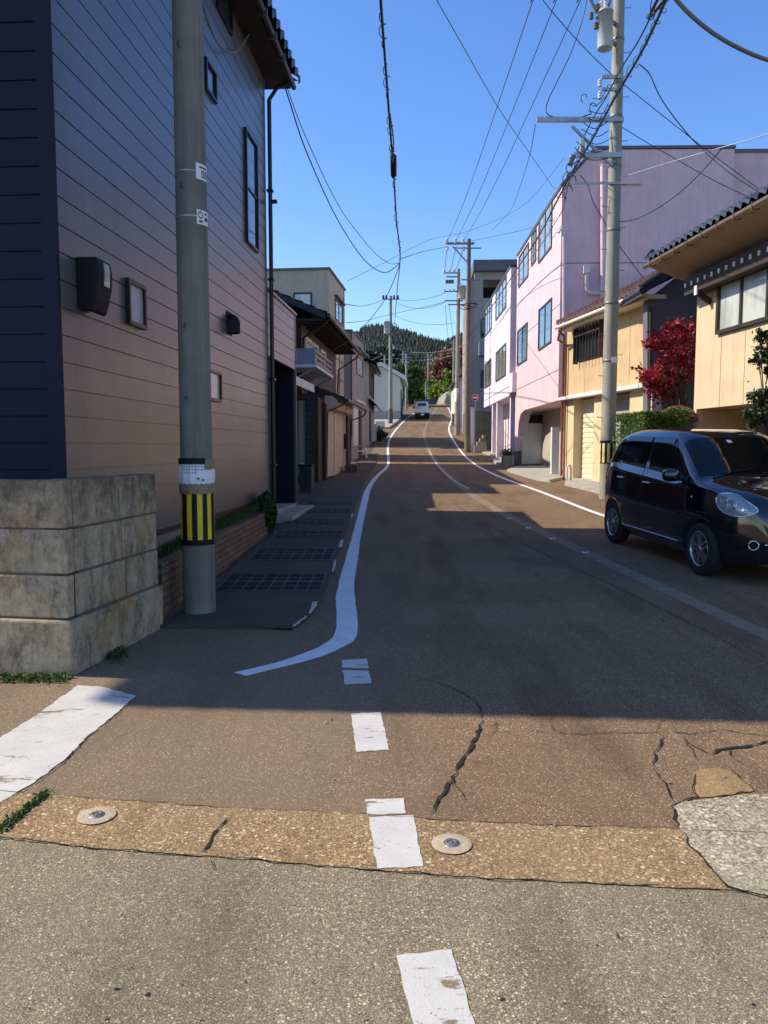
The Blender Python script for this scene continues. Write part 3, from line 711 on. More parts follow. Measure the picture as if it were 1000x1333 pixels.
# -------- low porch wing of the corner house
ZT = hx(hA, 383.6, 410).z; LP0 = LA + .22; LP1 = LA + 2.45
oa = hx(hA, 356, 470); ob = hx(hA, 381.5, 476)
zo = (oa.z + ob.z) / 2
pw = thing('porch_wing', 'low dark sided wing with an open porch joined to the corner house', 'porch', hA.matrix_basis @ Vector((0, LP0, 0)), hA.rotation_euler.z)
LPW = LP1 - LP0
mb = MB(); siding(mb, 'x', -.2, LPW, zo, ZT, 0, 1, .126); mb.build('upper_wall', M['siding'], pw, fix=False)
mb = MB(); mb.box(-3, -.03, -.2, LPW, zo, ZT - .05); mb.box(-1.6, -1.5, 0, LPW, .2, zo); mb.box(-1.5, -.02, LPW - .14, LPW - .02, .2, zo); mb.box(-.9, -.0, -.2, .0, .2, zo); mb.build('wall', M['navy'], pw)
MB().box(-3.0, .03, -.2, LPW + .03, ZT, ZT + .04).build('roof_flashing', M['siding'], pw)
MB().box(-.14, .012, LPW - .02, LPW + .012, .22, ZT).build('corner_trim', M['siding'], pw)
MB().box(-1.5, .0, -.1, LPW, .0, .42).build('porch_floor', M['concrete'], pw)
MB().box(.0, .32, .1, LPW + .2, .05, .36).build('step', M['concrete'], pw)
# -------- brick edging bed with weeds
bk = thing('brick_planter_wall', 'low weathered brick edging wall along the pavement', 'brick wall', (-1.93, 6.55, 0))
p0 = gp(205, 812); p1 = gp(357, 690); topz = at(357, 660, p1.y).z
P0 = Vector((-1.9, 6.5, 0)); P1 = Vector((p1.x, p1.y, 0)); bk.matrix_basis = Matrix.Translation(P0) @ Matrix.Rotation(-math.atan2(P1.x - P0.x, P1.y - P0.y), 4, 'Z')
bk.location = P0; bk.rotation_euler = (0, 0, -math.atan2(P1.x - P0.x, P1.y - P0.y)); LB = (P1 - P0).length
mb = MB(); n = 40; vs = []
for i in range(n + 1):
    y = LB * i / n; zt = .50 + (topz - .50) * i / n + rnd.uniform(-.006, .006); vs += [(-.12, y, -.1), (-.12, y, zt), (0, y, zt), (0, y, -.1)]
mb.add(vs, [(4*i+j, 4*i+j+1, 4*i+j+5, 4*i+j+4) for i in range(n) for j in range(3)] + [(0, 1, 2, 3), (4*n+3, 4*n+2, 4*n+1, 4*n)])
mb.build('bricks', M['brick'], bk)
struct(MB().add([(-2.4, 6.4, .40), (-1.98, 6.4, .40), (-1.83, 11.9, .60), (-1.95, 11.9, .60), (-2.0, 11.9, .62)], [(0, 1, 2, 4)]).build('planting_bed', M['earth'], fix=False))
def leaf_blades(mb, n, fn, L=(.03, .09), wd=.008, up=.8):
    for _ in range(n):
        p = Vector(fn()); a = rnd.uniform(0, 2*math.pi); l_ = rnd.uniform(*L); s = Vector((math.cos(a), math.sin(a), 0))
        tip = p + s * l_ * (1 - up) * 1.4 + Vector((0, 0, l_ * up)); q = Vector((-s.y, s.x, 0)) * wd
        mb.add([p - q, p + q, tip], [(0, 1, 2)])
def leaf_cards(mb, n, fn, sz=(.03, .06)):
    for _ in range(n):
        p = Vector(fn()); s = rnd.uniform(*sz)
        d = Vector((rnd.gauss(0, 1), rnd.gauss(0, 1), rnd.gauss(0, .8))).normalized(); e = d.cross(Vector((rnd.gauss(0, 1), rnd.gauss(0, 1), rnd.gauss(0, 1)))).normalized()
        mb.add([p - d*s*.5, p + e*s*.28, p + d*s*.5, p - e*s*.28], [(0, 1, 2, 3)])
mb = MB()
def bedp():
    t = rnd.random(); y = 6.5 + 5.3 * t; return (-1.98 - .0 + .027 * 5.3 * t - rnd.random() * (.32 - .12 * t), y, .42 + .19 * t + rnd.random() * .02)
leaf_blades(mb, 5200, bedp, (.03, .12), .007); leaf_cards(mb, 2600, bedp, (.02, .05))
tag(mb.build('weeds', M['grass'], fix=False), 'green weeds growing in the narrow bed behind the brick edging', 'weeds', kind='stuff')
mb = MB()
def ivyp():
    a = Vector((rnd.gauss(0, 1), rnd.gauss(0, 1), rnd.gauss(0, 1))).normalized() * rnd.random() ** .4
    return (-1.80 + a.x * .15, 11.7 + a.y * .45, .55 + a.z * .34 - .05)
leaf_cards(mb, 2600, ivyp, (.04, .08))
pt = thing('ivy_shrub', 'dark ivy spilling over the far end of the brick edging', 'shrub', (-1.8, 11.9, .2)); mb.v = [(x + 1.8, y - 11.9, z - .2) for x, y, z in mb.v]
mb.build('leaves', M['leaf_dk'], pt, fix=False); MB().tube([(0, -.1, -.05), (.02, -.15, .3), (.0, -.2, .6)], .02, 6).build('stem', M['bark'], pt)
# weeds by the block wall foot
mb = MB()
def w1(): a = rnd.random(); return (-2.75 + a * .72, 4.9 - rnd.random() ** 2 * .12 , .0)
def w2(): a = rnd.random(); p = gp(150 + rnd.gauss(0, 7), 852 + rnd.gauss(0, 5)); return (p.x, p.y, 0)
def w3(): p = gp(30 + rnd.uniform(-35, 30), 1050 + rnd.gauss(0, 5)); p = gp(rnd.uniform(-5, 60), 1060); t = rnd.random(); q = gp(60 - 62 * t, 1035 + 50 * t); return (q.x + rnd.gauss(0, .012), q.y + rnd.gauss(0, .012), 0)
leaf_blades(mb, 260, w1, (.02, .07), .005); leaf_cards(mb, 500, lambda: Vector(w1()) + Vector((0, 0, rnd.random()*.04)), (.02, .04))
leaf_blades(mb, 300, w2, (.02, .08), .004); leaf_cards(mb, 350, lambda: Vector(w2()) + Vector((0, 0, rnd.random()*.05)), (.015, .03))
leaf_blades(mb, 260, w3, (.008, .02), .003); leaf_cards(mb, 420, lambda: Vector(w3()) + Vector((0, 0, .008 + rnd.random()*.012)), (.010, .022))
tag(mb.build('weeds', M['grass'], fix=False), 'small weeds along the foot of the block wall and in the road joint', 'weeds', kind='stuff')

# -------- concrete block wall on the corner
cA = gp(92, 879); cB = gp(207, 817); dirn = (cB - cA); ang = -math.atan2(dirn.x, dirn.y)
bw = thing('block_wall', 'mossy concrete block wall on the left street corner', 'block wall', (cA.x, cA.y, 0), ang)
LBW = dirn.length + .02; rowsz = [0, .371, .667, .967, 1.292]
mortar = MB(); mortar.box(-.17, -.012, .012, LBW - .01, 0, 1.27); mortar.box(-3.5, -.012, .012, .16, 0, 1.27); mortar.build('mortar_core', M['mortar'], bw)
mb = MB(); r_ = random.Random(4)
def block(x0, x1, y0, y1, z0, z1):
    j = lambda: r_.uniform(-.004, .004); mb.box(x0 + .004 + j(), x1 - .004 + j(), y0 + .006 + j(), y1 - .006 + j(), z0 + .006, z1 - .005 + j())
for k in range(1, 4):
    z0, z1 = rowsz[k], rowsz[k+1]; a = .46 if k != 2 else .44
    corner = .14
    cuts = [.10, .72, LBW] if k == 3 else [.10, .74 if k == 2 else .80, LBW]
    for s, e in zip(cuts, cuts[1:]): block(-.18, 0, s, e, z0, z1)
    fc = [0] + [-.86 - .2 * k - i * .9 for i in range(3)]
    for s, e in zip(fc, fc[1:]): block(e, s, 0, .10, z0, z1)
mb.build('blocks', M['block'], bw, bevel=.011)
mb = MB(); mb.box(-.2, .03, .2, LBW + .01, -.05, rowsz[1] - .006); mb.box(-3.5, .03, -.03, .2, -.05, rowsz[1] - .006)
mb.build('footing', M['block'], bw, bevel=.015)

# -------- near utility pole
pb = gp(260, 800); pb.z = G(pb.y)
def pole(name, label, base, h, r0, r1, mat, group=None, tilt=(0, 0)):
    t = thing(name, label, 'utility pole', base, 0, group)
    n = 14; pts = [(tilt[0]*h*i/n, tilt[1]*h*i/n, h*i/n) for i in range(n+1)]
    MB().tube(pts, [r0 + (r1 - r0)*i/n for i in range(n+1)], 28).build('shaft', mat, t)
    return t
PG = 'utility poles along the street'
np_ = pole('utility_pole', 'thick grey concrete pole wrapped with a paper notice in front of the siding house', pb, 12.5, .142, .100, M['pole'], PG)
rad = lambda z: .142 - .042 * z / 12.5
def band_wrap(mb, z0, z1, a0, a1, off, n=24, bulge=0, seg=4, jag=0):
    """partial cylinder around the pole; angle 0 faces the camera, positive to the right"""
    cam_a = math.atan2(-pb.y, -pb.x); vs = []
    for j in range(seg + 1):
        z = z0 + (z1 - z0) * j / seg
        for i in range(n + 1):
            a = cam_a + R(a0 + (a1 - a0) * i / n); rr = rad(z) + off + bulge * math.sin(math.pi * j / seg) * (.6 + .4 * math.sin(i * 1.3)) 
            zz = z + (jag * math.sin(i * 2.1 + j) if j in (0, seg) else 0)
            vs.append((rr * math.cos(a), rr * math.sin(a), zz))
    mb.add(vs, [(j*(n+1)+i, j*(n+1)+i+1, (j+1)*(n+1)+i+1, (j+1)*(n+1)+i) for j in range(seg) for i in range(n)], True)
zz = lambda v: at(258, v, pb.y).z - pb.z
z_y0, z_y1 = zz(708), zz(636)
mb = MB(); band_wrap(mb, z_y0, z_y1, -180, 180, .003, 48); hz = mb.build('hazard_sleeve', M['black'], np_, fix=False)
mb = MB()
for c_ in (-150, -110, -72, -29, 8, 44, 88, 128): band_wrap(mb, z_y0 + .05, z_y1, c_ - 9, c_ + 9, .005, 4)
mb.build('yellow_stripe', M['yellow'], hz, fix=False)
zb0, zb1 = zz(632), zz(602)
mb = MB(); band_wrap(mb, zb0, zb1, -80, 86, .007, 30, .012, 5, .003); ppr = mb.build('paper_notice', M['paper'], np_, fix=False)
mb = MB()
for row, (za, n_, s_) in enumerate([(.92, 9, -52), (.80, 9, -54), (.67, 10, -54), (.54, 7, -54)]):
    z = zb0 + (zb1 - zb0) * za
    for i in range(n_):
        a = s_ + i * 9.5; hgt = .010
        for (da, db, dz0, dz1) in ((0, 5, .8, 1), (2, 3.3, 0, 1), (0, 1.3, .1, .6), (3.2, 5.4, .15, .35)) if i % 2 else ((0, 5.5, .45, .62), (0, 1.3, 0, .9), (3.5, 5, .1, 1)):
            band_wrap(mb, z + dz0*hgt*1.5, z + dz1*hgt*1.5, a + da, a + db, .0165, 1, 0, 1)
for a, z in ((4, .28), (20, .22)):
    for k in range(3): band_wrap(mb, zb0 + (zb1-zb0)*z + k*.006, zb0 + (zb1-zb0)*z + k*.006 + .006, a - 4 + abs(k-1)*1.2, a + 4 - abs(k-1)*1.2, .0195, 1, 0, 1)
mb.build('notice_text', M['ink'], ppr, fix=False)
mb = MB(); band_wrap(mb, zz(642), zz(629), -96, 96, .012, 30, .006, 3, .006); band_wrap(mb, zz(611), zz(598), 26, 86, .014, 12, .004, 3, .003); mb.build('brown_tape', M['tape'], np_, fix=False)
mb = MB(); band_wrap(mb, zz(604), zz(596), -100, 28, .015, 30, .004, 3, .003); mb.build('black_tape', M['black'], np_, fix=False)
for v, lab in ((228, 0), (286, 1)):
    z = zz(v); mb = MB(); band_wrap(mb, z - .065, z + .065 - .01 * lab, 18, 74, .006, 10)
    pl = mb.build('number_plate', M['white'], np_, fix=False)
    mb = MB()
    if lab == 0:
        for a in (40, 56):
            band_wrap(mb, z - .04, z + .01, a, a + 3, .009, 1); band_wrap(mb, z - .04, z + .01, a + 8, a + 11, .009, 1); band_wrap(mb, z + .003, z + .012, a, a + 11, .009, 2); band_wrap(mb, z - .045, z - .037, a, a + 11, .009, 2)
        band_wrap(mb, z + .028, z + .04, 30, 66, .009, 6)
    else:
        for k in range(10):
            a = 32 + 8 * math.cos(k * .63); zc = z + .012 + .026 * math.sin(k * .63); band_wrap(mb, zc - .006, zc + .006, a - 2, a + 2, .009, 1)
        band_wrap(mb, z - .05, z - .032, 26, 40, .009, 3); band_wrap(mb, z - .03, z + .0, 50, 66, .009, 3); band_wrap(mb, z + .02, z + .035, 50, 62, .009, 3)
    mb.build('plate_marks', M['ink'], pl, fix=False)
    mb = MB(); band_wrap(mb, z - .006, z + .006, -120, 22, .004, 20); mb.build('strap', M['steel'], pl, fix=False)
for v in (70, 250, 428, 520):
    z = zz(v); MB().tube([(-.05, -.11, z), (-.04, -.19, z), (-.02, -.2, z + .02)], .008, 6).build('step_bolt', M['steel_dk'], np_)
# seam line running down the pole
mb = MB(); band_wrap(mb, .1, 12, 48, 49.5, .002, 1, 0, 30); mb.build('casting_seam', M['steel_dk'], np_, fix=False)

# -------- drain grates in the pavement
GG = 'steel drain grates in the left pavement'
quads = [[(302,751),(423,751),(417,773),(287,774)], [(338,718),(436,718),(432,731),(330,733)], [(362,695),(447,695),(444,704),(356,704)], [(377,679),(451,679),(449,685),(370,685)], [(392,665.5),(457,665.5),(455.5,670),(387,670)], [(402,655.5),(461,655.5),(460,659),(398,659)]]
M['grate'] = simple('grate_steel', (.13,.13,.135), .55, .3, var=.4, vs=12, bstr=0)
labs = ['largest steel drain grate, nearest the foot of the utility pole', 'second steel drain grate up the pavement from the utility pole', 'third steel drain grate up the pavement, beside the brick edging', 'fourth steel drain grate up the pavement, near the end of the brick edging', 'fifth steel drain grate up the pavement, beside the porch step', 'farthest steel drain grate up the pavement, beyond the porch step']
for q, lb in zip(quads, labs):
    P = [gp(*p) for p in q]; x0 = min(P[0].x, P[3].x); x1 = max(P[1].x, P[2].x); y0 = min(P[2].y, P[3].y); y1 = max(P[0].y, P[1].y); yc = (y0+y1)/2; xc = (x0+x1)/2
    t = thing('drain_grate', lb, 'drain grate', (xc, yc, G(yc) + .035), 0, GG); sl_ = (G(y1) - G(y0)) / (y1 - y0)
    t.rotation_euler.x = math.atan(sl_); t.matrix_basis = Matrix.Translation((xc, yc, G(yc) + .035)) @ Matrix.Rotation(math.atan(sl_), 4, 'X')
    wx, wy = (x1-x0)/2, (y1-y0)/2
    MB().box(-wx, wx, -wy, wy, .001, .004).build('pit', M['crack'], t)
    mb = MB(); mb.box(-wx, wx, -wy, -wy+.008, .004, .010).box(-wx, wx, wy-.008, wy, .004, .010).box(-wx, -wx+.008, -wy+.008, wy-.008, .004, .010).box(wx-.008, wx, -wy+.008, wy-.008, .004, .010)
    mb.box(-wx+.008, wx-.008, -.012, .012, .004, .010)
    for i in range(1, 8): x = -wx + 2*wx*i/8; mb.box(x-.003, x+.003, -wy+.008, -.012, .0045, .0095); mb.box(x-.003, x+.003, .012, wy-.008, .0045, .0095)
    for s in (-1, 1):
        for q_ in (.5,): y = s*(.012 + (wy-.02)*q_); mb.box(-wx+.008, wx-.008, y-.002, y+.002, .004, .0085)
    mb.build('bars', M['grate'], t)
M['ring'] = simple('nozzle_mortar', (.46,.36,.25), .9, var=.25, vs=30, bs=90, bstr=.4)
NG = 'snow melting nozzles set in the gutter slab'
for (u, v), lb in (((126, 1064), 'round metal nozzle in a pale ring, left end of the gutter slab'), ((588, 1101), 'round metal nozzle in a pale ring, right of the dashed line')):
    p = gp(u, v); t = thing('road_nozzle', lb, 'road nozzle', (p.x, p.y, .008), 0, NG)
    MB().lathe([(0, .0025), (.070, .0025), (.076, .001)], n=32).build('mortar_ring', M['ring'], t)
    MB().lathe([(.0, .0055), (.030, .0055), (.033, .002)], n=28).build('cap', M['steel_dk'], t)
    mb = MB(); mb.lathe([(.016, .0052), (.016, .007), (.021, .007), (.021, .0052)], n=24); mb.lathe([(.0, .008), (.004, .008), (.004, .0052)], n=12); mb.build('rim', M['steel_dk'], t)
NG2 = 'small white plates on the centre strip'
for (u, v), lb in zip([(895,778),(762,720),(719,702),(688,688),(663,676),(643,667)], ['hidden', 'white nozzle plate on the centre strip, nearest the black car', 'second white nozzle plate on the centre strip behind the car', 'third white nozzle plate on the centre strip', 'fourth white nozzle plate on the centre strip', 'farthest white nozzle plate on the centre strip']):
    if lb == 'hidden': continue
    p = gp(u, v); t = thing('nozzle_plate', lb, 'nozzle plate', (p.x, p.y, G(p.y) + .009), -.2, NG2)
    MB().box(-.04, .04, -.06, .06, 0, .004).build('plate', M['white'], t); MB().lathe([(0, .011), (.02, .011), (.022, .006)], n=12).build('nozzle', M['steel_dk'], t)

# -------- fallen leaves and grit
mb = MB(); r_ = random.Random(17)
def debris(p, s, flat):
    d = Vector((r_.gauss(0, 1), r_.gauss(0, 1), r_.gauss(0, .25 if flat else 1))).normalized(); e = d.cross(Vector((r_.gauss(0, .3), r_.gauss(0, .3), 1))).normalized(); u = Vector((0, 0, s * .3))
    if flat: mb.add([p - d*s*.5 + u, p + e*s*.3 + u*.4, p + d*s*.5 + u*.9, p - e*s*.3 + u*.6], [(0, 1, 2, 3)])
    else: mb.add([p + d*s*.5, p - d*s*.5, p + e*s*.5, p - e*s*.5, p + Vector((0, 0, s*.45)), p - Vector((0, 0, s*.1))], [(0,2,4), (2,1,4), (1,3,4), (3,0,4), (2,0,5), (1,2,5), (3,1,5), (0,3,5)])
for _ in range(900):
    t = r_.random(); 
    if t < .35: q = gp(r_.uniform(240, 385), r_.gauss(822, 5))
    elif t < .6: a = gp(95 + 110 * r_.random(), 886); k = r_.random(); q = gp(96 + 108*k, 880 - 58*k + abs(r_.gauss(0, 5)))
    elif t < .75: q = gp(r_.uniform(0, 92), 886 + abs(r_.gauss(0, 4)))
    else: q = gp(r_.uniform(-20, 1020), r_.uniform(900, 1330))
    flat = r_.random() < .12
    debris(Vector((q.x, q.y, G(q.y) + .004)), r_.uniform(.012, .03) if flat else r_.uniform(.003, .009), flat)
tag(mb.build('grit', simple('grit', (.22, .18, .12), .95, var=.5, vs=20, bstr=0), fix=False), 'grit and small dry leaves scattered along the wall foot and over the asphalt', 'grit', kind='stuff')
def rebase(root, dz):
    root.location.z += dz
    for c in root.children: c.location.z -= dz
def gutter_run(mb, a, b_, r=.05): mb.tube([a, b_], r, 8)
# -------- old shop house with shutters (left, middle)
hB = building('shop_house', 'old tiled shop house with cream roller shutters and a balcony', 'house', -3.6, .072, 23.0, 0.0)
LBh = 7.6; zE = 5.3
MB().box(-7, -.5, 0, LBh, 2.9, 5.15).build('upper_wall', M['wood_dk'], hB)
MB().box(-7, -.02, .0, LBh, .3, 3.0).build('lower_wall', M['wood_dk'], hB)
MB().box(-7, -1.0, -7.4, -4.0, .2, 4.15).box(-7.5, -1.6, -3.99, -.01, .2, 6.2).box(-7, -1.0, -8.05, -7.41, .2, 4.1).build('unseen_shade_wing', M['wood_dk'], hB)  # unseen wing blocks, added and sized to shade the road gap
bd = MB()
for i in range(15): bd.add([( -3.2, -.02 - .03, .55 + i*.17), (-.12, -.05, .55 + i*.17), (-.12, -.012, .71 + i*.17), (-3.2, -.012, .71 + i*.17)], [(0, 1, 2, 3)]).add([(-3.2, -.05, .55+i*.17), (-.12, -.05, .55+i*.17), (-.12, -.0, .55+i*.17), (-3.2, -.0, .55+i*.17)], [(0,1,2,3)])
bd.build('slatted_boards', M['wood_blk'], hB, fix=False)
mb = MB(); tiled(mb, (.35, -.7, zE), (.35, LBh + .3, zE), (-3.8, -.7, zE + 1.75), (-3.8, LBh + .3, zE + 1.75), 26, 12, .05, .04, .14)
mb.add([(.33, -.68, zE - .15), (-3.8, -.68, zE + 1.6), (-3.8, -.68, zE + 1.8), (.33, -.68, zE + .03)], [(0, 1, 2, 3)])
mb.add([(-3.8, -.7, zE + 1.75), (-3.8, LBh + .3, zE + 1.75), (-8, LBh + .3, zE), (-8, -.7, zE)], [(0, 1, 2, 3)])
rb = mb.build('roof', M['tile'], hB, fix=False)
ra = MB()
for i in range(18): ra.box(-.6, .3, -.6 + i*.47, -.53 + i*.47, zE - .18, zE - .11)
ra.build('rafters', M['wood_dk'], rb)
gt = MB(); gutter_run(gt, (.42, -.75, zE - .05), (.42, LBh + .35, zE - .05), .06); gt.build('gutter', M['frame_br'], hB)
dpb = MB().tube([(.42, LBh + .1, zE - .1), (.3, LBh + .1, zE - .3), (-.4, LBh + .05, zE - .75), (-.45, LBh + .05, 3.2)], .035, 6)
dpb.tube([(.42, -.5, zE - .1), (.2, -.5, zE - .3), (-.4, -.2, zE - .6), (-.46, -.1, 3.3)], .035, 6); dpb.build('downpipe', M['frame_br'], hB)
# upper windows (timber screens and pale posts)
for (u0, u1, v0, v1, gm) in ((396, 404, 424, 470, 'shoji'), (405, 413, 430, 472, 'curtain'), (416, 423, 438, 474, 'shoji')):
    a = hx(hB, u0, v0, -.5); b_ = hx(hB, u1, v1, -.5); win(hB, 'x', a.y, b_.y, b_.z - .3, min(4.85, a.z), -.5, 1, M['cream'], M[gm], fw=.09, proud=.06)
# balcony
a = hx(hB, 411, 457, .35); b_ = hx(hB, 432, 480, .35); bz0, bz1 = 3.80, 4.22; by0, by1 = -1.6, 1.8
bal = MB(); bal.box(-2.6, .155, by0, by0 + .05, bz0, bz1); bl = bal.build('balcony', M['bluegrey'], hB)
mb = MB(); mb.box(-2.6, .20, by0 - .02, by1, bz0 - .10, bz0 - .02).build('floor', M['offwhite'], bl)
mb = MB()
for z in (bz0 + .03, bz0 + .18, bz0 + .33): mb.box(.135, .165, by0 + .05, by1, z, z + .07)
for i in range(5): y = by0 + .1 + i * .8; mb.box(.10, .134, y, y + .05, bz0 - .02, bz1)
mb.build('railing', M['steel_dk'], bl)
mb = MB()
for y in (by0 + .1, by0 + 1.7, 1.7): mb.beam((-.5, y, bz0 - .45), (.12, y, bz0 - .12), .05, .06)
mb.build_each('bracket', M['bluegrey'], bl)
# pent roof above the shop front
mb = MB(); tiled(mb, (.62, 1.3, 3.02), (.62, LBh + .1, 3.02), (-.5, 1.3, 3.45), (-.5, LBh + .1, 3.45), 22, 4, .045, .03, .10)
mb.add([(.62, 1.3, 2.9), (-.5, 1.3, 3.0), (-.5, 1.3, 3.5), (.62, 1.3, 3.05)], [(0, 1, 2, 3)]); mb.build('pent_roof', M['tile'], hB, fix=False)
gt = MB(); gutter_run(gt, (.69, 1.25, 2.97), (.69, LBh + .15, 2.97), .06); gt.tube([(.69, LBh + .1, 2.93), (.6, LBh, 2.75), (.1, LBh - .05, 2.55), (.05, LBh - .05, .6)], .035, 6)
gt.tube([(.69, 1.3, 2.93), (.5, 1.25, 2.8), (.1, 1.1, 2.6), (.06, 1.1, .5)], .03, 6); gt.build('gutter', M['frame_br'], hB)
# shutters
s0, s1 = 1.25, 5.4; 
for i, (p, q) in enumerate(((s0, s0 + 1.75), (s0 + 2.25, s1))):
    mb = MB()
    for k in range(30): z = .56 + k * .0733; mb.box(.0, .02, p, q, z, z + .0733); mb.prism([(.02, p, z + .004), (.045, p, z + .012), (.045, p, z + .05), (.02, p, z + .058)], (0, q - p, 0))
    mb.build('roller_shutter', M['rosecream'], hB)
sb = MB(); vs = []
for q0, q1 in ((s0 - .05, s0 + 2.35), (s0 + 2.6, s1 + .35)):
    prof = [(.0, 3.12), (.25, 3.10), (.38, 2.98), (.40, 2.85), (.33, 2.72), (.0, 2.70)]
    sb.prism([(x, q0, z) for x, z in prof], (0, q1 - q0, 0))
sb.build_each('shutter_box', M['rosecream'], hB)
mb = MB(); mb.box(.0, .06, s0 + 1.78, s0 + 2.22, .5, 2.68).box(.0, .05, s1 + .02, s1 + .10, .5, 2.7); mb.build_each('shutter_post', M['rosecream'], hB)
MB().box(0, .03, s1 + .3, s1 + 1.0, .5, 2.7).build('render_panel', M['grey_r'], hB)
MB().box(.03, .18, s1 + .35, s1 + .62, 1.45, 2.0).build('letter_box', M['wood_dk'], hB, bevel=.01)
MB().box(0.0, .07, LBh - .9, LBh - .1, .5, 2.7).build('door', M['wood_dk'], hB)
MB().box(0.0, .08, .85, 1.15, .5, 2.85).build('corner_post', M['wood_dk'], hB)
rebase(hB, G(23) - .02)
# lean-to canopy between porch and shop house
cn = building('carport_canopy', 'pale lean-to canopy above a hanging cloth between the porch and the shop house', 'canopy', -3.0, .072, 15.6, 0.0)
a = hx(cn, 385, 488, .5); b_ = hx(cn, 411, 510, .5)
mb = MB(); mb.prism([(-1.8, .0, 3.45), (-.35, .0, 3.16), (-.35, .0, 2.96), (-1.8, .0, 3.38)], (0, 5.1, 0)); mb.build('canopy', M['offwhite'], cn)
mb = MB(); mb.box(-.42, -.37, .2, .26, .3, 2.95); mb.build('post', M['steel_dk'], cn)
mb = MB(); vs = []
for i in range(13): vs += [(-1.25 + i*.055, 5.05 + .03*math.sin(i*1.9), .75), (-1.25 + i*.055, 5.05 + .03*math.sin(i*1.9), 2.75)]
mb.add(vs, [(2*i, 2*i+2, 2*i+3, 2*i+1) for i in range(12)], True); mb.build('hanging_cloth', M['grey_r'], cn, fix=False)
MB().beam((-1.3, 5.05, 2.78), (-.5, 5.05, 2.78), .04, .06).build('rail', M['wood_dk'], cn)
rebase(cn, G(15.6))
p = gp(397, 640); bn = thing('rubbish_bin', 'tall dark green bin standing beside the porch', 'bin', (p.x + .03, p.y + .1, G(p.y) + .03), -.07)
MB().prism([(-.15, -.15, 0), (.15, -.15, 0), (.17, .15, 0), (-.17, .15, 0)], (0, 0, .60)).build('body', M['bluegrey'] if False else simple('bin_green', (.02, .035, .035), .6, bstr=.05), bn, bevel=.015)
MB().box(-.175, .175, -.175, .175, .60, .645).build('lid', M['black'], bn, bevel=.01)
mb = MB(); mb.lathe([(0, 0), (.02, 0), (.02, .03), (0, .03)], (-.12, -.16, .65), 8).lathe([(0, 0), (.02, 0), (.02, .03), (0, .03)], (-.06, -.16, .65), 8); mb.build('clip', M['white'], bn)

# -------- beige tall box building
def box_building(name, label, corner_uv, Y, k, zt, length, width, wall, zbase=None):
    d = ray(*corner_uv); X = d.x * Y / d.y
    t = thing(name, label, 'building', (X, Y, 0), -math.atan(k)); MB().box(-width, 0, 0, length, (G(Y) if zbase is None else zbase) - .3, zt).build('wall', wall, t); return t
zt = at(428, 351, 31.0).z
hC = box_building('beige_building', 'tall beige flat roofed building rising behind the tiled shop house', (428, 351), 31.0, .10, zt, 4.1, 7.5, M['beige'])
e_ = hx(hC, 451, 372); 
MB().box(-7.55, .06, -.06, 4.16, zt, zt + .09).build('roof_edge', M['grey_dk'], hC)
a = hy(hC, 382, 381); b_ = hy(hC, 406.5, 400); win(hC, 'y', a.x, b_.x, b_.z - 1.0, a.z, 0, -1, M['frame_blk'], M['shoji'], fw=.06)
a = hx(hC, 436, 388); b_ = hx(hC, 445.5, 425); win(hC, 'x', a.y, b_.y, b_.z, a.z, 0, 1, M['frame_br'], M['curtain'], fw=.06, mull=2)
MB().box(0, .14, a.y - .12, b_.y + .15, a.z + .06, a.z + .12).build('window_hood', M['frame_br'], hC)
MB().box(.0, .03, 3.85, 3.95, 2, zt).build('downpipe', M['grey_dk'], hC)
MB().box(.0, .02, 1.9, 2.15, 3.2, 6.2).build('pilaster', M['cream'], hC)
mb = MB()
for z in (3.6, 4.4, 5.2): mb.box(.05, .08, .4, 3.5, z, z + .03)
for y in (.4, 2.2, 3.5): mb.box(.05, .08, y, y + .03, 2.8, 5.4)
mb.build('rail_frame', M['steel_dk'], hC)
rebase(hC, G(31))
zt = at(457, 431, 36.5).z
hD = box_building('grey_building', 'narrow grey rendered building with a slanting parapet beyond the beige one', (457, 431), 36.5, .10, zt, 4.6, 6.0, M['grey_r'])
MB().box(-6.05, .05, -.05, 4.6, zt, zt + .08).box(.0, .05, -.05, .06, 2, zt).build('roof_edge', M['grey_dk'], hD)
a = hx(hD, 464, 460); b_ = hx(hD, 472, 492); win(hD, 'x', a.y, b_.y, b_.z, a.z - .1, 0, 1, M['frame_br'], M['shoji'], fw=.06)
mb = MB(); mb.prism([(0, a.y - .5, a.z + .35), (.3, a.y - .5, a.z + .2), (.3, a.y - .5, a.z + .12), (0, a.y - .5, a.z + .1)], (0, b_.y - a.y + 1.2, 0)); mb.build('window_hood', M['tile'], hD)
MB().box(.0, .12, 1.0, 4.5, 3.75, 3.85).build('ledge', M['offwhite'], hD)
MB().box(.0, .03, .6, 2.2, 1.6, 3.6).build('panel', M['offwhite'], hD); MB().box(.0, .04, 2.6, 3.6, 1.0, 3.4).build('door', M['wood_dk'], hD)
rebase(hD, G(36.5) - .1)
zt = at(479, 470, 46).z
hE = box_building('eaves_house', 'small old house with projecting dark eaves before the white gabled house', (479.5, 470), 46, .04, zt, 7.0, 6.0, M['beige'], 1.3)
mb = MB(); tiled(mb, (.5, -.4, zt - .15), (.5, 7.4, zt - .15), (-3, -.6, zt + 1.4), (-3, 7.4, zt + 1.4), 16, 8, .05, .04, .15); mb.build('roof', M['tile'], hE, fix=False)
mb = MB(); tiled(mb, (.45, -.1, 4.0), (.45, 7.2, 4.0), (0, -.2, 4.4), (0, 7.2, 4.4), 14, 3, .05, .03, .12); mb.build('pent_roof', M['tile'], hE, fix=False)
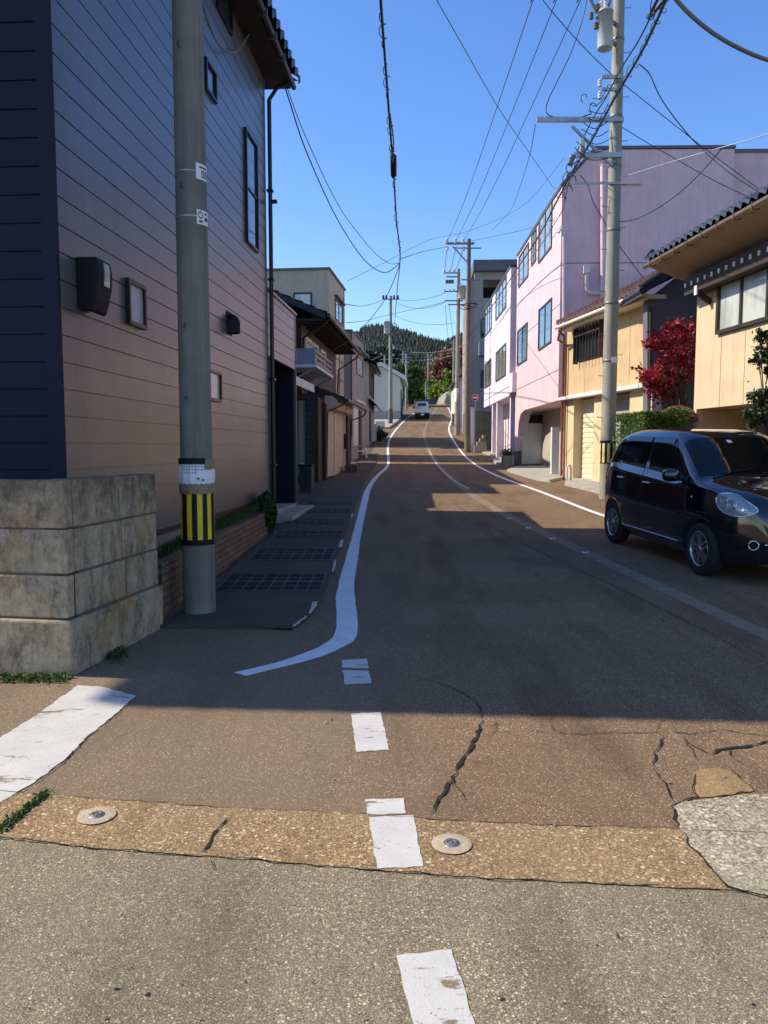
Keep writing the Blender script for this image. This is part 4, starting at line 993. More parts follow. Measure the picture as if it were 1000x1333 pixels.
win(hE, 'x', .7, 2.6, 4.7, 6.3, 0, 1, M['wood_dk'], M['shoji'], fw=.1, mull=2); win(hE, 'x', 3.4, 5.8, 4.7, 6.3, 0, 1, M['wood_dk'], M['glass'], fw=.1, mull=2)
MB().box(0, .05, .8, 2.4, 1.9, 3.7).build('door', M['wood_dk'], hE); MB().box(0, .3, 3.4, 4.2, 1.9, 3.0).build('air_conditioner', M['offwhite'], hE)
rebase(hE, G(46))
# -------- white gabled house
YF = 72.0
c0 = at(489, 500, YF); c1 = at(521, 500, YF)
hF = thing('white_gabled_house', 'pale green-white gabled house beside the road at the crest', 'house', (c1.x, YF, 0), -.05)
zr = at(496, 477, YF).z; ze = at(521, 492, YF).z; zl = at(489, 486, YF).z; wF = c1.x - c0.x; zb = 3.6
px_ = at(496, 477, YF).x - c1.x
mb = MB(); mb.prism([(0, 0, zb), (0, 0, ze), (px_, 0, zr), (-wF - 2.5, 0, ze + .1), (-wF - 2.5, 0, zb)], (0, 9, 0)); mb.build('wall', M['greenwhite'], hF)
mb = MB(); mb.prism([(.55, -.35, ze - .25), (.55, -.35, ze + .15), (px_, -.35, zr + .4), (px_, -.35, zr + .04)], (0, 9.8, 0)); mb.prism([(px_, -.35, zr + .04), (px_, -.35, zr + .4), (-wF - 2.9, -.35, ze + .35), (-wF - 2.9, -.35, ze - .02)], (0, 9.8, 0)); mb.build('roof', M['offwhite'], hF)
MB().box(0, .04, 1.5, 5.5, 4.4, 7.0).build('door', M['wood_dk'], hF); MB().box(0, .06, 6.2, 8.4, 4.4, 6.4).build('door', M['wood_dk'], hF)
MB().box(-wF - 2.4, .03, -.05, .0, 3.6, 4.9).build('plinth', M['concrete'], hF)
rebase(hF, G(72) - .1)
p = gp(498, 552); 
cp = thing('concrete_apron', 'pale low concrete kerb block at the foot of the far left pole', 'kerb', (.2, 62, G(62)), 0)
MB().prism([(-1.7, 0, -.2), (.2, 0, -.2), (1.2, 9, .75), (-1.7, 9, .75)], (0, 0, .35)).build('slab', M['concrete'], cp)
fp = at(495, 540, 60); fn = thing('white_panel_fence', 'small white panel standing left of the far left pole', 'fence', (fp.x, 60, G(60) + .1), 0)
MB().box(-.36, .36, 0, .03, .15, .62).build('panel', M['offwhite'], fn); MB().box(-.33, -.3, .04, .07, -.1, .2).box(.3, .33, .04, .07, -.1, .2).build_each('post', M['steel'], fn)
# barrier rack near shop house
p = gp(469, 597); rk = thing('barrier_stand', 'small white and orange barrier stand outside the grey building', 'barrier', (p.x, p.y, G(p.y)), .1)
mb = MB().beam((-.28, 0, .62), (.28, 0, .62), .05, .05); mb.build('top_rail', simple('faded_orange', (.7, .25, .12), .6, bstr=0), rk)
MB().beam((-.28, 0, .38), (.28, 0, .38), .03, .06).beam((-.25, 0, .6), (-.3, -.18, 0), .03, .03).beam((.25, 0, .6), (.33, -.18, 0), .03, .03).beam((.25, 0, .6), (.3, .18, 0), .03, .03).beam((-.25, 0, .6), (-.3, .18, 0), .03, .03).build('leg_frame', M['white'], rk)
p = gp(450, 618); bx = thing('planter_box', 'low brown planter box at the corner of the shop house', 'planter', (p.x + .12, p.y + 1.2, G(p.y)), 0)
MB().box(-.2, .25, -.3, .4, 0, .3).build('box', M['bark'], bx, bevel=.02); MB().box(-.17, .22, -.27, .37, .3, .31).build('soil', M['earth'], bx)

# ================================================================== RIGHT SIDE
# -------- tan house
YT = 16.4; kT = -.082; X0 = ray(905, 480).x / ray(905, 480).y * YT
hT = building('tan_house', 'tan rendered house with deep tiled eaves at the right edge of the photo', 'house', X0 - kT * YT, kT, YT, 0.0)
H = lambda u, v, x=0: hx(hT, u, v, x)
zs = at(905, 372, YT).z - .02; zo_ = at(912, 533, YT).z
ln = 9.5  # runs toward the camera: local y negative
mb = MB(); mb.box(0, 6.5, -ln, 0, zo_, zs + .3); mb.box(0, .12, -.12, 0, .2, zo_); mb.build('wall', M['tan'], hT)
MB().box(1.3, 6.5, -ln, -.0, .2, zo_).box(.12, 1.3, -.12, -.005, .2, zo_).build('ground_floor_wall', M['orange'], hT)
mb = MB(); mb.box(1.24, 1.3, -2.6, -2.0, .3, zo_); mb.build('door', M['brownpipe'], hT)
MB().box(.9, 1.02, -.62, -.5, .2, zo_).build('post', M['white'], hT)
sm_ = MB()
for u in (937.5, 968.5): y = H(u, 500).y; sm_.box(-.004, 0.0, y - .006, y + .006, zo_, H(u, 430).z)
y = H(1030, 500).y; sm_.box(-.004, 0, y - .006, y + .006, zo_, zs - .2); sm_.build_each('seam', M['seam'], hT)
a = H(938, 353); b_ = H(938, 435); e_ = H(1085, 400)
win(hT, 'x', e_.y, a.y, b_.z, a.z, 0, -1, M['frame_br'], M['shoji'], fw=.07, proud=.07, mull=4, sill=False)
# soffit, gutter, tiles
xe = -.85; g0 = H(846, 348, xe); zg_ = g0.z; yf = g0.y
mb = MB(); mb.add([(xe, yf, zg_), (xe, -ln - .5, zg_), (.15, -ln - .5, zs + .12), (.15, yf, zs + .12)], [(0, 1, 2, 3)]); mb.add([(xe, yf, zg_ + .03), (xe, -ln - .5, zg_ + .03), (3.2, -ln - .5, zs + 1.35), (3.2, yf, zs + 1.35)], [(0, 1, 2, 3)])
mb.add([(xe, yf, zg_), (.15, yf, zs + .12), (6.5, yf, zs + .12), (3.2, yf, zs + 1.35), (xe, yf, zg_ + .03)], [(0, 1, 2, 3, 4)]); mb.build('soffit', simple('soffit_board', (.34, .25, .17), .8, var=.15), hT, fix=False)
mb = MB(); tiled(mb, (xe - .06, yf + .08, zg_ + .16), (xe - .06, -ln - .5, zg_ + .19), (3.2, yf + .08, zs + 2.1), (3.2, -ln - .5, zs + 2.1), 44, 12, .055, .045, .07)
mb.tube([(xe + .05, yf + .06, zg_ + .2), (1.2, yf + .06, zg_ + .85), (3.2, yf + .06, zs + 1.7)], .09, 10); mb.tube([(xe - .02, yf + .1, zg_ + .22), (xe + .10, yf + .1, zg_ + .36), (xe + .18, yf + .1, zg_ + .34)], [.05, .06, .03], 8); mb.build('roof', M['tile2'], hT, fix=False)
gt = MB(); gt.tube([(xe - .08, yf + .05, zg_ + .02), (xe - .08, -ln - .5, zg_ + .02)], .058, 10); gt.build('gutter', M['copper'], hT)
gb = MB()
for i in range(18): gb.box(xe - .145, xe - .01, yf - .3 - i * .55, yf - .285 - i * .55, zg_ - .045, zg_ + .085)
gb.build_each('gutter_bracket', M['copper'], hT)
# timber rafter ends with white caps
mb = MB(); mb.box(-.30, 0, -ln, -.02, zs - .20, zs + .14); bm_ = mb.build('eaves_beam', M['wood_dk'], hT)
cp_ = MB()
for i in range(26): y = -.10 - i * .27; cp_.box(-.33, -.305, y - .024, y + .024, zs - .045, zs + .04)
cp_.box(-.335, -.305, -.62, -.52, zs - .28, zs - .10); cp_.box(-.335, -.305, -3.95, -3.85, zs - .28, zs - .10); cp_.build_each('white_cap', M['white'], bm_)
mb = MB(); mb.beam((-.3, -.57, zs - .22), (.0, -.57, zs - .42), .08, .10); mb.beam((-.3, -3.9, zs - .22), (0, -3.9, zs - .42), .08, .1); mb.build_each('bracket', M['wood_dk'], hT)
rebase(hT, G(15))
# -------- dark grey walled house behind the maple
hG = thing('grey_walled_house', 'dark grey walled house with a sloping black tiled roof behind the red maple', 'house', (6.9, 18.75, 0), 0)
def LG(u, v, Y=18.75): q = at(u, v, Y); return (q.x - 6.9, q.z)
gl = [LG(843, 610), LG(843, 391), LG(893, 352), LG(1010, 300), LG(1010, 610)]
MB().prism([(x, 0, z) for x, z in gl], (0, .32, 0)).build('wall', M['grey_dk'], hG)
r0_, r1_, r2_ = LG(826, 390), LG(895, 346), LG(1010, 285)
mb = MB(); mb.prism([(r0_[0], -.5, r0_[1]), (r1_[0], -.5, r1_[1] + .03), (r2_[0], -.5, r2_[1]), (r2_[0], -.5, r2_[1] + .22), (r1_[0], -.5, r1_[1] + .22), (r0_[0], -.5, r0_[1] + .15)], (0, 1.6, 0))
mb.tube([(r0_[0], -.45, r0_[1] + .2), (r1_[0], -.45, r1_[1] + .26), (r2_[0], -.45, r2_[1] + .26)], .08, 8)
for i in range(16): t = i / 15; mb.tube([(r0_[0] + (r2_[0] - r0_[0]) * t, -.52, r0_[1] + .12 + (r2_[1] - r0_[1]) * t), (r0_[0] + (r2_[0] - r0_[0]) * t, 1.0, r0_[1] + .12 + (r2_[1] - r0_[1]) * t)], .06, 6)
mb.build('roof', M['tile'], hG)
mb = MB().tube([(LG(846, 400)[0], -.06, LG(846, 400)[1]), (LG(845, 600)[0], -.06, .3)], .035, 6); mb.build('downpipe', M['wood_dk'], hG)
q = LG(852.5, 513); q2 = LG(852.5, 535); MB().box(q[0] - .12, q[0] + .12, -.16, 0, q2[1], q[1]).build('meter_box', M['offwhite'], hG)
rebase(hG, .4)
# -------- ochre house with roller shutter
kO = -.16; YO = 24.4; XO = ray(736, 560).x / ray(736, 560).y * YO
hO = building('ochre_house', 'ochre rendered house with a cream roller shutter between the pink building and the hedge', 'house', XO - kO * YO, kO, YO, 0.0)
ylen = 5.3; zw = 5.2
HO = lambda u, v, x=0: hx(hO, u, v, x)
yn = HO(845, 480).y
MB().box(0, .0 + .35, yn, 0, 3.0, zw).box(.35, 5, yn + .01, -.01, .3, zw - .02).build('wall', M['orange'], hO)
zl = HO(733, 520).z
mb = MB(); ys_ = [0, HO(746, 600).y, HO(772, 600).y, HO(783, 600).y, HO(818, 600).y, yn]
mb.box(0, .35, ys_[1], ys_[0], .3, 3.0).box(0, .35, ys_[3], ys_[2], .3, 3.0).box(0, .35, yn, ys_[4], .3, 3.0); mb.build_each('pillar', simple('cream_render', (.62,.50,.30), .85, var=.12, streak=.15), hO)
def shutter(root, x, y0, y1, z0, z1, m):
    mb = MB(); n = int((z1 - z0) / .075)
    for k in range(n): z = z0 + k * (z1 - z0) / n; mb.box(x - .02 - .012 * (k % 2), x, y0, y1, z, z + (z1 - z0) / n)
    return mb.build('roller_shutter', m, root)
shutter(hO, .30, ys_[2], ys_[1], .5, 2.95, M['cream']); shutter(hO, .33, ys_[4], ys_[3], .5, 2.95, M['grey_r'])
mb = MB(); mb.prism([(-.22, 0.3, 2.98), (-.22, .3, 3.05), (0, .3, 3.12), (0, .3, 2.98)], (0, yn - .4, 0)); mb.build('lintel_hood', M['offwhite'], hO)
a = HO(755, 437); b_ = HO(788, 468); wf = win(hO, 'x', b_.y, a.y, HO(755, 471).z, HO(755, 430).z, 0, -1, M['frame_br'], M['glass'], fw=.05)
mb = MB(); 
for i in range(9): y = b_.y + (a.y - b_.y) * i / 8; mb.box(-.20, -.17, y - .012, y + .012, HO(755, 474).z, HO(755, 427).z)
mb.box(-.20, -.17, b_.y, a.y, HO(755, 440).z, HO(755, 438).z); mb.box(-.19, -.04, b_.y - .02, b_.y, HO(755, 474).z, HO(755, 427).z).box(-.19, -.04, a.y, a.y + .02, HO(755, 474).z, HO(755, 427).z); mb.build('window_bars', M['frame_br'], wf)
g0 = HO(726, 427, -.45); g1 = HO(836, 385, -.45)
zO = (g0.z + g1.z) / 2
mb = MB(); tiled(mb, (-.47, g0.y, zO + .17), (-.47, yn - .7, zO + .17), (3.0, g0.y, zO + 1.9), (3.0, yn - .7, zO + 1.9), 22, 9, .06, .04, .12); mb.build('roof', M['tile_red'], hO, fix=False)
MB().box(-.40, .1, yn - .55, g0.y - .05, zO - .10, zO - .0).build('soffit', M['cream'], hO)
gt = MB(); gt.tube([(-.50, g0.y, zO + .02), (-.50, yn - .6, zO + .02)], .055, 8); gt.build('gutter', M['cream'], hO)
gt = MB(); gt.tube([(-.48, g0.y - .15, zO - .05), (-.3, g0.y - .15, zO - .25), (-.06, .12, zO - .4), (-.06, .12, .45)], .04, 8); gt.build('downpipe', M['brownpipe'], hO)
gt = MB(); gt.tube([(-.5, g0.y - .35, zO - .05), (-.34, -.1, zO - .3), (-.07, -.12, zO - .45), (-.07, -.12, .95), (-.07, -.12, .5)], .035, 8); gt.build('downpipe', M['brownpipe'], hO)
sm_ = MB(); 
for y in (-1.4, -2.9, -4.2): sm_.box(-.004, 0, y - .006, y + .006, 3.12, zw)
sm_.build_each('seam', M['seam'], hO)
rebase(hO, G(22))
# -------- pink building
Y1 = 25.0; kP = .0157; XP = ray(729, 400).x / ray(729, 400).y * Y1
hP = building('pink_building', 'large pink three storey building with overhanging upper floors', 'building', XP - kP * Y1, kP, Y1, 0.0)
HP = lambda u, v, x=0: hx(hP, u, v, x)
LP = HP(672, 450).y; zt0 = at(727, 243, Y1).z; zt1 = at(776, 195, Y1).z; zu = at(722, 521, Y1).z
xa = at(776, 195, Y1).x - XP; xb = at(955, 195, Y1).x - XP
YB = LP + 4.5
mb = MB(); mb.prism([(0, 0, zu), (0, 0, zt0), (xa, 0, zt1), (xb, 0, zt1), (xb, 0, .3), (1.05, 0, .3), (1.05, 0, zu)], (0, LP, 0)); mb.build('wall', M['pink'], hP)
MB().prism([(-.03, -.03, zt0), (xa, -.03, zt1 + .02), (xb + .03, -.03, zt1 + .02), (xb + .03, -.03, zt1 + .11), (xa - .03, -.03, zt1 + .11), (-.06, -.03, zt0 + .07)], (0, LP + .03, 0)).build('parapet_cap', M['grey_dk'], hP)
zt2 = at(990, 200, Y1 + .5).z
MB().box(xb, xb + 4, .5, LP, .3, zt2).build('rear_wall', M['pink'], hP); MB().box(xb, xb + 4, .45, LP, zt2, zt2 + .1).build('parapet_cap', M['grey_dk'], hP)
jn = MB(); zj1 = at(800, 343, Y1).z; jn.box(.0, xb, -.006, 0, zj1, zj1 + .025)
zj2 = HP(672, 536).z; 
for (u, v) in ((727, 482), (727, 398), (727, 300)):
    z = HP(u, v).z - (.0); jn.box(-.006, 0, 0, LP, z, z + .025)
jn.build('render_joint', M['groove'], hP)
for u0, u1, v0, v1, gm in ((702, 720, 257, 320, 'curtain'), (692.5, 699, 296, 338, 'curtain'), (676, 689, 315, 358, 'curtain'), (701.7, 719.3, 387, 444.7, 'glass_blue'), (674, 687.4, 419, 467.6, 'glass_blue')):
    a = HP(u0, v1); b_ = HP(u1, v0); c_ = HP(u1, v1)
    win(hP, 'x', a.y, b_.y, c_.z, b_.z, 0, -1, M['frame_br'], M[gm], fw=.06, proud=.04, mull=2)
# ground floor: haunched end pillar, recess walls, pale door
mb = MB(); x2 = .42
yA = LP - 1.05
mb.prism([(0, LP - .85, .3), (0, LP - .85, zu - .95), (0, LP - 1.0, zu - .45), (0, LP - 1.5, zu - .12), (0, LP - 2.4, zu), (0, LP, zu), (0, LP, .3)], (x2, 0, 0)); mb.build('pillar', M['pink'], hP)
MB().box(-.012, x2 + .012, LP - .87, LP + .01, .3, 1.35).build('pillar_base', M['stone'], hP)
MB().box(-.02, .22, .75, 1.0, .35, HP(727, 555).z).build('gate_post', M['offwhite'], hP)
MB().box(1.04, 1.05, 0.2, LP, .3, zu).build('recess_wall', M['beige'], hP)
yd = LP - .9; a = hy(hP, 680, 551, yd); b_ = hy(hP, 706, 604, yd)
MB().box(x2 - .1, 1.05, yd + .08, yd + .3, .3, zu).build('recess_end_wall', M['grey_r'], hP)
MB().box(a.x, min(b_.x, 1.03), yd, yd + .07, b_.z, a.z).build('garage_door', M['greenwhite'], hP)
MB().box(a.x - .05, 1.03, yd + .01, yd + .075, a.z, a.z + .35).build('door_head', M['frame_blk'], hP)
# pipes on the side wall
def sp(u, v, dy=-.12): q = hy(hP, u, v, dy); return (q.x, dy, q.z)
dpx = MB().tube([sp(734, 520), sp(734, 302), sp(731, 297), sp(727, 303)], .045, 8); dpx.build('downpipe', M['pink2'], hP)
MB().tube([sp(785, 430), sp(785, 214)], .085, 10).build('soil_pipe', M['pink'], hP)
mb = MB().tube([sp(785, 381), sp(768, 381), sp(764, 376), sp(764, 352)], .06, 8); mb.tube([sp(764, 356), sp(764, 346)], .11, 8); mb.build('vent_pipe', M['pink2'], hP)
MB().tube([sp(805, 239, -.05), sp(835, 239, -.05)], .03, 6).build('conduit', M['pink'], hP)
rebase(hP, G(28))
# -------- paler pink wing beyond
Y2 = 34.6; X2 = ray(664, 450).x / ray(664, 450).y * Y2
hQ = building('pale_pink_building', 'paler pink building with columns under its overhang, beyond the large pink one', 'building', X2 - .022 * Y2, .022, Y2, 0.0)
HQ = lambda u, v, x=0: hx(hQ, u, v, x)
LQ = HQ(631, 450).y; zq = HQ(664, 350).z; zqu = HQ(640, 526).z
MB().box(0, 5, 0, LQ, zqu, zq).build('wall', M['pink2'], hQ); MB().box(-.04, 5, -.04, LQ + .04, zq, zq + .1).build('parapet_cap', M['frame_br'], hQ)
MB().box(-.0, .95, -.9, 0, zqu + .1, hy(hQ, 668, 487, 0).z).build('bay', M['pink2'], hQ)
jn = MB()
for (u, v) in ((664, 402), (664, 503)): z = HQ(u, v).z; jn.box(-.006, 0, 0, LQ, z, z + .03)
jn.build('render_joint', M['groove'], hQ)
for u0, u1, v0, v1 in ((646, 660, 358, 399), (632, 641, 389, 427), (646, 659.4, 446, 488), (631.6, 640, 466, 500)):
    a = HQ(u0, v1); b_ = HQ(u1, v0); c_ = HQ(u1, v1); win(hQ, 'x', a.y, b_.y, c_.z, b_.z, 0, -1, M['frame_br'], M['curtain'], fw=.07, mull=3)
mb = MB(); cy = [HQ(640, 560).y, HQ(645, 560).y]
MB().box(.05, .35, cy[0] - .0, cy[0] + .35, .8, zqu).build('column', M['pink2'], hQ); MB().box(.05, .35, cy[1] - .3, cy[1] + .05, .8, zqu).build('column', M['pink2'], hQ)
MB().box(.9, 5, .2, LQ, .5, zqu).box(.1, .9, .2, .5, .5, zqu).build('recess_wall', M['pink2'], hQ)
rebase(hQ, G(36))
p = gp(664, 609); pl = thing('stone_planter', 'square concrete planter with a green shrub at the pink pillar', 'planter', (p.x, p.y + .5, G(p.y)), .05)
MB().prism([(-.24, -.2, 0), (.16, -.2, 0), (.18, .2, 0), (-.25, .2, 0)], (0, 0, .5)).build('trough', M['stone_lt'], pl, bevel=.02)
mb = MB(); leaf_cards(mb, 600, lambda: (rnd.gauss(-.04, .12), rnd.gauss(0, .1), .5 + abs(rnd.gauss(0, .13))), (.05, .10)); mb.build('plant', M['grass'], pl, fix=False)
# driveway slabs (sloping concrete aprons)
def slab(label, pts, th=.10, m='concrete'):
    P = [gp(*p) for p in pts]; c_ = sum(P, Vector()) / len(P); t = thing('driveway_slab', label, 'slab', c_)
    top_ = [q - c_ + Vector((0, 0, th)) for q in P]; MB().prism([q - Vector((0, 0, .2)) for q in top_], (0, 0, .2)).build('slab', M[m], t)
slab('long sloping concrete slab under the pink overhang', [(660, 614), (700, 626), (716, 628), (733, 624), (731, 608), (672, 609)], .08)
slab('pale concrete slab in front of the cream roller shutter', [(735, 632), (788, 645), (800, 630), (800, 618), (740, 622)], .06)
slab('small tilted concrete slab left of the stone planter', [(640, 600), (648, 606), (660, 606), (660, 597)], .1)
slab('concrete slab in front of the pale pink columns', [(628, 590), (640, 594), (662, 590), (660, 585), (634, 585)], .08)
p = gp(738, 628); bl_ = thing('stand_pipe', 'short white pipe bollard at the corner of the ochre house', 'pipe', (p.x, p.y, G(p.y)), 0)
MB().tube([(0, 0, 0), (0, 0, .42), (.03, 0, .5), (.09, 0, .5), (.12, 0, .42), (.12, 0, 0)], .03, 8).build('pipe', M['offwhite'], bl_)
# -------- grey building with dark roof
Y3 = 50.0; X3 = at(617, 450, Y3).x
hR = thing('grey_terrace_building', 'grey building with a dark flat roof and open top balcony beyond the pink ones', 'building', (X3, Y3, 0), -.05)
def L3(u, v): q = at(u, v, Y3); return (q.x - X3, q.z)
zr0 = L3(617, 354)[1]; zr1 = L3(617, 340)[1]; zf = L3(617, 388)[1]; zo1 = L3(617, 364)[1]; xr = L3(668, 400)[0] + 2
mb = MB(); mb.box(0, xr, .02, 8, 1.5, zf).box(.0, .55, .02, .5, zf, zr0).box(2.0, xr, .02, .4, zo1, zr0).box(.55, xr, .02, .4, zo1, zr0); mb.box(0.01, xr, 2.5, 7.9, zf, zr0); mb.build('wall', M['grey_r'], hR)
MB().box(-.1, xr, -.4, 8, zr0, zr1).build('roof', M['grey_dk'], hR)
MB().box(-.32, .0, .0, 8, 1.5, L3(617, 365)[1]).build('side_wall', simple('dusty_brown', (.34,.24,.23), .9), hR)
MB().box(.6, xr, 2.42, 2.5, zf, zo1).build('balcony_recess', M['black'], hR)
for (u0, u1, v0, v1) in ((626, 631, 415, 440), (626, 631, 482, 505)):
    a = L3(u0, v0); b_ = L3(u1, v1); win(hR, 'y', a[0], b_[0] + .2, b_[1], a[1], 0, -1, M['frame_br'], M['glass'], fw=.08)
a = L3(623, 446); b_ = L3(632, 464); MB().box(a[0], b_[0], -.7, 0, b_[1], a[1]).build('balcony', M['bluegrey'], hR)
rebase(hR, G(50))
# retaining wall, steps, post
Yw = 43.2
def Lw(u, v, Y=Yw): return at(u, v, Y)
a = Lw(617, 533); b_ = Lw(642, 590)
rw = thing('stone_retaining_wall', 'dark stone retaining wall beside the pale pink columns', 'retaining wall', (a.x, Yw, G(Yw)))
MB().prism([(0, 0, -.3), (0, 0, a.z - G(Yw)), (b_.x - a.x, 0, a.z - G(Yw) - .1), (b_.x - a.x, 0, -.3)], (0, 6, 0)).build('stonework', M['stone'], rw, bevel=.03)
st = thing('stone_steps', 'small stone steps in front of the dark retaining wall', 'steps', (a.x, Yw - 1.2, G(Yw - 1.2)))
mb = MB(); mb.box(-.1, .6, 0, 1.18, -.2, .42).box(.15, .6, .3, 1.18, .42, .62).box(.3, .6, .55, 1.18, .62, .8).box(.45, .6, .8, 1.18, .8, 1.0); mb.build('treads', M['stone_lt'], st, bevel=.01)
a = Lw(615, 532, 42.6); wp = thing('white_gate_post', 'tall white post at the corner of the dark retaining wall', 'post', (a.x, 42.6, G(42.6)))
MB().box(-.12, .10, -.1, .1, -.1, a.z - G(42.6)).build('shaft', M['white'], wp, bevel=.01); MB().box(-.15, .13, -.13, .13, a.z - G(42.6), a.z - G(42.6) + .08).build('cap', M['offwhite'], wp)
a = Lw(618.6, 517.6, 42.4); sg = thing('no_entry_sign', 'round red sign with a white bar on a thin post', 'road sign', (a.x, 42.4, G(42.4)))
MB().tube([(0, 0, 0), (0, 0, a.z - G(42.4) + .18)], .025, 8).build('post', M['steel'], sg)
MB().lathe([(0, -.035), (.185, -.035), (.185, -.025), (0, -.025)], (0, 0, a.z - G(42.4)), 28, 'Y').build('sign_face', M['red'], sg)
mb = MB().box(-.13, .13, -.041, -.037, a.z - G(42.4) - .03, a.z - G(42.4) + .03); mb.lathe([(.17, -.0385), (.187, -.0385)], (0, 0, a.z - G(42.4)), 28, 'Y'); mb.build('white_bar', M['white'], sg)
# far small buildings / walls on the right
hS = thing('pale_far_house', 'pale green walled house behind the second right hand pole', 'house', (at(598, 500, 66).x, 66, 0), -.03)
z0_ = G(66); zt_ = at(600, 484, 66).z
MB().prism([(0, 0, z0_ - .5), (0, 0, at(598, 492, 66).z), (1.6, 0, zt_ + .6), (4, 0, zt_ + .8), (4, 0, z0_ - .5)], (0, 12, 0)).build('wall', M['greenwhite'], hS)
mb = MB(); tiled(mb, (-.3, -.3, at(598, 492, 66).z - .05), (-.3, 12, at(598, 492, 66).z - .05), (2.4, -.3, zt_ + .8), (2.4, 12, zt_ + .8), 14, 5, .05, .03, .1); mb.build('roof', M['tile2'], hS, fix=False)
win(hS, 'y', .5, 1.1, z0_ + 1.2, z0_ + 2.6, 0, -1, M['frame_br'], M['glass'], fw=.08); MB().box(-.6, .0, -.1, .6, z0_, z0_ + 1.0).build('plinth', M['stone_lt'], hS); rebase(hS, z0_)
Yc = 110.0
def Lc(u, v): return at(u, v, Yc)
sw_ = thing('slope_retaining_wall', 'pale sloping masonry retaining wall at the crest of the road', 'retaining wall', (Lc(566, 528).x, Yc, 6.5))
pts = [at(565, 532, 124), at(567, 521, 124), at(581, 510, 112), at(600, 507, 98), at(600, 534, 98), at(581, 532, 112)]
MB().prism([q - Vector((Lc(566, 528).x, Yc, 6.5)) for q in pts], (2, .5, 0)).build('masonry', M['stone_lt'], sw_)
dw = thing('far_dark_wall', 'low dark wall closing the view right of the white truck', 'wall', (Lc(556, 528).x, 112.5, 6.5)); q0 = at(540, 535, 112.5); q1 = at(568, 517, 112.5)
MB().prism([(q0.x - dw.location.x, 0, 0), (q0.x - dw.location.x, 0, q1.z - 7.1), (q1.x - dw.location.x, 0, q1.z - 6.5), (q1.x - dw.location.x, 0, 0)], (0, .5, 0)).build('masonry', M['grey_dk'], dw)
os_ = thing('orange_sign', 'plain orange rectangular board on a thin post by the sloping wall', 'sign', (at(587, 510, 95).x, 95, G(95)))
q0 = at(584.5, 504, 95); q1 = at(592.5, 511, 95)
MB().box(q0.x - os_.location.x, q1.x - os_.location.x, -.03, 0, q1.z - G(95), q0.z - G(95)).build('board', M['orange_sign'], os_); MB().tube([(0, .05, 0), (0, .05, q0.z - G(95))], .04, 6).build('post', M['steel'], os_)
# ================================================================== POLES
def insulator(mb, p, h=.16, r=.045, n=3):
    p = Vector(p); prof = [(0, 0)]
    for i in range(n): z = h * i / n; prof += [(r*.5, z), (r, z + h*.10), (r, z + h*.16), (r*.55, z + h*.26)]
    prof += [(r*.5, h), (0, h)]; mb.lathe(prof, p, 10)
def pat(t, u, v, dy=0.0):
    q = at(u, v, t.location.y + dy); return q - t.location
def transformer(t, c, r, h):
    c = Vector(c); mb = MB(); mb.lathe([(0, 0), (r*.96, 0), (r, .03), (r, h), (r*1.04, h), (r*1.04, h+.03), (r*.9, h+.05), (0, h+.07)], c, 24)
    o = mb.build('transformer', M['tx_grey'], t); mb = MB()
    for a in (2.2, 3.2, 4.4): insulator(mb, c + Vector((math.cos(a)*r*.6, math.sin(a)*r*.6, h + .05)), .18, .05)
    mb.build_each('bushing', M['porcelain'], o)
    MB().beam(c + Vector((r*.6, 0, h*.25)), (0, 0, c.z + h*.25), .06, .06).beam(c + Vector((r*.6, 0, h*.8)), (0, 0, c.z + h*.8), .06, .06).build('hanger', M['steel_dk'], o); return o
# big right pole
b1 = at(791, 600, 17.0); b1.z = G(17)
P1 = pole('utility_pole', 'tall concrete pole with a grey transformer and striped sleeve behind the black car', b1, 12.9, .165, .105, M['pole_light'], PG, (.001, 0))
MB().lathe([(.168, 0), (.168, .5)], (0, 0, at(790, 603, 17).z - b1.z), 28).build('hazard_sleeve', M['black'], P1)
mb = MB(); zs0 = at(790, 602, 17).z - b1.z; zs1 = at(790, 577, 17).z - b1.z
for k in range(9):
    a0 = math.pi * 2 * k / 9 + .2; vs = []
    for i in range(5): a = a0 + .34 * i / 4; vs += [(.171*math.cos(a), .171*math.sin(a), zs0), (.171*math.cos(a), .171*math.sin(a), zs1)]
    mb.add(vs, [(2*i, 2*i+2, 2*i+3, 2*i+1) for i in range(4)])
mb.build('yellow_stripe', simple('pale_hazard', (.75,.62,.25), .6, bstr=0), P1, fix=False)
a = pat(P1, 697, 160); b_ = pat(P1, 800, 158); zA = (a.z + b_.z) / 2
MB().box(a.x, .12, -.17, -.09, zA - .045, zA + .045).build('crossarm', M['steel'], P1)
MB().beam(pat(P1, 745, 164, -.1), pat(P1, 797, 216, -.1), .05, .05).build('brace', M['steel'], P1)
mb = MB(); a = pat(P1, 745, 205); mb.box(a.x, .12, -.17, -.09, a.z - .05, a.z + .05); a = pat(P1, 744, 241); mb.box(a.x, .1, -.15, -.11, a.z - .02, a.z + .02); a = pat(P1, 781, 104); mb.box(a.x, .05, -.16, -.10, a.z - .03, a.z + .03); a = pat(P1, 781, 120); mb.box(a.x, .05, -.16, -.10, a.z - .03, a.z + .03)
mb.build_each('bracket', M['steel'], P1)
mb = MB(); a = pat(P1, 756, 204); mb.lathe([(0, 0), (.055, 0), (.055, .26), (.03, .30), (0, .30)], a + Vector((0, -.13, .05)), 14); a = pat(P1, 698, 160)
for (u, v) in ((781, 110), (781, 126)): insulator(mb, pat(P1, u, v, -.13) - Vector((0, 0, .05)), .16, .05)
mb.build_each('insulator', M['porcelain'], P1)
mb = MB(); 
for (u, v) in ((745, 205), (743, 212), (741, 228)): q = pat(P1, u, v, -.13); mb.lathe([(0, -.05), (.06, -.05), (.07, 0), (.05, .06), (0, .07)], q, 12, 'Y')
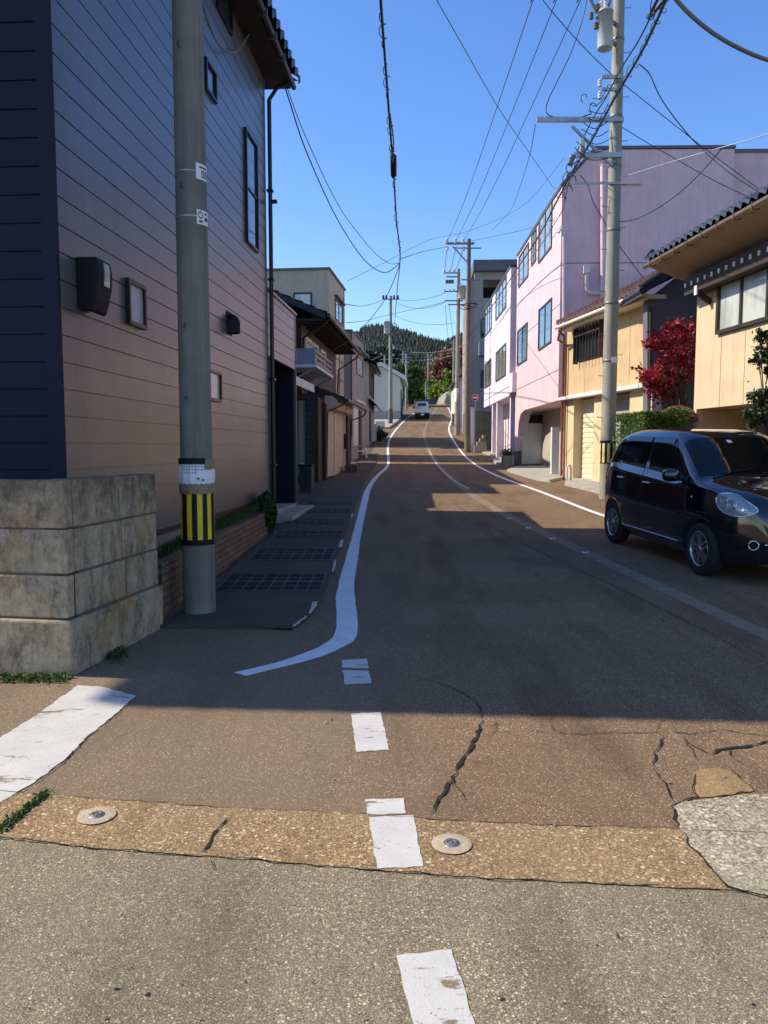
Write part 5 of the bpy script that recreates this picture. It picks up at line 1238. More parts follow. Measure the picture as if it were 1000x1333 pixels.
mb.build_each('cable_clamp', M['steel_dk'], P1)
mb = MB()
for i, (u, v, r_) in enumerate(((741, 218, .10), (738, 232, .13), (746, 236, .12), (752, 215, .10), (760, 128, .10), (772, 140, .12), (740, 250, .16))):
    c_ = pat(P1, u, v, -.15); mb.tube([c_ + Vector((math.cos(t)*r_*.6, .03*math.sin(t*2+i), math.sin(t)*r_*.9)) for t in [2*math.pi*k/16*(.7) for k in range(17)]], .010, 5)
for i in range(9):
    s = pat(P1, 772 - i*3, 128 + i*8, -.14); e_ = pat(P1, 792, 110 + i * 12, -.1); m_ = (s + e_)/2 + Vector((rnd.uniform(-.1, .1), -.12, -.18)); mb.tube(smooth_path([s, m_, e_], 6), .009, 5)
mb.build('jumper_wires', M['cable'], P1)
transformer(P1, pat(P1, 787.5, 64, -.22), .155, .72)
mb = MB()
for (u0, v0, u1, v1) in ((779, 22, 790, 22), (766, -6, 777, 17), (791, 12, 797, -8), (776, 24, 783, 22)): mb.beam(pat(P1, u0, v0, -.2), pat(P1, u1, v1, -.2), .05, .05)
mb.build_each('fuse_arm', M['steel_dk'], P1)
mb = MB()
for (u, v) in ((770, 25), (778, 14), (776, 38)): insulator(mb, pat(P1, u, v, -.22), .14, .05)
mb.build_each('fuse', M['insul_br'], P1)
za = 12.3 - b1.z; MB().box(-1.55, .3, -.2, -.12, za - .05, za + .05).build('top_crossarm', M['steel'], P1)
mb = MB()
for x in (-1.42, -.75, -.15): insulator(mb, (x, -.16, za + .05), .2, .06)
mb.build_each('pin_insulator', M['porcelain'], P1)
bd = MB(); z = 1.8; i = 0
while z < 12: 
    s = 1 if i % 2 else -1; bd.tube([(s*.12, -.02, z), (s*.25, -.02, z), (s*.25, -.02, z+.03)], .008, 5); z += .45; i += 1
for v in (52, 110, 152, 216, 300, 395, 470): z = at(797, v, 17).z - b1.z; rr = .165 - .06*z/12.9 + .004; bd.lathe([(rr, z-.025), (rr+.006, z-.02), (rr+.006, z+.02), (rr, z+.025)], (.001*z, 0, 0), 24)
bd.build('step_bolt', M['steel_dk'], P1)
MB().box(-.01, .12, -.175, -.165, pat(P1, 795, 473).z, pat(P1, 795, 466).z).build('number_plate', M['white'], P1)
# second right pole
b2 = at(608.5, 586, 42.5); b2.z = G(42.5) - .03; h2 = at(610, 311, 42.5).z - b2.z
P2 = pole('utility_pole', 'dark brown pole carrying a crossarm, standing before the grey terrace building', b2, h2, .17, .10, M['pole_brown'], PG, (-.001, 0))
q0 = pat(P2, 581, 318); q1 = pat(P2, 617, 318)
MB().box(q0.x, q1.x, -.22, -.12, q0.z - .05, q0.z + .06).build('crossarm', M['steel_dk'], P2)
mb = MB().beam(pat(P2, 590, 321, -.15), pat(P2, 608, 341, -.15), .06, .06); q2 = pat(P2, 596, 324); q3 = pat(P2, 626, 324); mb.box(q2.x, q3.x, -.2, -.15, q2.z - .03, q2.z + .03); q2 = pat(P2, 600, 365); q3 = pat(P2, 624, 365); mb.box(q2.x, q3.x, -.2, -.15, q2.z - .03, q2.z + .03); mb.build('brace', M['steel_dk'], P2)
mb = MB()
for u in (581.5, 593, 603): insulator(mb, pat(P2, u, 317, -.17), .26, .11); insulator(mb, pat(P2, u + 1, 326, -.17), .2, .09)
mb.build_each('insulator', M['porcelain'], P2)
MB().lathe([(.176, .1), (.176, 1.0)], n=20).build('hazard_sleeve', simple('faded_sleeve', (.16, .145, .07), .7, bstr=0), P2)
mb = MB()
for i, (u, v, r_) in enumerate(((612, 398, .35), (606, 400, .3), (616, 397, .25))):
    c_ = pat(P2, u, v, -.2); mb.tube([c_ + Vector((math.cos(t)*r_, 0, math.sin(t)*r_*.4)) for t in [2*math.pi*k/16 for k in range(15)]], .022, 5)
mb.build('cable_coil', M['cable'], P2)
# third
b3 = at(595, 566, 55.0); b3.z = G(55); h3 = at(596, 350, 55).z - b3.z
P3 = pole('utility_pole', 'pale concrete pole with stacked crossarms and a transformer, left of the dark brown pole', b3, h3, .19, .12, M['pole_light'], PG, (.0015, 0))
mb = MB()
for (u0, u1, v) in ((578, 596, 356), (581, 596, 361), (579, 596, 380), (579, 603, 392), (583, 604, 397)): q0 = pat(P3, u0, v); q1 = pat(P3, u1, v); mb.box(q0.x, q1.x, -.22, -.14, q0.z - .04, q0.z + .04)
mb.build_each('crossarm', M['steel_dk'], P3)
mb = MB()
for u in (578.5, 585, 591): insulator(mb, pat(P3, u, 356, -.18), .3, .11); insulator(mb, pat(P3, u, 380, -.18), .2, .08)
mb.build_each('insulator', M['porcelain'], P3); mb = MB()
for u in (582, 585.5, 589): insulator(mb, pat(P3, u, 369, -.18), .25, .14)
mb.build_each('brown_insulator', M['insul_br'], P3)
transformer(P3, pat(P3, 601.5, 389, -.3), .27, .85)
MB().lathe([(.175, 0), (.175, 1.0)], (0, 0, pat(P3, 595, 524).z), 16).build('wrapped_sign', M['white'], P3)
# left far pole
b4 = at(508.5, 551, 66.0); b4.z = G(66) - .1; h4 = at(508, 385, 66).z - b4.z
P4 = pole('utility_pole', 'pale pole with a transformer at the left edge of the road near the crest', b4, h4, .19, .12, M['pole_light'], PG)
transformer(P4, pat(P4, 504, 434, -.3), .26, .95)
mb = MB(); q0 = pat(P4, 498, 390); q1 = pat(P4, 520, 390); mb.box(q0.x, q1.x, -.22, -.14, q0.z - .04, q0.z + .04); mb.beam(pat(P4, 511, 480), pat(P4, 523, 468), .06, .06); mb.build_each('crossarm', M['steel_dk'], P4)
mb = MB()
for u in (499, 503, 513, 518): insulator(mb, pat(P4, u, 389, -.18), .3, .12)
mb.build_each('insulator', M['frame_blk'], P4)
MB().lathe([(.2, 0), (.2, 1.5)], (0, 0, .0), 16).build('lower_sleeve', M['pole_brown'], P4)
mb = MB()
for i in range(8): c_ = pat(P4, 513 + rnd.uniform(-2, 2), 425 + i*5, -.2); mb.tube([c_ + Vector((math.cos(t)*.2, 0, math.sin(t)*.3)) for t in [2*math.pi*k/12 for k in range(11)]], .03, 5)
mb.build('cable_coil', M['cable'], P4)
far = [((529, 506), 460, 88, 'slim far pole just right of the white gabled house roof'), ((525, 505), 457, 98, 'far pole with two arms behind the white gabled house'), ((541, 515), 473, 104, 'far thin pole above the cab of the white truck, left of the crest'),
       ((554.5, 522), 498, 118, 'short far pole directly above the white truck'), ((590.5, 520), 441, 84, 'thin far pole just left of the pale transformer pole'), ((501, 500), 463, 95, 'far antenna-like pole over the roof of the white gabled house'), ((557.5, 512), 461, 125, 'tall far lamp pole in front of the wooded hill')]
for (u, vb), vt, Y, lb in far:
    p = at(u, vb, Y); p.z = min(p.z, G(Y)); hh = at(u, vt, Y).z - p.z
    t = pole('utility_pole', lb, p, hh, .15, .10, M['pole_light'] if Y != 104 else M['pole_brown'], PG)
    MB().box(-.5, .5, -.15, -.08, hh - .5, hh - .42).box(-.35, .35, -.15, -.08, hh - 1.1, hh - 1.02).build_each('crossarm', M['steel'], t)

# ================================================================== CABLES
CG = 'overhead cables above the street'
def cable(label, pts, r, m='cable', name='cable', k=8, n=6, sag=0):
    """pts = [(u, v, Y)] measured positions, or 3-D vectors"""
    P = [p if isinstance(p, Vector) else at(*p) for p in pts]
    if len(P) == 2:
        a, b_ = P; P = [a.lerp(b_, i/20) - Vector((0, 0, sag*4*(i/20)*(1-i/20))) for i in range(21)]
    else: P = smooth_path(P, k)
    o = P[0].copy(); mb = MB().tube([p - o for p in P], r, n); ob = mb.build(name, M[m]); ob.location = o
    return tag(ob, label, 'cable', CG), P
o_, P = cable('thick black cable bundle hanging down the middle of the sky', [Vector((-.3, -6, 7.4)), (470, -420, 6.5), (488, -120, 8.2), (496, 5, 9.2), (503, 100, 10.9), (509, 180, 12.6), (512, 215, 13.6), (516.5, 290, 18), (521, 335, 23), (517, 380, 34), (514, 420, 50), (513, 445, 66)], .017)
mb = MB(); off = P[0]; Q = []
for i in range(len(P) - 1):
    if P[i].y > 24 or P[i].y < 6: continue
    for j in range(10):
        t = len(Q); p = P[i].lerp(P[i+1], j/10); a = t * .42; rr = .028 + .018*math.sin(t*.11)
        Q.append(p - off + Vector((math.cos(a)*rr, 0, math.sin(a)*rr)))
mb.tube(Q, .006, 4); mb.build('spiral_wire', M['cable'], o_)
mb = MB(); p0 = at(508, 150, 12.3) - off; p1 = at(511, 205, 13.4) - off; mb.tube(smooth_path([p0, p0.lerp(p1, .5) + Vector((.035, 0, -.06)), p1], 6), .011, 5)
mb.build('slack_wire', M['cable'], o_)
q = at(512, 215, 13.6); cl = thing('cable_closure', 'black splice closure box on the middle cable bundle', 'cable box', q)
MB().tube([(-.03, -.25, .09), (0, -.2, .07), (.01, .2, -.09), (.0, .26, -.11)], [.03, .055, .055, .025], 12).build('shell', M['black'], cl)
J = (521, 342, 23)
cable('lower drooping cable from the dark eaves to the middle cable', [(369, 106, 12.8), (378, 135, 13.2), (400, 200, 14.4), (438, 283, 17), (470, 333, 19.5), (490, 351, 21), (505, 354, 22), J], .012)
cable('upper drooping cable from the dark eaves to the middle cable', [(371, 106, 12.8), (398, 178, 14.2), (440, 266, 17), (470, 308, 19.5), (490, 331, 21), (508, 343, 22), J], .008)
cable('thin cable dropping from the middle cable to the shop house eaves', [J, (514, 362, 24), (502, 388, 25), (488, 408, 26), (464, 436, 27), (440, 452, 26.5), (421, 462, 26)], .012)
cable('black loop under the siding house eaves beside the pole', [(262, -4, 9.5), (268, 20, 9.3), (280, 50, 9.6), (292, 64, 10), (303, 68, 10.3), (312, 63, 10.8), (322, 48, 11.2), (333, 37, 11.8), (345, 48, 12.2), (357, 75, 12.6), (369, 104, 12.8)], .012, 'cable_grey')
# three power lines between the tall poles
for lb, q, v0, u0, u1, Ye in (('leftmost of the three parallel power lines rising to the upper right', (582, 315, 42.5), 0, 692, 0, 19.7), ('middle one of the three parallel power lines rising to the upper right', (593, 314, 42.5), 0, 722, 0, 19.7), ('rightmost of the three parallel power lines rising to the upper right', (604, 312, 42.5), 0, 753, 0, 19.7)):
    A_0 = at(*q); B_0 = at(u0, v0, 19.7); d_ = (B_0 - A_0); e_ = A_0 + d_ * (42.5 - 16.9) / (42.5 - 19.7); f_ = A_0 + d_ * 2.6
    m1 = A_0.lerp(B_0, .5) - Vector((0, 0, .38)); B_0 = B_0 - Vector((0, 0, .12))
    cable(lb, [A_0, A_0.lerp(m1, .5) - Vector((0, 0, .1)), m1, B_0, e_ + Vector((0, 0, .06)), f_], .012)
cable('pair of twisted wires hanging from the frame top to the steel crossarm', [(766, -10, 18), (757, 30, 18), (742, 72, 17.8), (726, 105, 17.5), (714, 130, 17.2), (711, 145, 17), (720, 152, 17), (745, 155, 17), (770, 148, 17)], .012)
cable('thin wire from the left end of the steel crossarm down to the far poles', [(697, 162, 17), (690, 200, 22), (678, 240, 30), (664, 275, 38), (640, 300, 42)], .010)
o_, P = cable('thickest black cable slanting from the top right to the second pole', [Vector((3.4, -6, 7.6)), (900, -80, 8.6), (867, 0, 10), (835, 68, 11.6), (800, 128, 13.6), (770, 183, 15.8), (745, 224, 18), (725, 262, 20.5), (700, 310, 24.5), (670, 355, 30), (640, 400, 37), (612, 437, 42.3)], .021)
mb = MB(); off = P[0]; Q = []
for i in range(len(P) - 1):
    if P[i].y > 26 or P[i].y < 7: continue
    for j in range(8):
        t = len(Q); p = P[i].lerp(P[i+1], j/8); a = t*.45; rr = .035 + .03*max(0, math.sin(t*.09)); Q.append(p - off + Vector((math.cos(a)*rr, 0, math.sin(a)*rr)))
mb.tube(Q, .006, 4); mb.build('spiral_wire', M['cable'], o_)
cable('second black cable running just above the thickest slanting one', [(862, -20, 10), (850, 15, 11), (830, 55, 12.5), (805, 95, 14.5), (790, 125, 16), (770, 158, 17), (750, 200, 18)], .014)
cable('black cable from the big pole down along the pink parapet', [(742, 232, 17), (735, 262, 18), (730, 278, 18), (700, 325, 24), (672, 360, 30), (650, 395, 36), (615, 425, 42)], .010)
cable('heavy grey sheathed cable curving across the top right corner', [(862, -30, 8), (876, -6, 8), (900, 20, 8), (930, 44, 8), (965, 64, 8), (1000, 78, 8), (1060, 96, 8), (1150, 110, 8)], .020, 'cable_grey')
cable('long thin wire from the frame top to the pink parapet', [(560, -20, 12), (569, 0, 12.5), (600, 55, 14.5), (650, 142, 18), (690, 200, 21.5), (722, 246, 24.8)], .008)
cable('thin wire crossing the big pole from upper left to the tan roof', [(700, -10, 15), (718, 14, 15.5), (757, 58, 16.2), (797, 97, 17), (850, 140, 16.5), (912, 189, 16), (960, 225, 15.5), (1004, 258, 15)], .009)
cable('wire with a hanging twist from beside the big pole to the tan roof', [(832, 83, 15), (845, 95, 15), (852, 110, 15), (862, 130, 15.2), (885, 162, 15.5), (912, 192, 15.5), (950, 225, 15), (992, 252, 14.5)], .010)
cable('wire descending from the big pole across the upper pink wall', [(806, 163, 17), (840, 184, 17.5), (880, 207, 18), (930, 235, 18), (978, 258, 18)], .008)
cable('white wire crossing the dark purple wall to the upper right', [(740, 245, 17.2), (797, 234, 17), (850, 218, 16), (900, 203, 15), (935, 193, 14), (1000, 174, 12), (1080, 140, 10)], .008, 'cable_white')
cable('drooping wire across the purple wall right of the big pole', [(797, 289, 17), (825, 286, 16.7), (855, 272, 16), (888, 248, 15.4), (915, 222, 14.8), (940, 193, 14)], .009)
cable('thin wire from the big pole down in front of the ochre house', [(755, 228, 17), (765, 240, 17), (772, 262, 17), (785, 285, 17.2), (803, 315, 18), (825, 345, 18.6), (838, 362, 19)], .009)
cable('thin wire from the middle cable across to the second pole', [(521, 337, 23), (553, 327, 33), (583, 321, 42.5)], .012)
cable('faint long wire behind the tiled roof crossing the middle sky', [(452, 366, 34), (500, 342, 36), (560, 312, 39), (612, 300, 42), (680, 268, 40), (735, 205, 34)], .009)
cable('wire from the second pole to the pink roof corner', [(612, 314, 42.5), (650, 306, 38), (690, 297, 32), (720, 285, 26)], .010)
cable('thin sagging wire between the beige building and the far left pole', [(451, 396, 34), (475, 398, 48), (498, 391, 66)], .018)
cable('lower thin wire between the beige building and the far left pole', [(451, 420, 34), (478, 417, 48), (505, 410, 60), (560, 398, 57), (580, 392, 55)], .016)
for i, (lb, a, b_, sg) in enumerate([('topmost thin wire between the left pole and the pale transformer pole', (515, 389, 66), (580, 381, 55), .3), ('second thin wire between the left pole and the pale transformer pole', (515, 393, 66), (580, 393, 55), .5), ('third thin wire between the left pole and the pale transformer pole', (512, 410, 66), (592, 420, 55), .4),
        ('leftmost short wire between the two crossarm poles', (582, 320, 42.5), (578.5, 356, 55), .1), ('middle short wire between the two crossarm poles', (593, 325, 42.5), (585, 356, 55), .1), ('rightmost short wire between the two crossarm poles', (603, 325, 42.5), (591, 356, 55), .1),
        ('left wire dropping from the stacked crossarms toward the crest', (580, 397, 55), (584, 444, 84), .2), ('right wire dropping from the stacked crossarms toward the crest', (585, 397, 55), (591, 446, 84), .2)]):
    cable(lb, [a, b_], .016, sag=sg)
for i, (lb, pts) in enumerate([('pale wire crossing the hill just below its ridge', [(512, 452, 66), (530, 458, 80), (560, 459, 75), (590, 454, 60), (608, 448, 43)]), ('second pale wire crossing the middle of the hill', [(510, 466, 66), (545, 469, 80), (575, 466, 66), (592, 462, 55)]),
        ('thin wire from the left pole toward the old eaves house', [(507, 460, 66), (495, 464, 58), (480, 470, 48)])]): cable(lb, pts, .022, 'cable_grey')

# ================================================================== VEGETATION
def grow(mb, p, d, L, r, depth, tips, spread=.6, nk=3):
    n = 4; pts = [p]; q = p.copy(); dd = d.copy()
    for i in range(n): dd = (dd + Vector((rnd.gauss(0, .12), rnd.gauss(0, .12), rnd.gauss(.02, .06)))).normalized(); q = q + dd * L / n; pts.append(q.copy())
    mb.tube(pts, [r * (1 - .45 * i / n) for i in range(n + 1)], 7 if depth > 1 else 5)
    tips.append((q.copy(), depth)); 
    if depth == 0: return
    for k in range(nk):
        a = rnd.uniform(0, 2*math.pi); s = dd.orthogonal().normalized(); s.rotate(Matrix.Rotation(a, 3, dd)); nd = (dd * (1 - spread*.5) + s * spread).normalized()
        grow(mb, pts[rnd.choice((2, 3, 4))], nd, L * rnd.uniform(.6, .85), r * .5, depth - 1, tips, spread, nk)
def cards(mb, c, n, rad, sz, squash=.8):
    for _ in range(n):
        p = Vector(c) + Vector((rnd.gauss(0, 1) * rad, rnd.gauss(0, 1) * rad, rnd.gauss(0, 1) * rad * squash)); s = rnd.uniform(*sz)
        d = Vector((rnd.gauss(0, 1), rnd.gauss(0, 1), rnd.gauss(-.4, .8))).normalized(); e = d.cross(Vector((rnd.gauss(0, 1), rnd.gauss(0, 1), rnd.gauss(0, 1)))).normalized()
        mb.add([p - d*s*.5, p + e*s*.26, p + d*s*.5, p - e*s*.26], [(0, 1, 2, 3)])
def tree(name, label, cat, base, clumps, leaf, sz, per, trunk_r=.06, seed=1, group=None, gh=None):
    """trunk and limbs reach each clump (local position, radius)"""
    global rnd; keep = rnd; rnd = random.Random(seed)
    t = thing(name, label, cat, base, 0, group); tb = MB(); lf = MB()
    top_ = max(c[0][2] for c in clumps); mid = Vector((sum(c[0][0] for c in clumps)/len(clumps)*.4, 0, top_ * .45))
    tb.tube(smooth_path([Vector((0, 0, -.1)), mid*.5 + Vector((.03, 0, 0)), mid], 5), trunk_r, 9, r2=trunk_r*.7)
    for c, rad_ in clumps:
        c = Vector(c); m_ = mid.lerp(c, .5) + Vector((rnd.gauss(0, .06), rnd.gauss(0, .06), -.05 * (c - mid).length)); pth = smooth_path([mid * rnd.uniform(.8, 1), m_, c], 5)
        tb.tube(pth, trunk_r * .45, 6, r2=trunk_r * .12)
        for _ in range(5):
            d = Vector((rnd.gauss(0, 1), rnd.gauss(0, 1), rnd.gauss(.2, .8))).normalized() * rad_ * rnd.uniform(.7, 1.5); e = c + d; tb.tube([pth[-3], c + d * .4, e], trunk_r * .1, 4)
            cards(lf, e, per // 6, rad_ * .34, sz)
        cards(lf, c, per // 3, rad_ * .6, sz)
    tb.build('trunk', M['bark'], t); lf.build('crown', leaf, t, fix=False); rnd = keep; return t
# red maple
bY = 17.6; bm = at(898, 560, bY); bm.z = .5
def lc(u, v, dy=0, b=bm, Y=bY): q = at(u, v, Y + dy); return tuple(q - b)
cl_ = [(u, v) for u, v in ((860,438),(875,430),(885,440),(895,450),(852,446),(868,448),(890,462),(898,470),(880,474),(870,470),(892,425),(862,482),(878,488),(896,485),(845,492),(856,498),(870,500),(888,498),(850,508),(866,512),(842,484),(880,458),(900,440))]
tree('red_maple', 'small maple tree with deep red leaves before the dark grey wall', 'tree', bm, [(lc(u, v, rnd.uniform(-.6, .6)), .17) for u, v in cl_], M['maple'], (.07, .15), 105, .05, 3)
# plants at the right frame edge
bY2 = 11.5; be = at(1012, 600, bY2); be.z = .15
tree('garden_tree', 'dark leafed garden tree reaching in at the right edge of the photo', 'tree', be, [((at(u, v, bY2) - be)[:], r_) for u, v, r_ in ((990, 437, .07), (996, 455, .09), (1004, 446, .12), (988, 470, .07), (998, 468, .06), (1012, 470, .2), (1000, 484, .04), (994, 510, .07), (984, 518, .09), (1000, 520, .12), (990, 537, .13), (975, 541, .10), (1002, 535, .16), (1020, 540, .22), (1030, 500, .25), (1040, 450, .25), (985, 548, .07))], M['leaf_dk'], (.05, .10), 130, .035, 5)
# hedge
Yh = 14.6; h0 = Vector((4.86, 0, 0)); h1 = Vector((5.75, 0, 0)); zt_ = at(850, 534, Yh).z; zt2_ = at(850, 531, Yh).z
hd = thing('clipped_hedge', 'clipped green hedge behind the black car', 'hedge', ((h0.x + h1.x)/2, Yh + .5, G(Yh))); hw = (h1.x - h0.x)/2; hh = zt_ - G(Yh)
mb = MB()
for _ in range(15000):
    f = rnd.random()
    if f < .55: p = Vector((rnd.uniform(-hw, hw), -.5 + rnd.random()**2 * .18, rnd.uniform(.2, hh)))
    elif f < .72: p = Vector((-hw + rnd.random()**2*.18, rnd.uniform(-.5, 1.4), rnd.uniform(.2, hh)))
    else: p = Vector((rnd.uniform(-hw, hw), rnd.uniform(-.5, 1.4), hh - rnd.random()**2 * .15))
    p += Vector((.03*math.sin(p.z*9+p.x*4), .04*math.sin(p.x*7+p.z*5), .025*math.sin(p.x*6)))
    s = rnd.uniform(.03, .06); d = Vector((rnd.gauss(0, 1), rnd.gauss(0, 1), rnd.gauss(0, 1))).normalized(); e = d.cross(Vector((rnd.gauss(0, 1), rnd.gauss(0, 1), rnd.gauss(0, 1)))).normalized()
    mb.add([p - d*s*.5, p + e*s*.3, p + d*s*.5, p - e*s*.3], [(0, 1, 2, 3)])
mb.build('leaves', M['hedge'], hd, fix=False); MB().box(-hw+.16, hw-.16, -.34, 1.3, 0, hh-.14).build('twigs', simple('twig_core', (.02,.028,.01), 1), hd)
Yr = 16.2; r_ = at(883, 530, Yr); rs = thing('rusty_shrub', 'low reddish brown clipped shrub just above the hedge', 'shrub', (r_.x, Yr, G(Yr))); mb = MB(); hz_ = r_.z - G(Yr)
for _ in range(2600):
    a = rnd.uniform(0, 2*math.pi); el = rnd.uniform(0, math.pi/2); rr = rnd.uniform(.85, 1); p = Vector((.42*rr*math.cos(a)*math.cos(el), .4*rr*math.sin(a)*math.cos(el), hz_ - .3 + .33*rr*math.sin(el))); s = rnd.uniform(.03, .055)
    d = Vector((rnd.gauss(0, 1), rnd.gauss(0, 1), rnd.gauss(0, 1))).normalized(); e = d.orthogonal().normalized(); mb.add([p - d*s*.5, p + e*s*.3, p + d*s*.5, p - e*s*.3], [(0, 1, 2, 3)])
mb.build('leaves', M['rust'], rs, fix=False); MB().tube([(0, 0, 0), (0, 0, hz_ - .25)], .03, 6).lathe([(0, hz_-.34), (.33, hz_-.3), (.30, hz_-.1), (0, hz_+.0)], n=14).build('stem', M['bark'], rs)
# bush by the left road edge
Yb = 50.0; q = at(493, 580, Yb); bs = [((at(u, v, Yb) - Vector((q.x, Yb, G(Yb))))[:], .25) for u, v in ((489, 577), (492, 570), (496, 573), (490, 563), (494, 564), (488, 572), (497, 567))]
tree('roadside_bush', 'dark green bush at the left road edge before the far left pole', 'bush', (q.x, Yb, G(Yb)), bs, M['leaf_dk'], (.12, .22), 120, .04, 8)
# mid distance trees
TG = 'broadleaf trees around the crest of the road'
def ft(label, uvs, Y, rad_, leaf, sz, per, seed, name='broadleaf_tree', ub=None):
    b = at(ub or sum(u for u, v in uvs)/len(uvs), 528, Y); b.z = 6.6; r_ = random.Random(seed)
    tree(name, label, 'tree', b, [((at(u, v, Y + r_.uniform(-2, 2)) - b)[:], rad_) for u, v in uvs], leaf, sz, per, .18, seed, TG)
ft('green tree beside the white gabled house roof', [(524, 487), (530, 480), (536, 484), (540, 492), (532, 495), (526, 500), (538, 503), (533, 510), (541, 514), (528, 512)], 97, .8, leafmat('olive_leaf', [(.02,.045,.01), (.07,.11,.02), (.12,.16,.03)]), (.35, .7), 260, 21)
ft('reddish brown autumn tree left of the pale transformer pole', [(u, v) for u, v in ((572,482),(578,474),(585,468),(590,476),(582,484),(574,492),(588,490),(568,490),(580,497),(591,462),(565,498),(575,503),(590,500))], 130, 1.3, M['rust'], (.5, .9), 300, 22)
ft('yellow green bushy tree on the slope above the sloping wall', [(u, v) for u, v in ((564,505),(568,513),(574,508),(580,503),(586,499),(571,517),(563,512),(590,494),(577,512),(584,507),(592,500))], 122, .9, M['lime'], (.4, .8), 300, 23)
ft('olive green tree left of the reddish brown tree', [(562, 490), (565, 484), (561, 497), (568, 478), (559, 503), (566, 495)], 134, 1.0, leafmat('olive2', [(.03,.06,.015), (.09,.12,.03), (.12,.15,.04)]), (.5, .9), 260, 24)
ft('dark evergreen tree behind the white truck', [(545, 505), (550, 500), (556, 505), (548, 514), (555, 514), (543, 514), (560, 515), (551, 508), (540, 520)], 150, 1.5, M['conifer'], (.6, 1.1), 320, 25)
ft('dark green tree behind the white gabled house', [(500, 470), (493, 472), (508, 474), (515, 478), (487, 478), (520, 484), (505, 480)], 110, 1.5, M['conifer'], (.6, 1.1), 320, 26)
# wooded hill
ridge = [(300, 500), (380, 480), (440, 452), (462, 436), (475, 429), (490, 427), (505, 428), (520, 431), (535, 436), (548, 440), (562, 445), (575, 447), (588, 442), (600, 437), (640, 425), (720, 440), (800, 470)]
def ridge_v(u):
    for (a, va), (b_, vb) in zip(ridge, ridge[1:]):
        if a <= u <= b_: return va + (vb - va) * (u - a) / (b_ - a)
    return 500
def hillz(X, Y):
    t = max(0, min(1, (Y - 170) / 560)); u = 500 + 1000 * X / Y; v = ridge_v(max(300, min(800, u))) + 11
    e = (666.5 - v) / 1000 - math.tan(PITCH); e = e * 1.0
    zr = 1.5 + e * 730; t2 = t ** 1.15 if Y <= 730 else 1
    return 4 + (zr - 4) * t2 + 4 * math.sin(X * .03 + Y * .02) * t * (1 - t) * 2 - (max(0, Y - 730) * .35)
mb = MB(); nx, ny = 70, 60; vs = []
for j in range(ny + 1):
    Y = 165 + (900 - 165) * j / ny
    for i in range(nx + 1): X = (-.24 + .60 * i / nx) * Y; vs.append((X, Y, hillz(X, Y)))
mb.add(vs, [(j*(nx+1)+i, j*(nx+1)+i+1, (j+1)*(nx+1)+i+1, (j+1)*(nx+1)+i) for j in range(ny) for i in range(nx)], True); struct(mb.build('hill', M['hillside'], fix=False))
hr = random.Random(11); mb = MB(); mb2 = MB()
cnt = 0
while cnt < 9500:
    Y = 190 + 560 * hr.random() ** .8; X = (-.085 + .27 * hr.random()) * Y; z = hillz(X, Y)
    if 500 + 1000*X/Y > 668: continue
    cnt += 1; n_ = math.sin(X*.035+1) * math.sin(Y*.03) + hr.gauss(0, .35)
    h_ = hr.uniform(7, 12) * (.8 if n_ > 1.0 else 1); w_ = h_ * hr.uniform(.15, .21)
    if n_ > 1.0:
        for _ in range(16):
            p = Vector((X + hr.gauss(0, 2), Y + hr.gauss(0, 2), z + 5 + hr.gauss(0, 2))); s = hr.uniform(1.5, 3); d = Vector((hr.gauss(0,1), hr.gauss(0,1), hr.gauss(0,1))).normalized(); e = d.orthogonal().normalized()
            mb2.add([p - d*s*.5, p + e*s*.4, p + d*s*.5, p - e*s*.4], [(0, 1, 2, 3)])
        continue
    vs = []; fs = []; n = 7; base = 0
    for k, (zb_, zt_, wr) in enumerate(((.12, .55, 1.0), (.38, .78, .72), (.62, 1.0, .45))):
        ring = [(X + w_*wr*hr.uniform(.7, 1.25)*math.cos(6.283*i/n), Y + w_*wr*hr.uniform(.7, 1.25)*math.sin(6.283*i/n), z + h_*(zb_ + hr.uniform(-.05, .05))) for i in range(n)]
        b0 = len(vs); vs += ring + [(X + hr.uniform(-.2, .2), Y, z + h_*zt_)]; fs += [(b0+i, b0+(i+1) % n, b0+n) for i in range(n)]
    vs += [(X, Y, z - 1)]
    mb.add(vs, fs)
tag(mb.build('conifer_forest', M['conifer'], fix=False), 'dark conifer forest covering the hill at the end of the road', 'forest', kind='stuff')
tag(mb2.build('broadleaf_patches', leafmat('hill_broadleaf', [(.03,.045,.015), (.06,.07,.025), (.075,.065,.03)], 0), fix=False), 'lighter broadleaf patches among the conifers on the hill', 'forest', kind='stuff')
# ================================================================== WHITE TRUCK
tY = 73.5; tp = at(550, 541, tY); tz = G(tY)
tk = thing('white_truck', 'small white flatbed truck driving away at the crest of the road', 'truck', (tp.x, tY, tz + .02), -.03)
w2_ = .74
mb = MB(); mb.box(-w2_, w2_, 0, 1.9, .62, 1.02).build('cargo_bed', M['offwhite'], tk, bevel=.02)
mb = MB(); mb.prism([(-.66, 1.92, .6), (-.66, 1.92, 1.3), (-.60, 1.95, 1.72), (-.5, 2.0, 1.80), (.5, 2.0, 1.80), (.60, 1.95, 1.72), (.66, 1.92, 1.3), (.66, 1.92, .6)], (0, 1.2, 0)).build('cab', M['offwhite'], tk, bevel=.03)
MB().box(-.38, .38, 1.90, 1.93, 1.36, 1.62).build('rear_window', M['black'], tk)
mb = MB(); 
for x in (-.2, 0, .2): mb.box(x - .01, x + .01, 1.86, 1.88, 1.34, 1.64)
mb.box(-.4, .4, 1.86, 1.88, 1.33, 1.35).build('guard_bars', M['offwhite'], tk)
MB().box(-.68, .68, .05, 3.0, .34, .60).build('chassis', M['black'], tk)
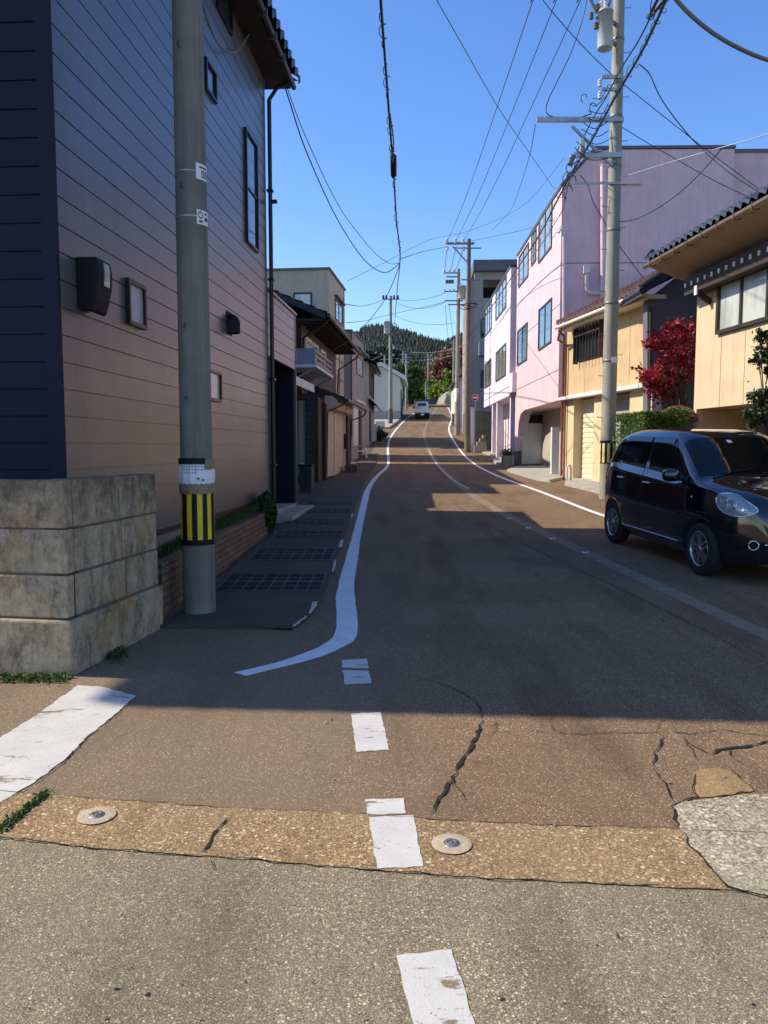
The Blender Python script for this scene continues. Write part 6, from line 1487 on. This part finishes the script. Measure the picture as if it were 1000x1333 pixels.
for x in (-.58, .58):
    for y in (.55, 2.5): MB().lathe([(0, -.08), (.2, -.08), (.27, -.06), (.27, .06), (.2, .08), (0, .08)], (x, y, .27), 18, 'X').build('wheel', M['rubber'], tk)
    MB().box(x - .12, x + .12, -.03, .0, .50, .59).build('tail_light', M['red'], tk)
    s = 1 if x > 0 else -1; MB().box(s * .70, s * .86, 2.9, 2.95, 1.15, 1.35).build('mirror', M['black'], tk)
MB().box(-.17, .17, -.035, -.005, .38, .52).build('number_plate', M['white'], tk)

# ================================================================== BLACK CAR
M['carpaint'] = simple('car_paint', (.002, .003, .009), .12, .0, var=.05, bstr=0, spec=.55, coat=1.0)
M['carglass'] = glass('car_glass', (.004, .006, .006), .05, .35); M['carglass'].node_tree.nodes['Principled BSDF'].inputs['Coat Weight'].default_value = 0
M['lamp'] = glass('lamp_lens', (.24, .27, .30), .08, 1.0)
M['lamp_in'] = simple('lamp_inner', (.72, .75, .78), .12, .9, var=.4, vs=25, bstr=0)
def itp(tb, x):
    if x <= tb[0][0]: return tb[0][1]
    for i in range(len(tb) - 1):
        x0, y0 = tb[i]; x1, y1 = tb[i+1]
        if x <= x1:
            m = []
            for j in (i, i + 1):
                a = (tb[j][1] - tb[j-1][1]) / (tb[j][0] - tb[j-1][0]) if j > 0 else (tb[1][1]-tb[0][1])/(tb[1][0]-tb[0][0]); b_ = (tb[j+1][1] - tb[j][1]) / (tb[j+1][0] - tb[j][0]) if j < len(tb) - 1 else a
                m.append(0 if a * b_ <= 0 else 2*a*b_/(a+b_))
            h = x1 - x0; t = (x - x0) / h
            return (2*t**3-3*t*t+1)*y0 + (t**3-2*t*t+t)*h*m[0] + (-2*t**3+3*t*t)*y1 + (t**3-t*t)*h*m[1]
    return tb[-1][1]
ZT = [(-1.76, .62), (-1.74, .80), (-1.70, .98), (-1.62, 1.14), (-1.48, 1.38), (-1.36, 1.50), (-1.15, 1.565), (-.7, 1.60), (-.2, 1.605), (.15, 1.59), (.34, 1.545), (.46, 1.48), (.74, 1.285), (1.0, 1.10), (1.06, 1.075), (1.2, 1.045), (1.45, .995), (1.62, .94), (1.74, .855), (1.81, .70), (1.84, .50)]
HW = [(-1.76, .50), (-1.74, .60), (-1.68, .68), (-1.5, .745), (-1.2, .785), (-.5, .80), (.5, .80), (1.1, .785), (1.35, .755), (1.55, .70), (1.68, .62), (1.77, .50), (1.82, .36), (1.84, .2)]
ZBm = [(-1.76, .42), (-1.7, .30), (-1.5, .21), (1.5, .19), (1.75, .21), (1.84, .30)]
BELT = [(-1.76, .55), (-1.6, 1.02), (-1.3, 1.10), (-.5, 1.07), (.6, 1.01), (1.0, .985), (1.3, .935), (1.6, .83), (1.75, .70), (1.84, .42)]
def sec(x, t):
    """t 0..1 from sill to roof centre -> (y, z) on one side"""
    zt_ = itp(ZT, x); hw_ = itp(HW, x); zb_ = itp(ZBm, x); bl = min(itp(BELT, x), zt_ - .04)
    if t < .5:
        s = t / .5; z = zb_ + (bl - zb_) * s; y = hw_ * (.90 + .10 * math.sin(math.pi * min(1, s * .75 + .12)) ** .6) 
        if s < .06: y -= .03
        return y, z
    a = (t - .5) / .5 * math.pi / 2; H_ = zt_ - bl; yb = hw_ * (.90 + .10 * math.sin(math.pi * .87) ** .6)
    gh_ = max(0, min(1, (H_ - .1) / .4)); n = 2.6 + 4.6 * gh_; yb -= .04 * gh_
    z = bl + H_ * math.sin(a) ** (2 / n); y = yb * math.cos(a) ** (2 / n) * (1 - .165 * min(1, (z - bl) / .5))
    return y, z
def tz_of(x, z):
    lo, hi = 0.0, .999
    for _ in range(32):
        m = (lo + hi) / 2
        if sec(x, m)[1] < z: lo = m
        else: hi = m
    return lo
def ty_of(x, y):
    lo, hi = .5, 1.0
    for _ in range(32):
        m = (lo + hi) / 2
        if sec(x, m)[0] > y: lo = m
        else: hi = m
    return lo
def sp_(x, t, side, off):
    e = 1e-3; y, z = sec(x, t); y1, z1 = sec(x + e, t); y2, z2 = sec(x, max(0, min(1, t + e))); sg_ = 1 if t + e <= 1 else -1
    du = Vector((e, y1 - y, z1 - z)); dv = Vector((0, y2 - y, z2 - z)) * sg_
    n = dv.cross(du); n = n.normalized() if n.length > 1e-12 else Vector((0, 0, 1))
    if n.y < 0 and t < .9: n = -n
    if t >= .9 and n.z < 0: n = -n
    return Vector((x + n.x * off, (y + n.y * off) * side, z + n.z * off))
car = thing('black_car', 'shiny black compact hatchback parked facing the camera at the right', 'car')
cth = R(-83.2); cx_, cy_ = 4.12, 9.72
def car_mat():
    s = (G(10.9) - G(8.5)) / 2.4
    return Matrix.Translation((cx_, cy_, G(cy_) + .004)) @ Matrix.Rotation(cth, 4, 'Z') @ Matrix.Rotation(math.atan(s), 4, 'Y')
m_ = car_mat(); car.location = m_.to_translation(); car.rotation_euler = m_.to_euler(); car.matrix_basis = m_
xs_ = [-1.76, -1.75, -1.735, -1.71, -1.68, -1.64] + [-1.6 + i * .05 for i in range(64)] + [1.63, 1.68, 1.72, 1.755, 1.785, 1.81, 1.825, 1.835, 1.84]
xs_ = sorted(set(round(x, 4) for x in xs_)); NT = 40
mb = MB(); vs = []; ring = 2 * NT
for x in xs_:
    right = [sec(x, i / NT) for i in range(NT + 1)]
    for y, z in right: vs.append((x, -y, z))
    for y, z in reversed(right[:-1]): vs.append((x, y, z))
W_ = 2 * NT + 1; fs = []
for i in range(len(xs_) - 1):
    for k in range(W_): fs.append((i*W_+k, i*W_+(k+1) % W_, (i+1)*W_+(k+1) % W_, (i+1)*W_+k))
mb.add(vs, fs, True); n = len(xs_) - 1; mb.add([], [])
mb.f.append(tuple(range(W_))); mb.sm.append(False); mb.f.append(tuple(n*W_+k for k in reversed(range(W_)))); mb.sm.append(False)
body = mb.build('body', M['carpaint'], car)
WX = 1.165; RW = .292
cut = MB()
for x in (-WX, WX):
    for s in (-1, 1): cut.lathe([(0, s*.52), (.335, s*.52), (.335, s*1.2), (0, s*1.2)] , (x, 0, RW + .01), 40, 'Y')
co = cut.build('cutter', M['black']); co.parent = car
bo = body.modifiers.new('arch', 'BOOLEAN'); bo.operation = 'DIFFERENCE'; bo.object = co; bo.solver = 'EXACT'
bpy.context.view_layer.update(); dg = bpy.context.evaluated_depsgraph_get()
nm = bpy.data.meshes.new_from_object(body.evaluated_get(dg)); body.modifiers.clear(); body.data = nm; bpy.data.objects.remove(co)
if not nm.materials: nm.materials.append(M['carpaint'])
else: nm.materials[0] = M['carpaint']
while len(nm.materials) > 1: nm.materials.pop(index=1)
def cpatch(mb, x0f, x1f, z0f, z1f, side, off, nx=16, nz=10, mode='z'):
    vs = []
    for j in range(nz + 1):
        q = j / nz
        for i in range(nx + 1):
            p = i / nx; xa = x0f(q); xb = x1f(q); x = xa + (xb - xa) * p
            zz = z0f(x) + (z1f(x) - z0f(x)) * q; t = tz_of(x, zz) if mode == 'z' else ty_of(x, abs(zz)); s = side if mode == 'z' else (1 if zz > 0 else -1)
            vs.append(sp_(x, t, s, off))
    mb.add(vs, [(j*(nx+1)+i, j*(nx+1)+i+1, (j+1)*(nx+1)+i+1, (j+1)*(nx+1)+i) for j in range(nz) for i in range(nx)], True)
zr_ = lambda x: min(1.49, itp(ZT, x) - .10); zb2 = lambda x: itp(BELT, x) + .035
for s in (-1, 1):
    g1 = MB(); cpatch(g1, lambda q: -.24, lambda q: .72 - .42 * q, zb2, zr_, s, .003, 22); g1.build('front_side_window', M['carglass'], car, fix=False)
    g1 = MB(); cpatch(g1, lambda q: -1.06 , lambda q: -.33, zb2, zr_, s, .003, 18); g1.build('rear_side_window', M['carglass'], car, fix=False)
    g1 = MB(); cpatch(g1, lambda q: -1.46 + .14*q, lambda q: -1.13, zb2, zr_, s, .003, 8); g1.build('quarter_window', M['carglass'], car, fix=False)
    v_ = MB(); cpatch(v_, lambda q: -.26, lambda q: .24, lambda x: zr_(x) - .06, lambda x: zr_(x) + .01, s, .012, 14, 3); cpatch(v_, lambda q: -1.05, lambda q: -.33, lambda x: zr_(x) - .06, lambda x: zr_(x) + .01, s, .012, 14, 3); v_.build('rain_visor', simple('smoked_visor', (.05, .07, .11), .15, bstr=0), car, fix=False)
    # seams
    sm_ = MB()
    def seam(pts, r=.0035):
        P_ = smooth_path([Vector((x, 0, z)) for x, z in pts], 6); sm_.tube([sp_(p.x, tz_of(p.x, p.z), s, .0) for p in P_], r, 4)
    seam([(-.29, .34), (-.29, .7), (-.285, 1.05), (-.285, 1.50)]); seam([(.80, .36), (.86, .6), (.84, .9), (.80, 1.02), (.60, 1.22), (.36, 1.42)]); seam([(-.83, .72), (-1.0, .85), (-1.10, 1.05), (-1.10, 1.3), (-1.05, 1.5)]); seam([(.8, .36), (.2, .335), (-.29, .33), (-.78, .35)]); seam([(1.1, .60+.1), (1.3, .70), (1.5, .62)])
    sm_.build('door_seam', M['frame_blk'], car, fix=False)
    ch = MB(); P_ = [sp_(x, tz_of(x, .315), s, .006) for x in [-.80 + .08*i for i in range(20)]]; ch.tube(P_, .007, 5); ch.build('sill_trim', M['chrome'], car, fix=False)
    for hx_ in (-.20, -.98):
        hn = MB(); P_ = [sp_(hx_ + d, tz_of(hx_ + d, .93 + (.015 if hx_ < -.5 else 0)), s, o_) for d, o_ in ((-.0, .004), (.015, .03), (.06, .038), (.12, .036), (.14, .004))]; hn.tube(smooth_path(P_, 4), .010, 8); hn.build('door_handle', M['chrome'], car)
    # mirror
    mr = MB(); b0 = sp_(.66, tz_of(.66, 1.04), s, -.01); c0 = b0 + Vector((.02, s * .16, .04)); mr.tube([b0, b0 + Vector((0, s*.07, .0))], .03, 8)
    vs = []; nu, nv = 14, 8
    for j in range(nv + 1):
        ph = math.pi * j / nv - math.pi/2
        for i in range(nu):
            th = 2*math.pi*i/nu; f = lambda v, e: math.copysign(abs(v)**e, v); vs.append(c0 + Vector((.06*f(math.cos(ph), .7)*f(math.cos(th), .7), s*.105*f(math.cos(ph), .7)*f(math.sin(th), .7), .075*f(math.sin(ph), .7))))
    mr.add(vs, [(j*nu+i, j*nu+(i+1) % nu, (j+1)*nu+(i+1) % nu, (j+1)*nu+i) for j in range(nv) for i in range(nu)], True); mr.build('side_mirror', M['carpaint'], car, fix=False)
    # headlight: teardrop on the surface
    hl = MB(); vs = []; nr, na = 8, 36
    def tear(a, r_):
        x = 1.57 + .18 * math.cos(a) * r_; z = .83 + (.098 + .018*math.cos(a+2.4)) * math.sin(a) * r_ + .045 * (-math.cos(a)) * r_; 
        if math.cos(a) > 0: z += -.02*math.cos(a)*r_
        return x, z
    def hpt(a, r_, off):
        x, z = tear(a, r_); x = min(x, 1.80); z = min(z, itp(ZT, x) - .018); return sp_(x, tz_of(x, z), s, off)
    for j in range(nr + 1):
        for i in range(na): vs.append(hpt(2*math.pi*i/na, max(.001, j / nr), .004 + .012 * (1 - (j/nr)**2)))
    hl.add(vs, [(j*na+i, j*na+(i+1) % na, (j+1)*na+(i+1) % na, (j+1)*na+i) for j in range(nr) for i in range(na)], True)
    ho = hl.build('headlight', M['lamp'], car, fix=False)
    rg = MB(); rg.tube([hpt(2*math.pi*i/40, 1.0, .006) for i in range(41)], .007, 5)
    for (aa, rr, R_) in ((2.6, .45, .045), (0.3, .1, .052), (-.2, .62, .036)):
        c_ = hpt(aa, rr, .017); d_ = (hpt(aa, rr, .03) - hpt(aa, rr, .0)).normalized(); u_ = d_.orthogonal().normalized(); w__ = d_.cross(u_)
        for r3 in (R_, R_ * .55): rg.tube([c_ + (u_*math.cos(k*.5236) + w__*math.sin(k*.5236))*r3 for k in range(13)], .005, 5)
        rg.add([c_ + (u_*math.cos(k*.5236) + w__*math.sin(k*.5236))*R_*.5 + d_*.002 for k in range(12)], [tuple(range(12))])
    rg.build('reflector', M['lamp_in'], ho, fix=False)
    # small side repeater and reflector
    p_ = sp_(.98, tz_of(.98, .86), s, .004); MB().lathe([(0, .01), (.014, .006), (.018, -.004)], p_, 12, 'Y').build('side_repeater', M['lamp_in'], car)
    # fog lamp
    fx, fz = 1.765, .42; p_ = sp_(fx, tz_of(fx, fz), s, .004); d_ = (sp_(fx, tz_of(fx, fz), s, .03) - p_).normalized(); u_ = d_.orthogonal().normalized(); w__ = d_.cross(u_)
    fg = MB(); fg.tube([p_ + (u_*math.cos(k*.393) + w__*math.sin(k*.393))*.048 for k in range(17)], .007, 6); fo = fg.build('fog_lamp', M['chrome'], car)
    MB().add([p_ + (u_*math.cos(k*.5236) + w__*math.sin(k*.5236))*.042 + d_*.003 for k in range(12)], [tuple(range(12))]).build('lens', M['carglass'], fo)
    # rear lamp
    rl = MB(); cpatch(rl, lambda q: -1.70, lambda q: -1.56 + .03*q, lambda x: .86, lambda x: min(1.10, itp(ZT, x) - .03), s, .004, 6, 6); rl.build('tail_light', M['red'], car, fix=False)
    for wx in (-WX, WX):
        yo = s * .775
        ty = MB(); ty.lathe([(.175, -.17), (.25, -.175), (.285, -.15), (RW, -.11), (RW, -.03), (.282, -.004), (.24, 0), (.19, -.008)], n=44, axis='Y'); ty.v = [(wx + x, yo + y * s, RW + z) for x, y, z in ty.v]
        to = ty.build('wheel', M['rubber'], car)
        r_ = MB(); r_.lathe([(.19, -.008), (.197, .002), (.185, -.002), (.178, -.03), (.17, -.12)], n=44, axis='Y')
        for k in range(5):
            a = 2*math.pi*k/5 + .5; ca, sa = math.cos(a), math.sin(a)
            def RP(rr, tt, y): return (rr*ca - tt*sa, y, rr*sa + tt*ca)
            for sd in (-1, 1): 
                A = [RP(.03, sd*.004, -.012), RP(.03, sd*.034, -.016), RP(.185, sd*.052, -.014), RP(.185, sd*.016, -.010)]; B = [(x, y - .03, z) for x, y, z in A]; r_.add(A + B, [(0,1,2,3), (4,7,6,5), (0,4,5,1), (1,5,6,2), (2,6,7,3), (3,7,4,0)])
        r_.lathe([(0, .0), (.03, -.002), (.036, -.012), (.04, -.04)], n=20, axis='Y'); r_.v = [(wx + x, yo + y * s, RW + z) for x, y, z in r_.v]; r_.build('rim', simple('alloy_rim', (.42,.42,.43), .25, .8, bstr=0) if 'rim' not in M else M['rim'], to)
        dk = MB(); dk.lathe([(0, -.10), (.172, -.10)], n=30, axis='Y'); dk.v = [(wx + x, yo + y * s, RW + z) for x, y, z in dk.v]; dk.build('brake_disc', M['black'], to)
# windscreen, rear window, bonnet shut line, grille
ws = MB(); vs = []; nx, ny = 26, 26
for j in range(ny + 1):
    x = .42 + (.985 - .42) * j / ny
    for i in range(nx + 1):
        q = -1 + 2 * i / nx; xx = x - .03 * abs(q) ** 4 * (j / ny) ; ym = .60 + .08 * j / ny; y = q * min(ym, sec(xx, .5)[0] * .9); t = ty_of(xx, abs(y)); vs.append(sp_(xx, t, 1 if y > 0 else -1, .004))
ws.add(vs, [(j*(nx+1)+i, j*(nx+1)+i+1, (j+1)*(nx+1)+i+1, (j+1)*(nx+1)+i) for j in range(ny) for i in range(nx)], True); wso = ws.build('windscreen', M['carglass'], car, fix=False)
wp_ = MB(); 
for y0_, y1_ in ((-.55, -.02), (.02, .58)): wp_.tube([sp_(1.0 - .25 * k / 8 * (.35), ty_of(1.0 - .0875*k/8, abs(y0_ + (y1_ - y0_)*k/8)), 1 if (y0_ + (y1_ - y0_)*k/8) > 0 else -1, .018) for k in range(9)], .007, 5)
wp_.build('wiper', M['black'], wso)
MB().add([sp_(.47, ty_of(.47, .05), -1, .008), sp_(.47, ty_of(.47, .11), -1, .008), sp_(.52, ty_of(.52, .11), -1, .008), sp_(.52, ty_of(.52, .05), -1, .008)], [(0, 1, 2, 3)]).build('sticker', M['white'], wso)
rw_ = MB(); vs = []
for j in range(11):
    x = -1.64 + (.24) * j / 10
    for i in range(17): y = (-1 + 2*i/16) * .52; vs.append(sp_(x, ty_of(x, abs(y)), 1 if y > 0 else -1, .004))
rw_.add(vs, [(j*17+i, j*17+i+1, (j+1)*17+i+1, (j+1)*17+i) for j in range(10) for i in range(16)], True); rw_.build('rear_window', M['carglass'], car, fix=False)
bs_ = MB(); 
for s in (-1, 1): bs_.tube([sp_(x, ty_of(x, y), s, 0) for x, y in ((1.04, .66), (1.2, .66), (1.4, .62), (1.55, .55), (1.66, .46), (1.72, .30), (1.745, .02))], .003, 4)
bs_.build('bonnet_seam', M['frame_blk'], car, fix=False)
gr = MB()
def fpt(y, z):     # point on the nose at given y, z
    lo, hi = 1.2, 1.84
    for _ in range(30):
        m = (lo + hi) / 2
        if itp(ZT, m) > z and sec(m, tz_of(m, z))[0] > abs(y): lo = m
        else: hi = m
    return Vector((lo + .006, y, z))
for z0_, z1_, yw in ((.62, .72, .30), (.28, .40, .34)):
    vs = [fpt(-yw + 2*yw*i/16, z) for z in (z0_, (z0_+z1_)/2, z1_) for i in range(17)]; gr.add(vs, [(j*17+i, j*17+i+1, (j+1)*17+i+1, (j+1)*17+i) for j in range(2) for i in range(16)])
gr.build('grille', M['black'], car, fix=False)
cb_ = MB().tube([fpt(y, .43) + Vector((.006, 0, 0)) for y in [-.42 + .06*i for i in range(15)]], .010, 6); cb_.build('chrome_strip', M['chrome'], car)
MB().box(1.845, 1.86, -.165, .165, .46, .60).build('number_plate', M['white'], car)
MB().box(-1.3, 1.3, -.6, .6, .17, .24).build('underbody', M['black'], car)
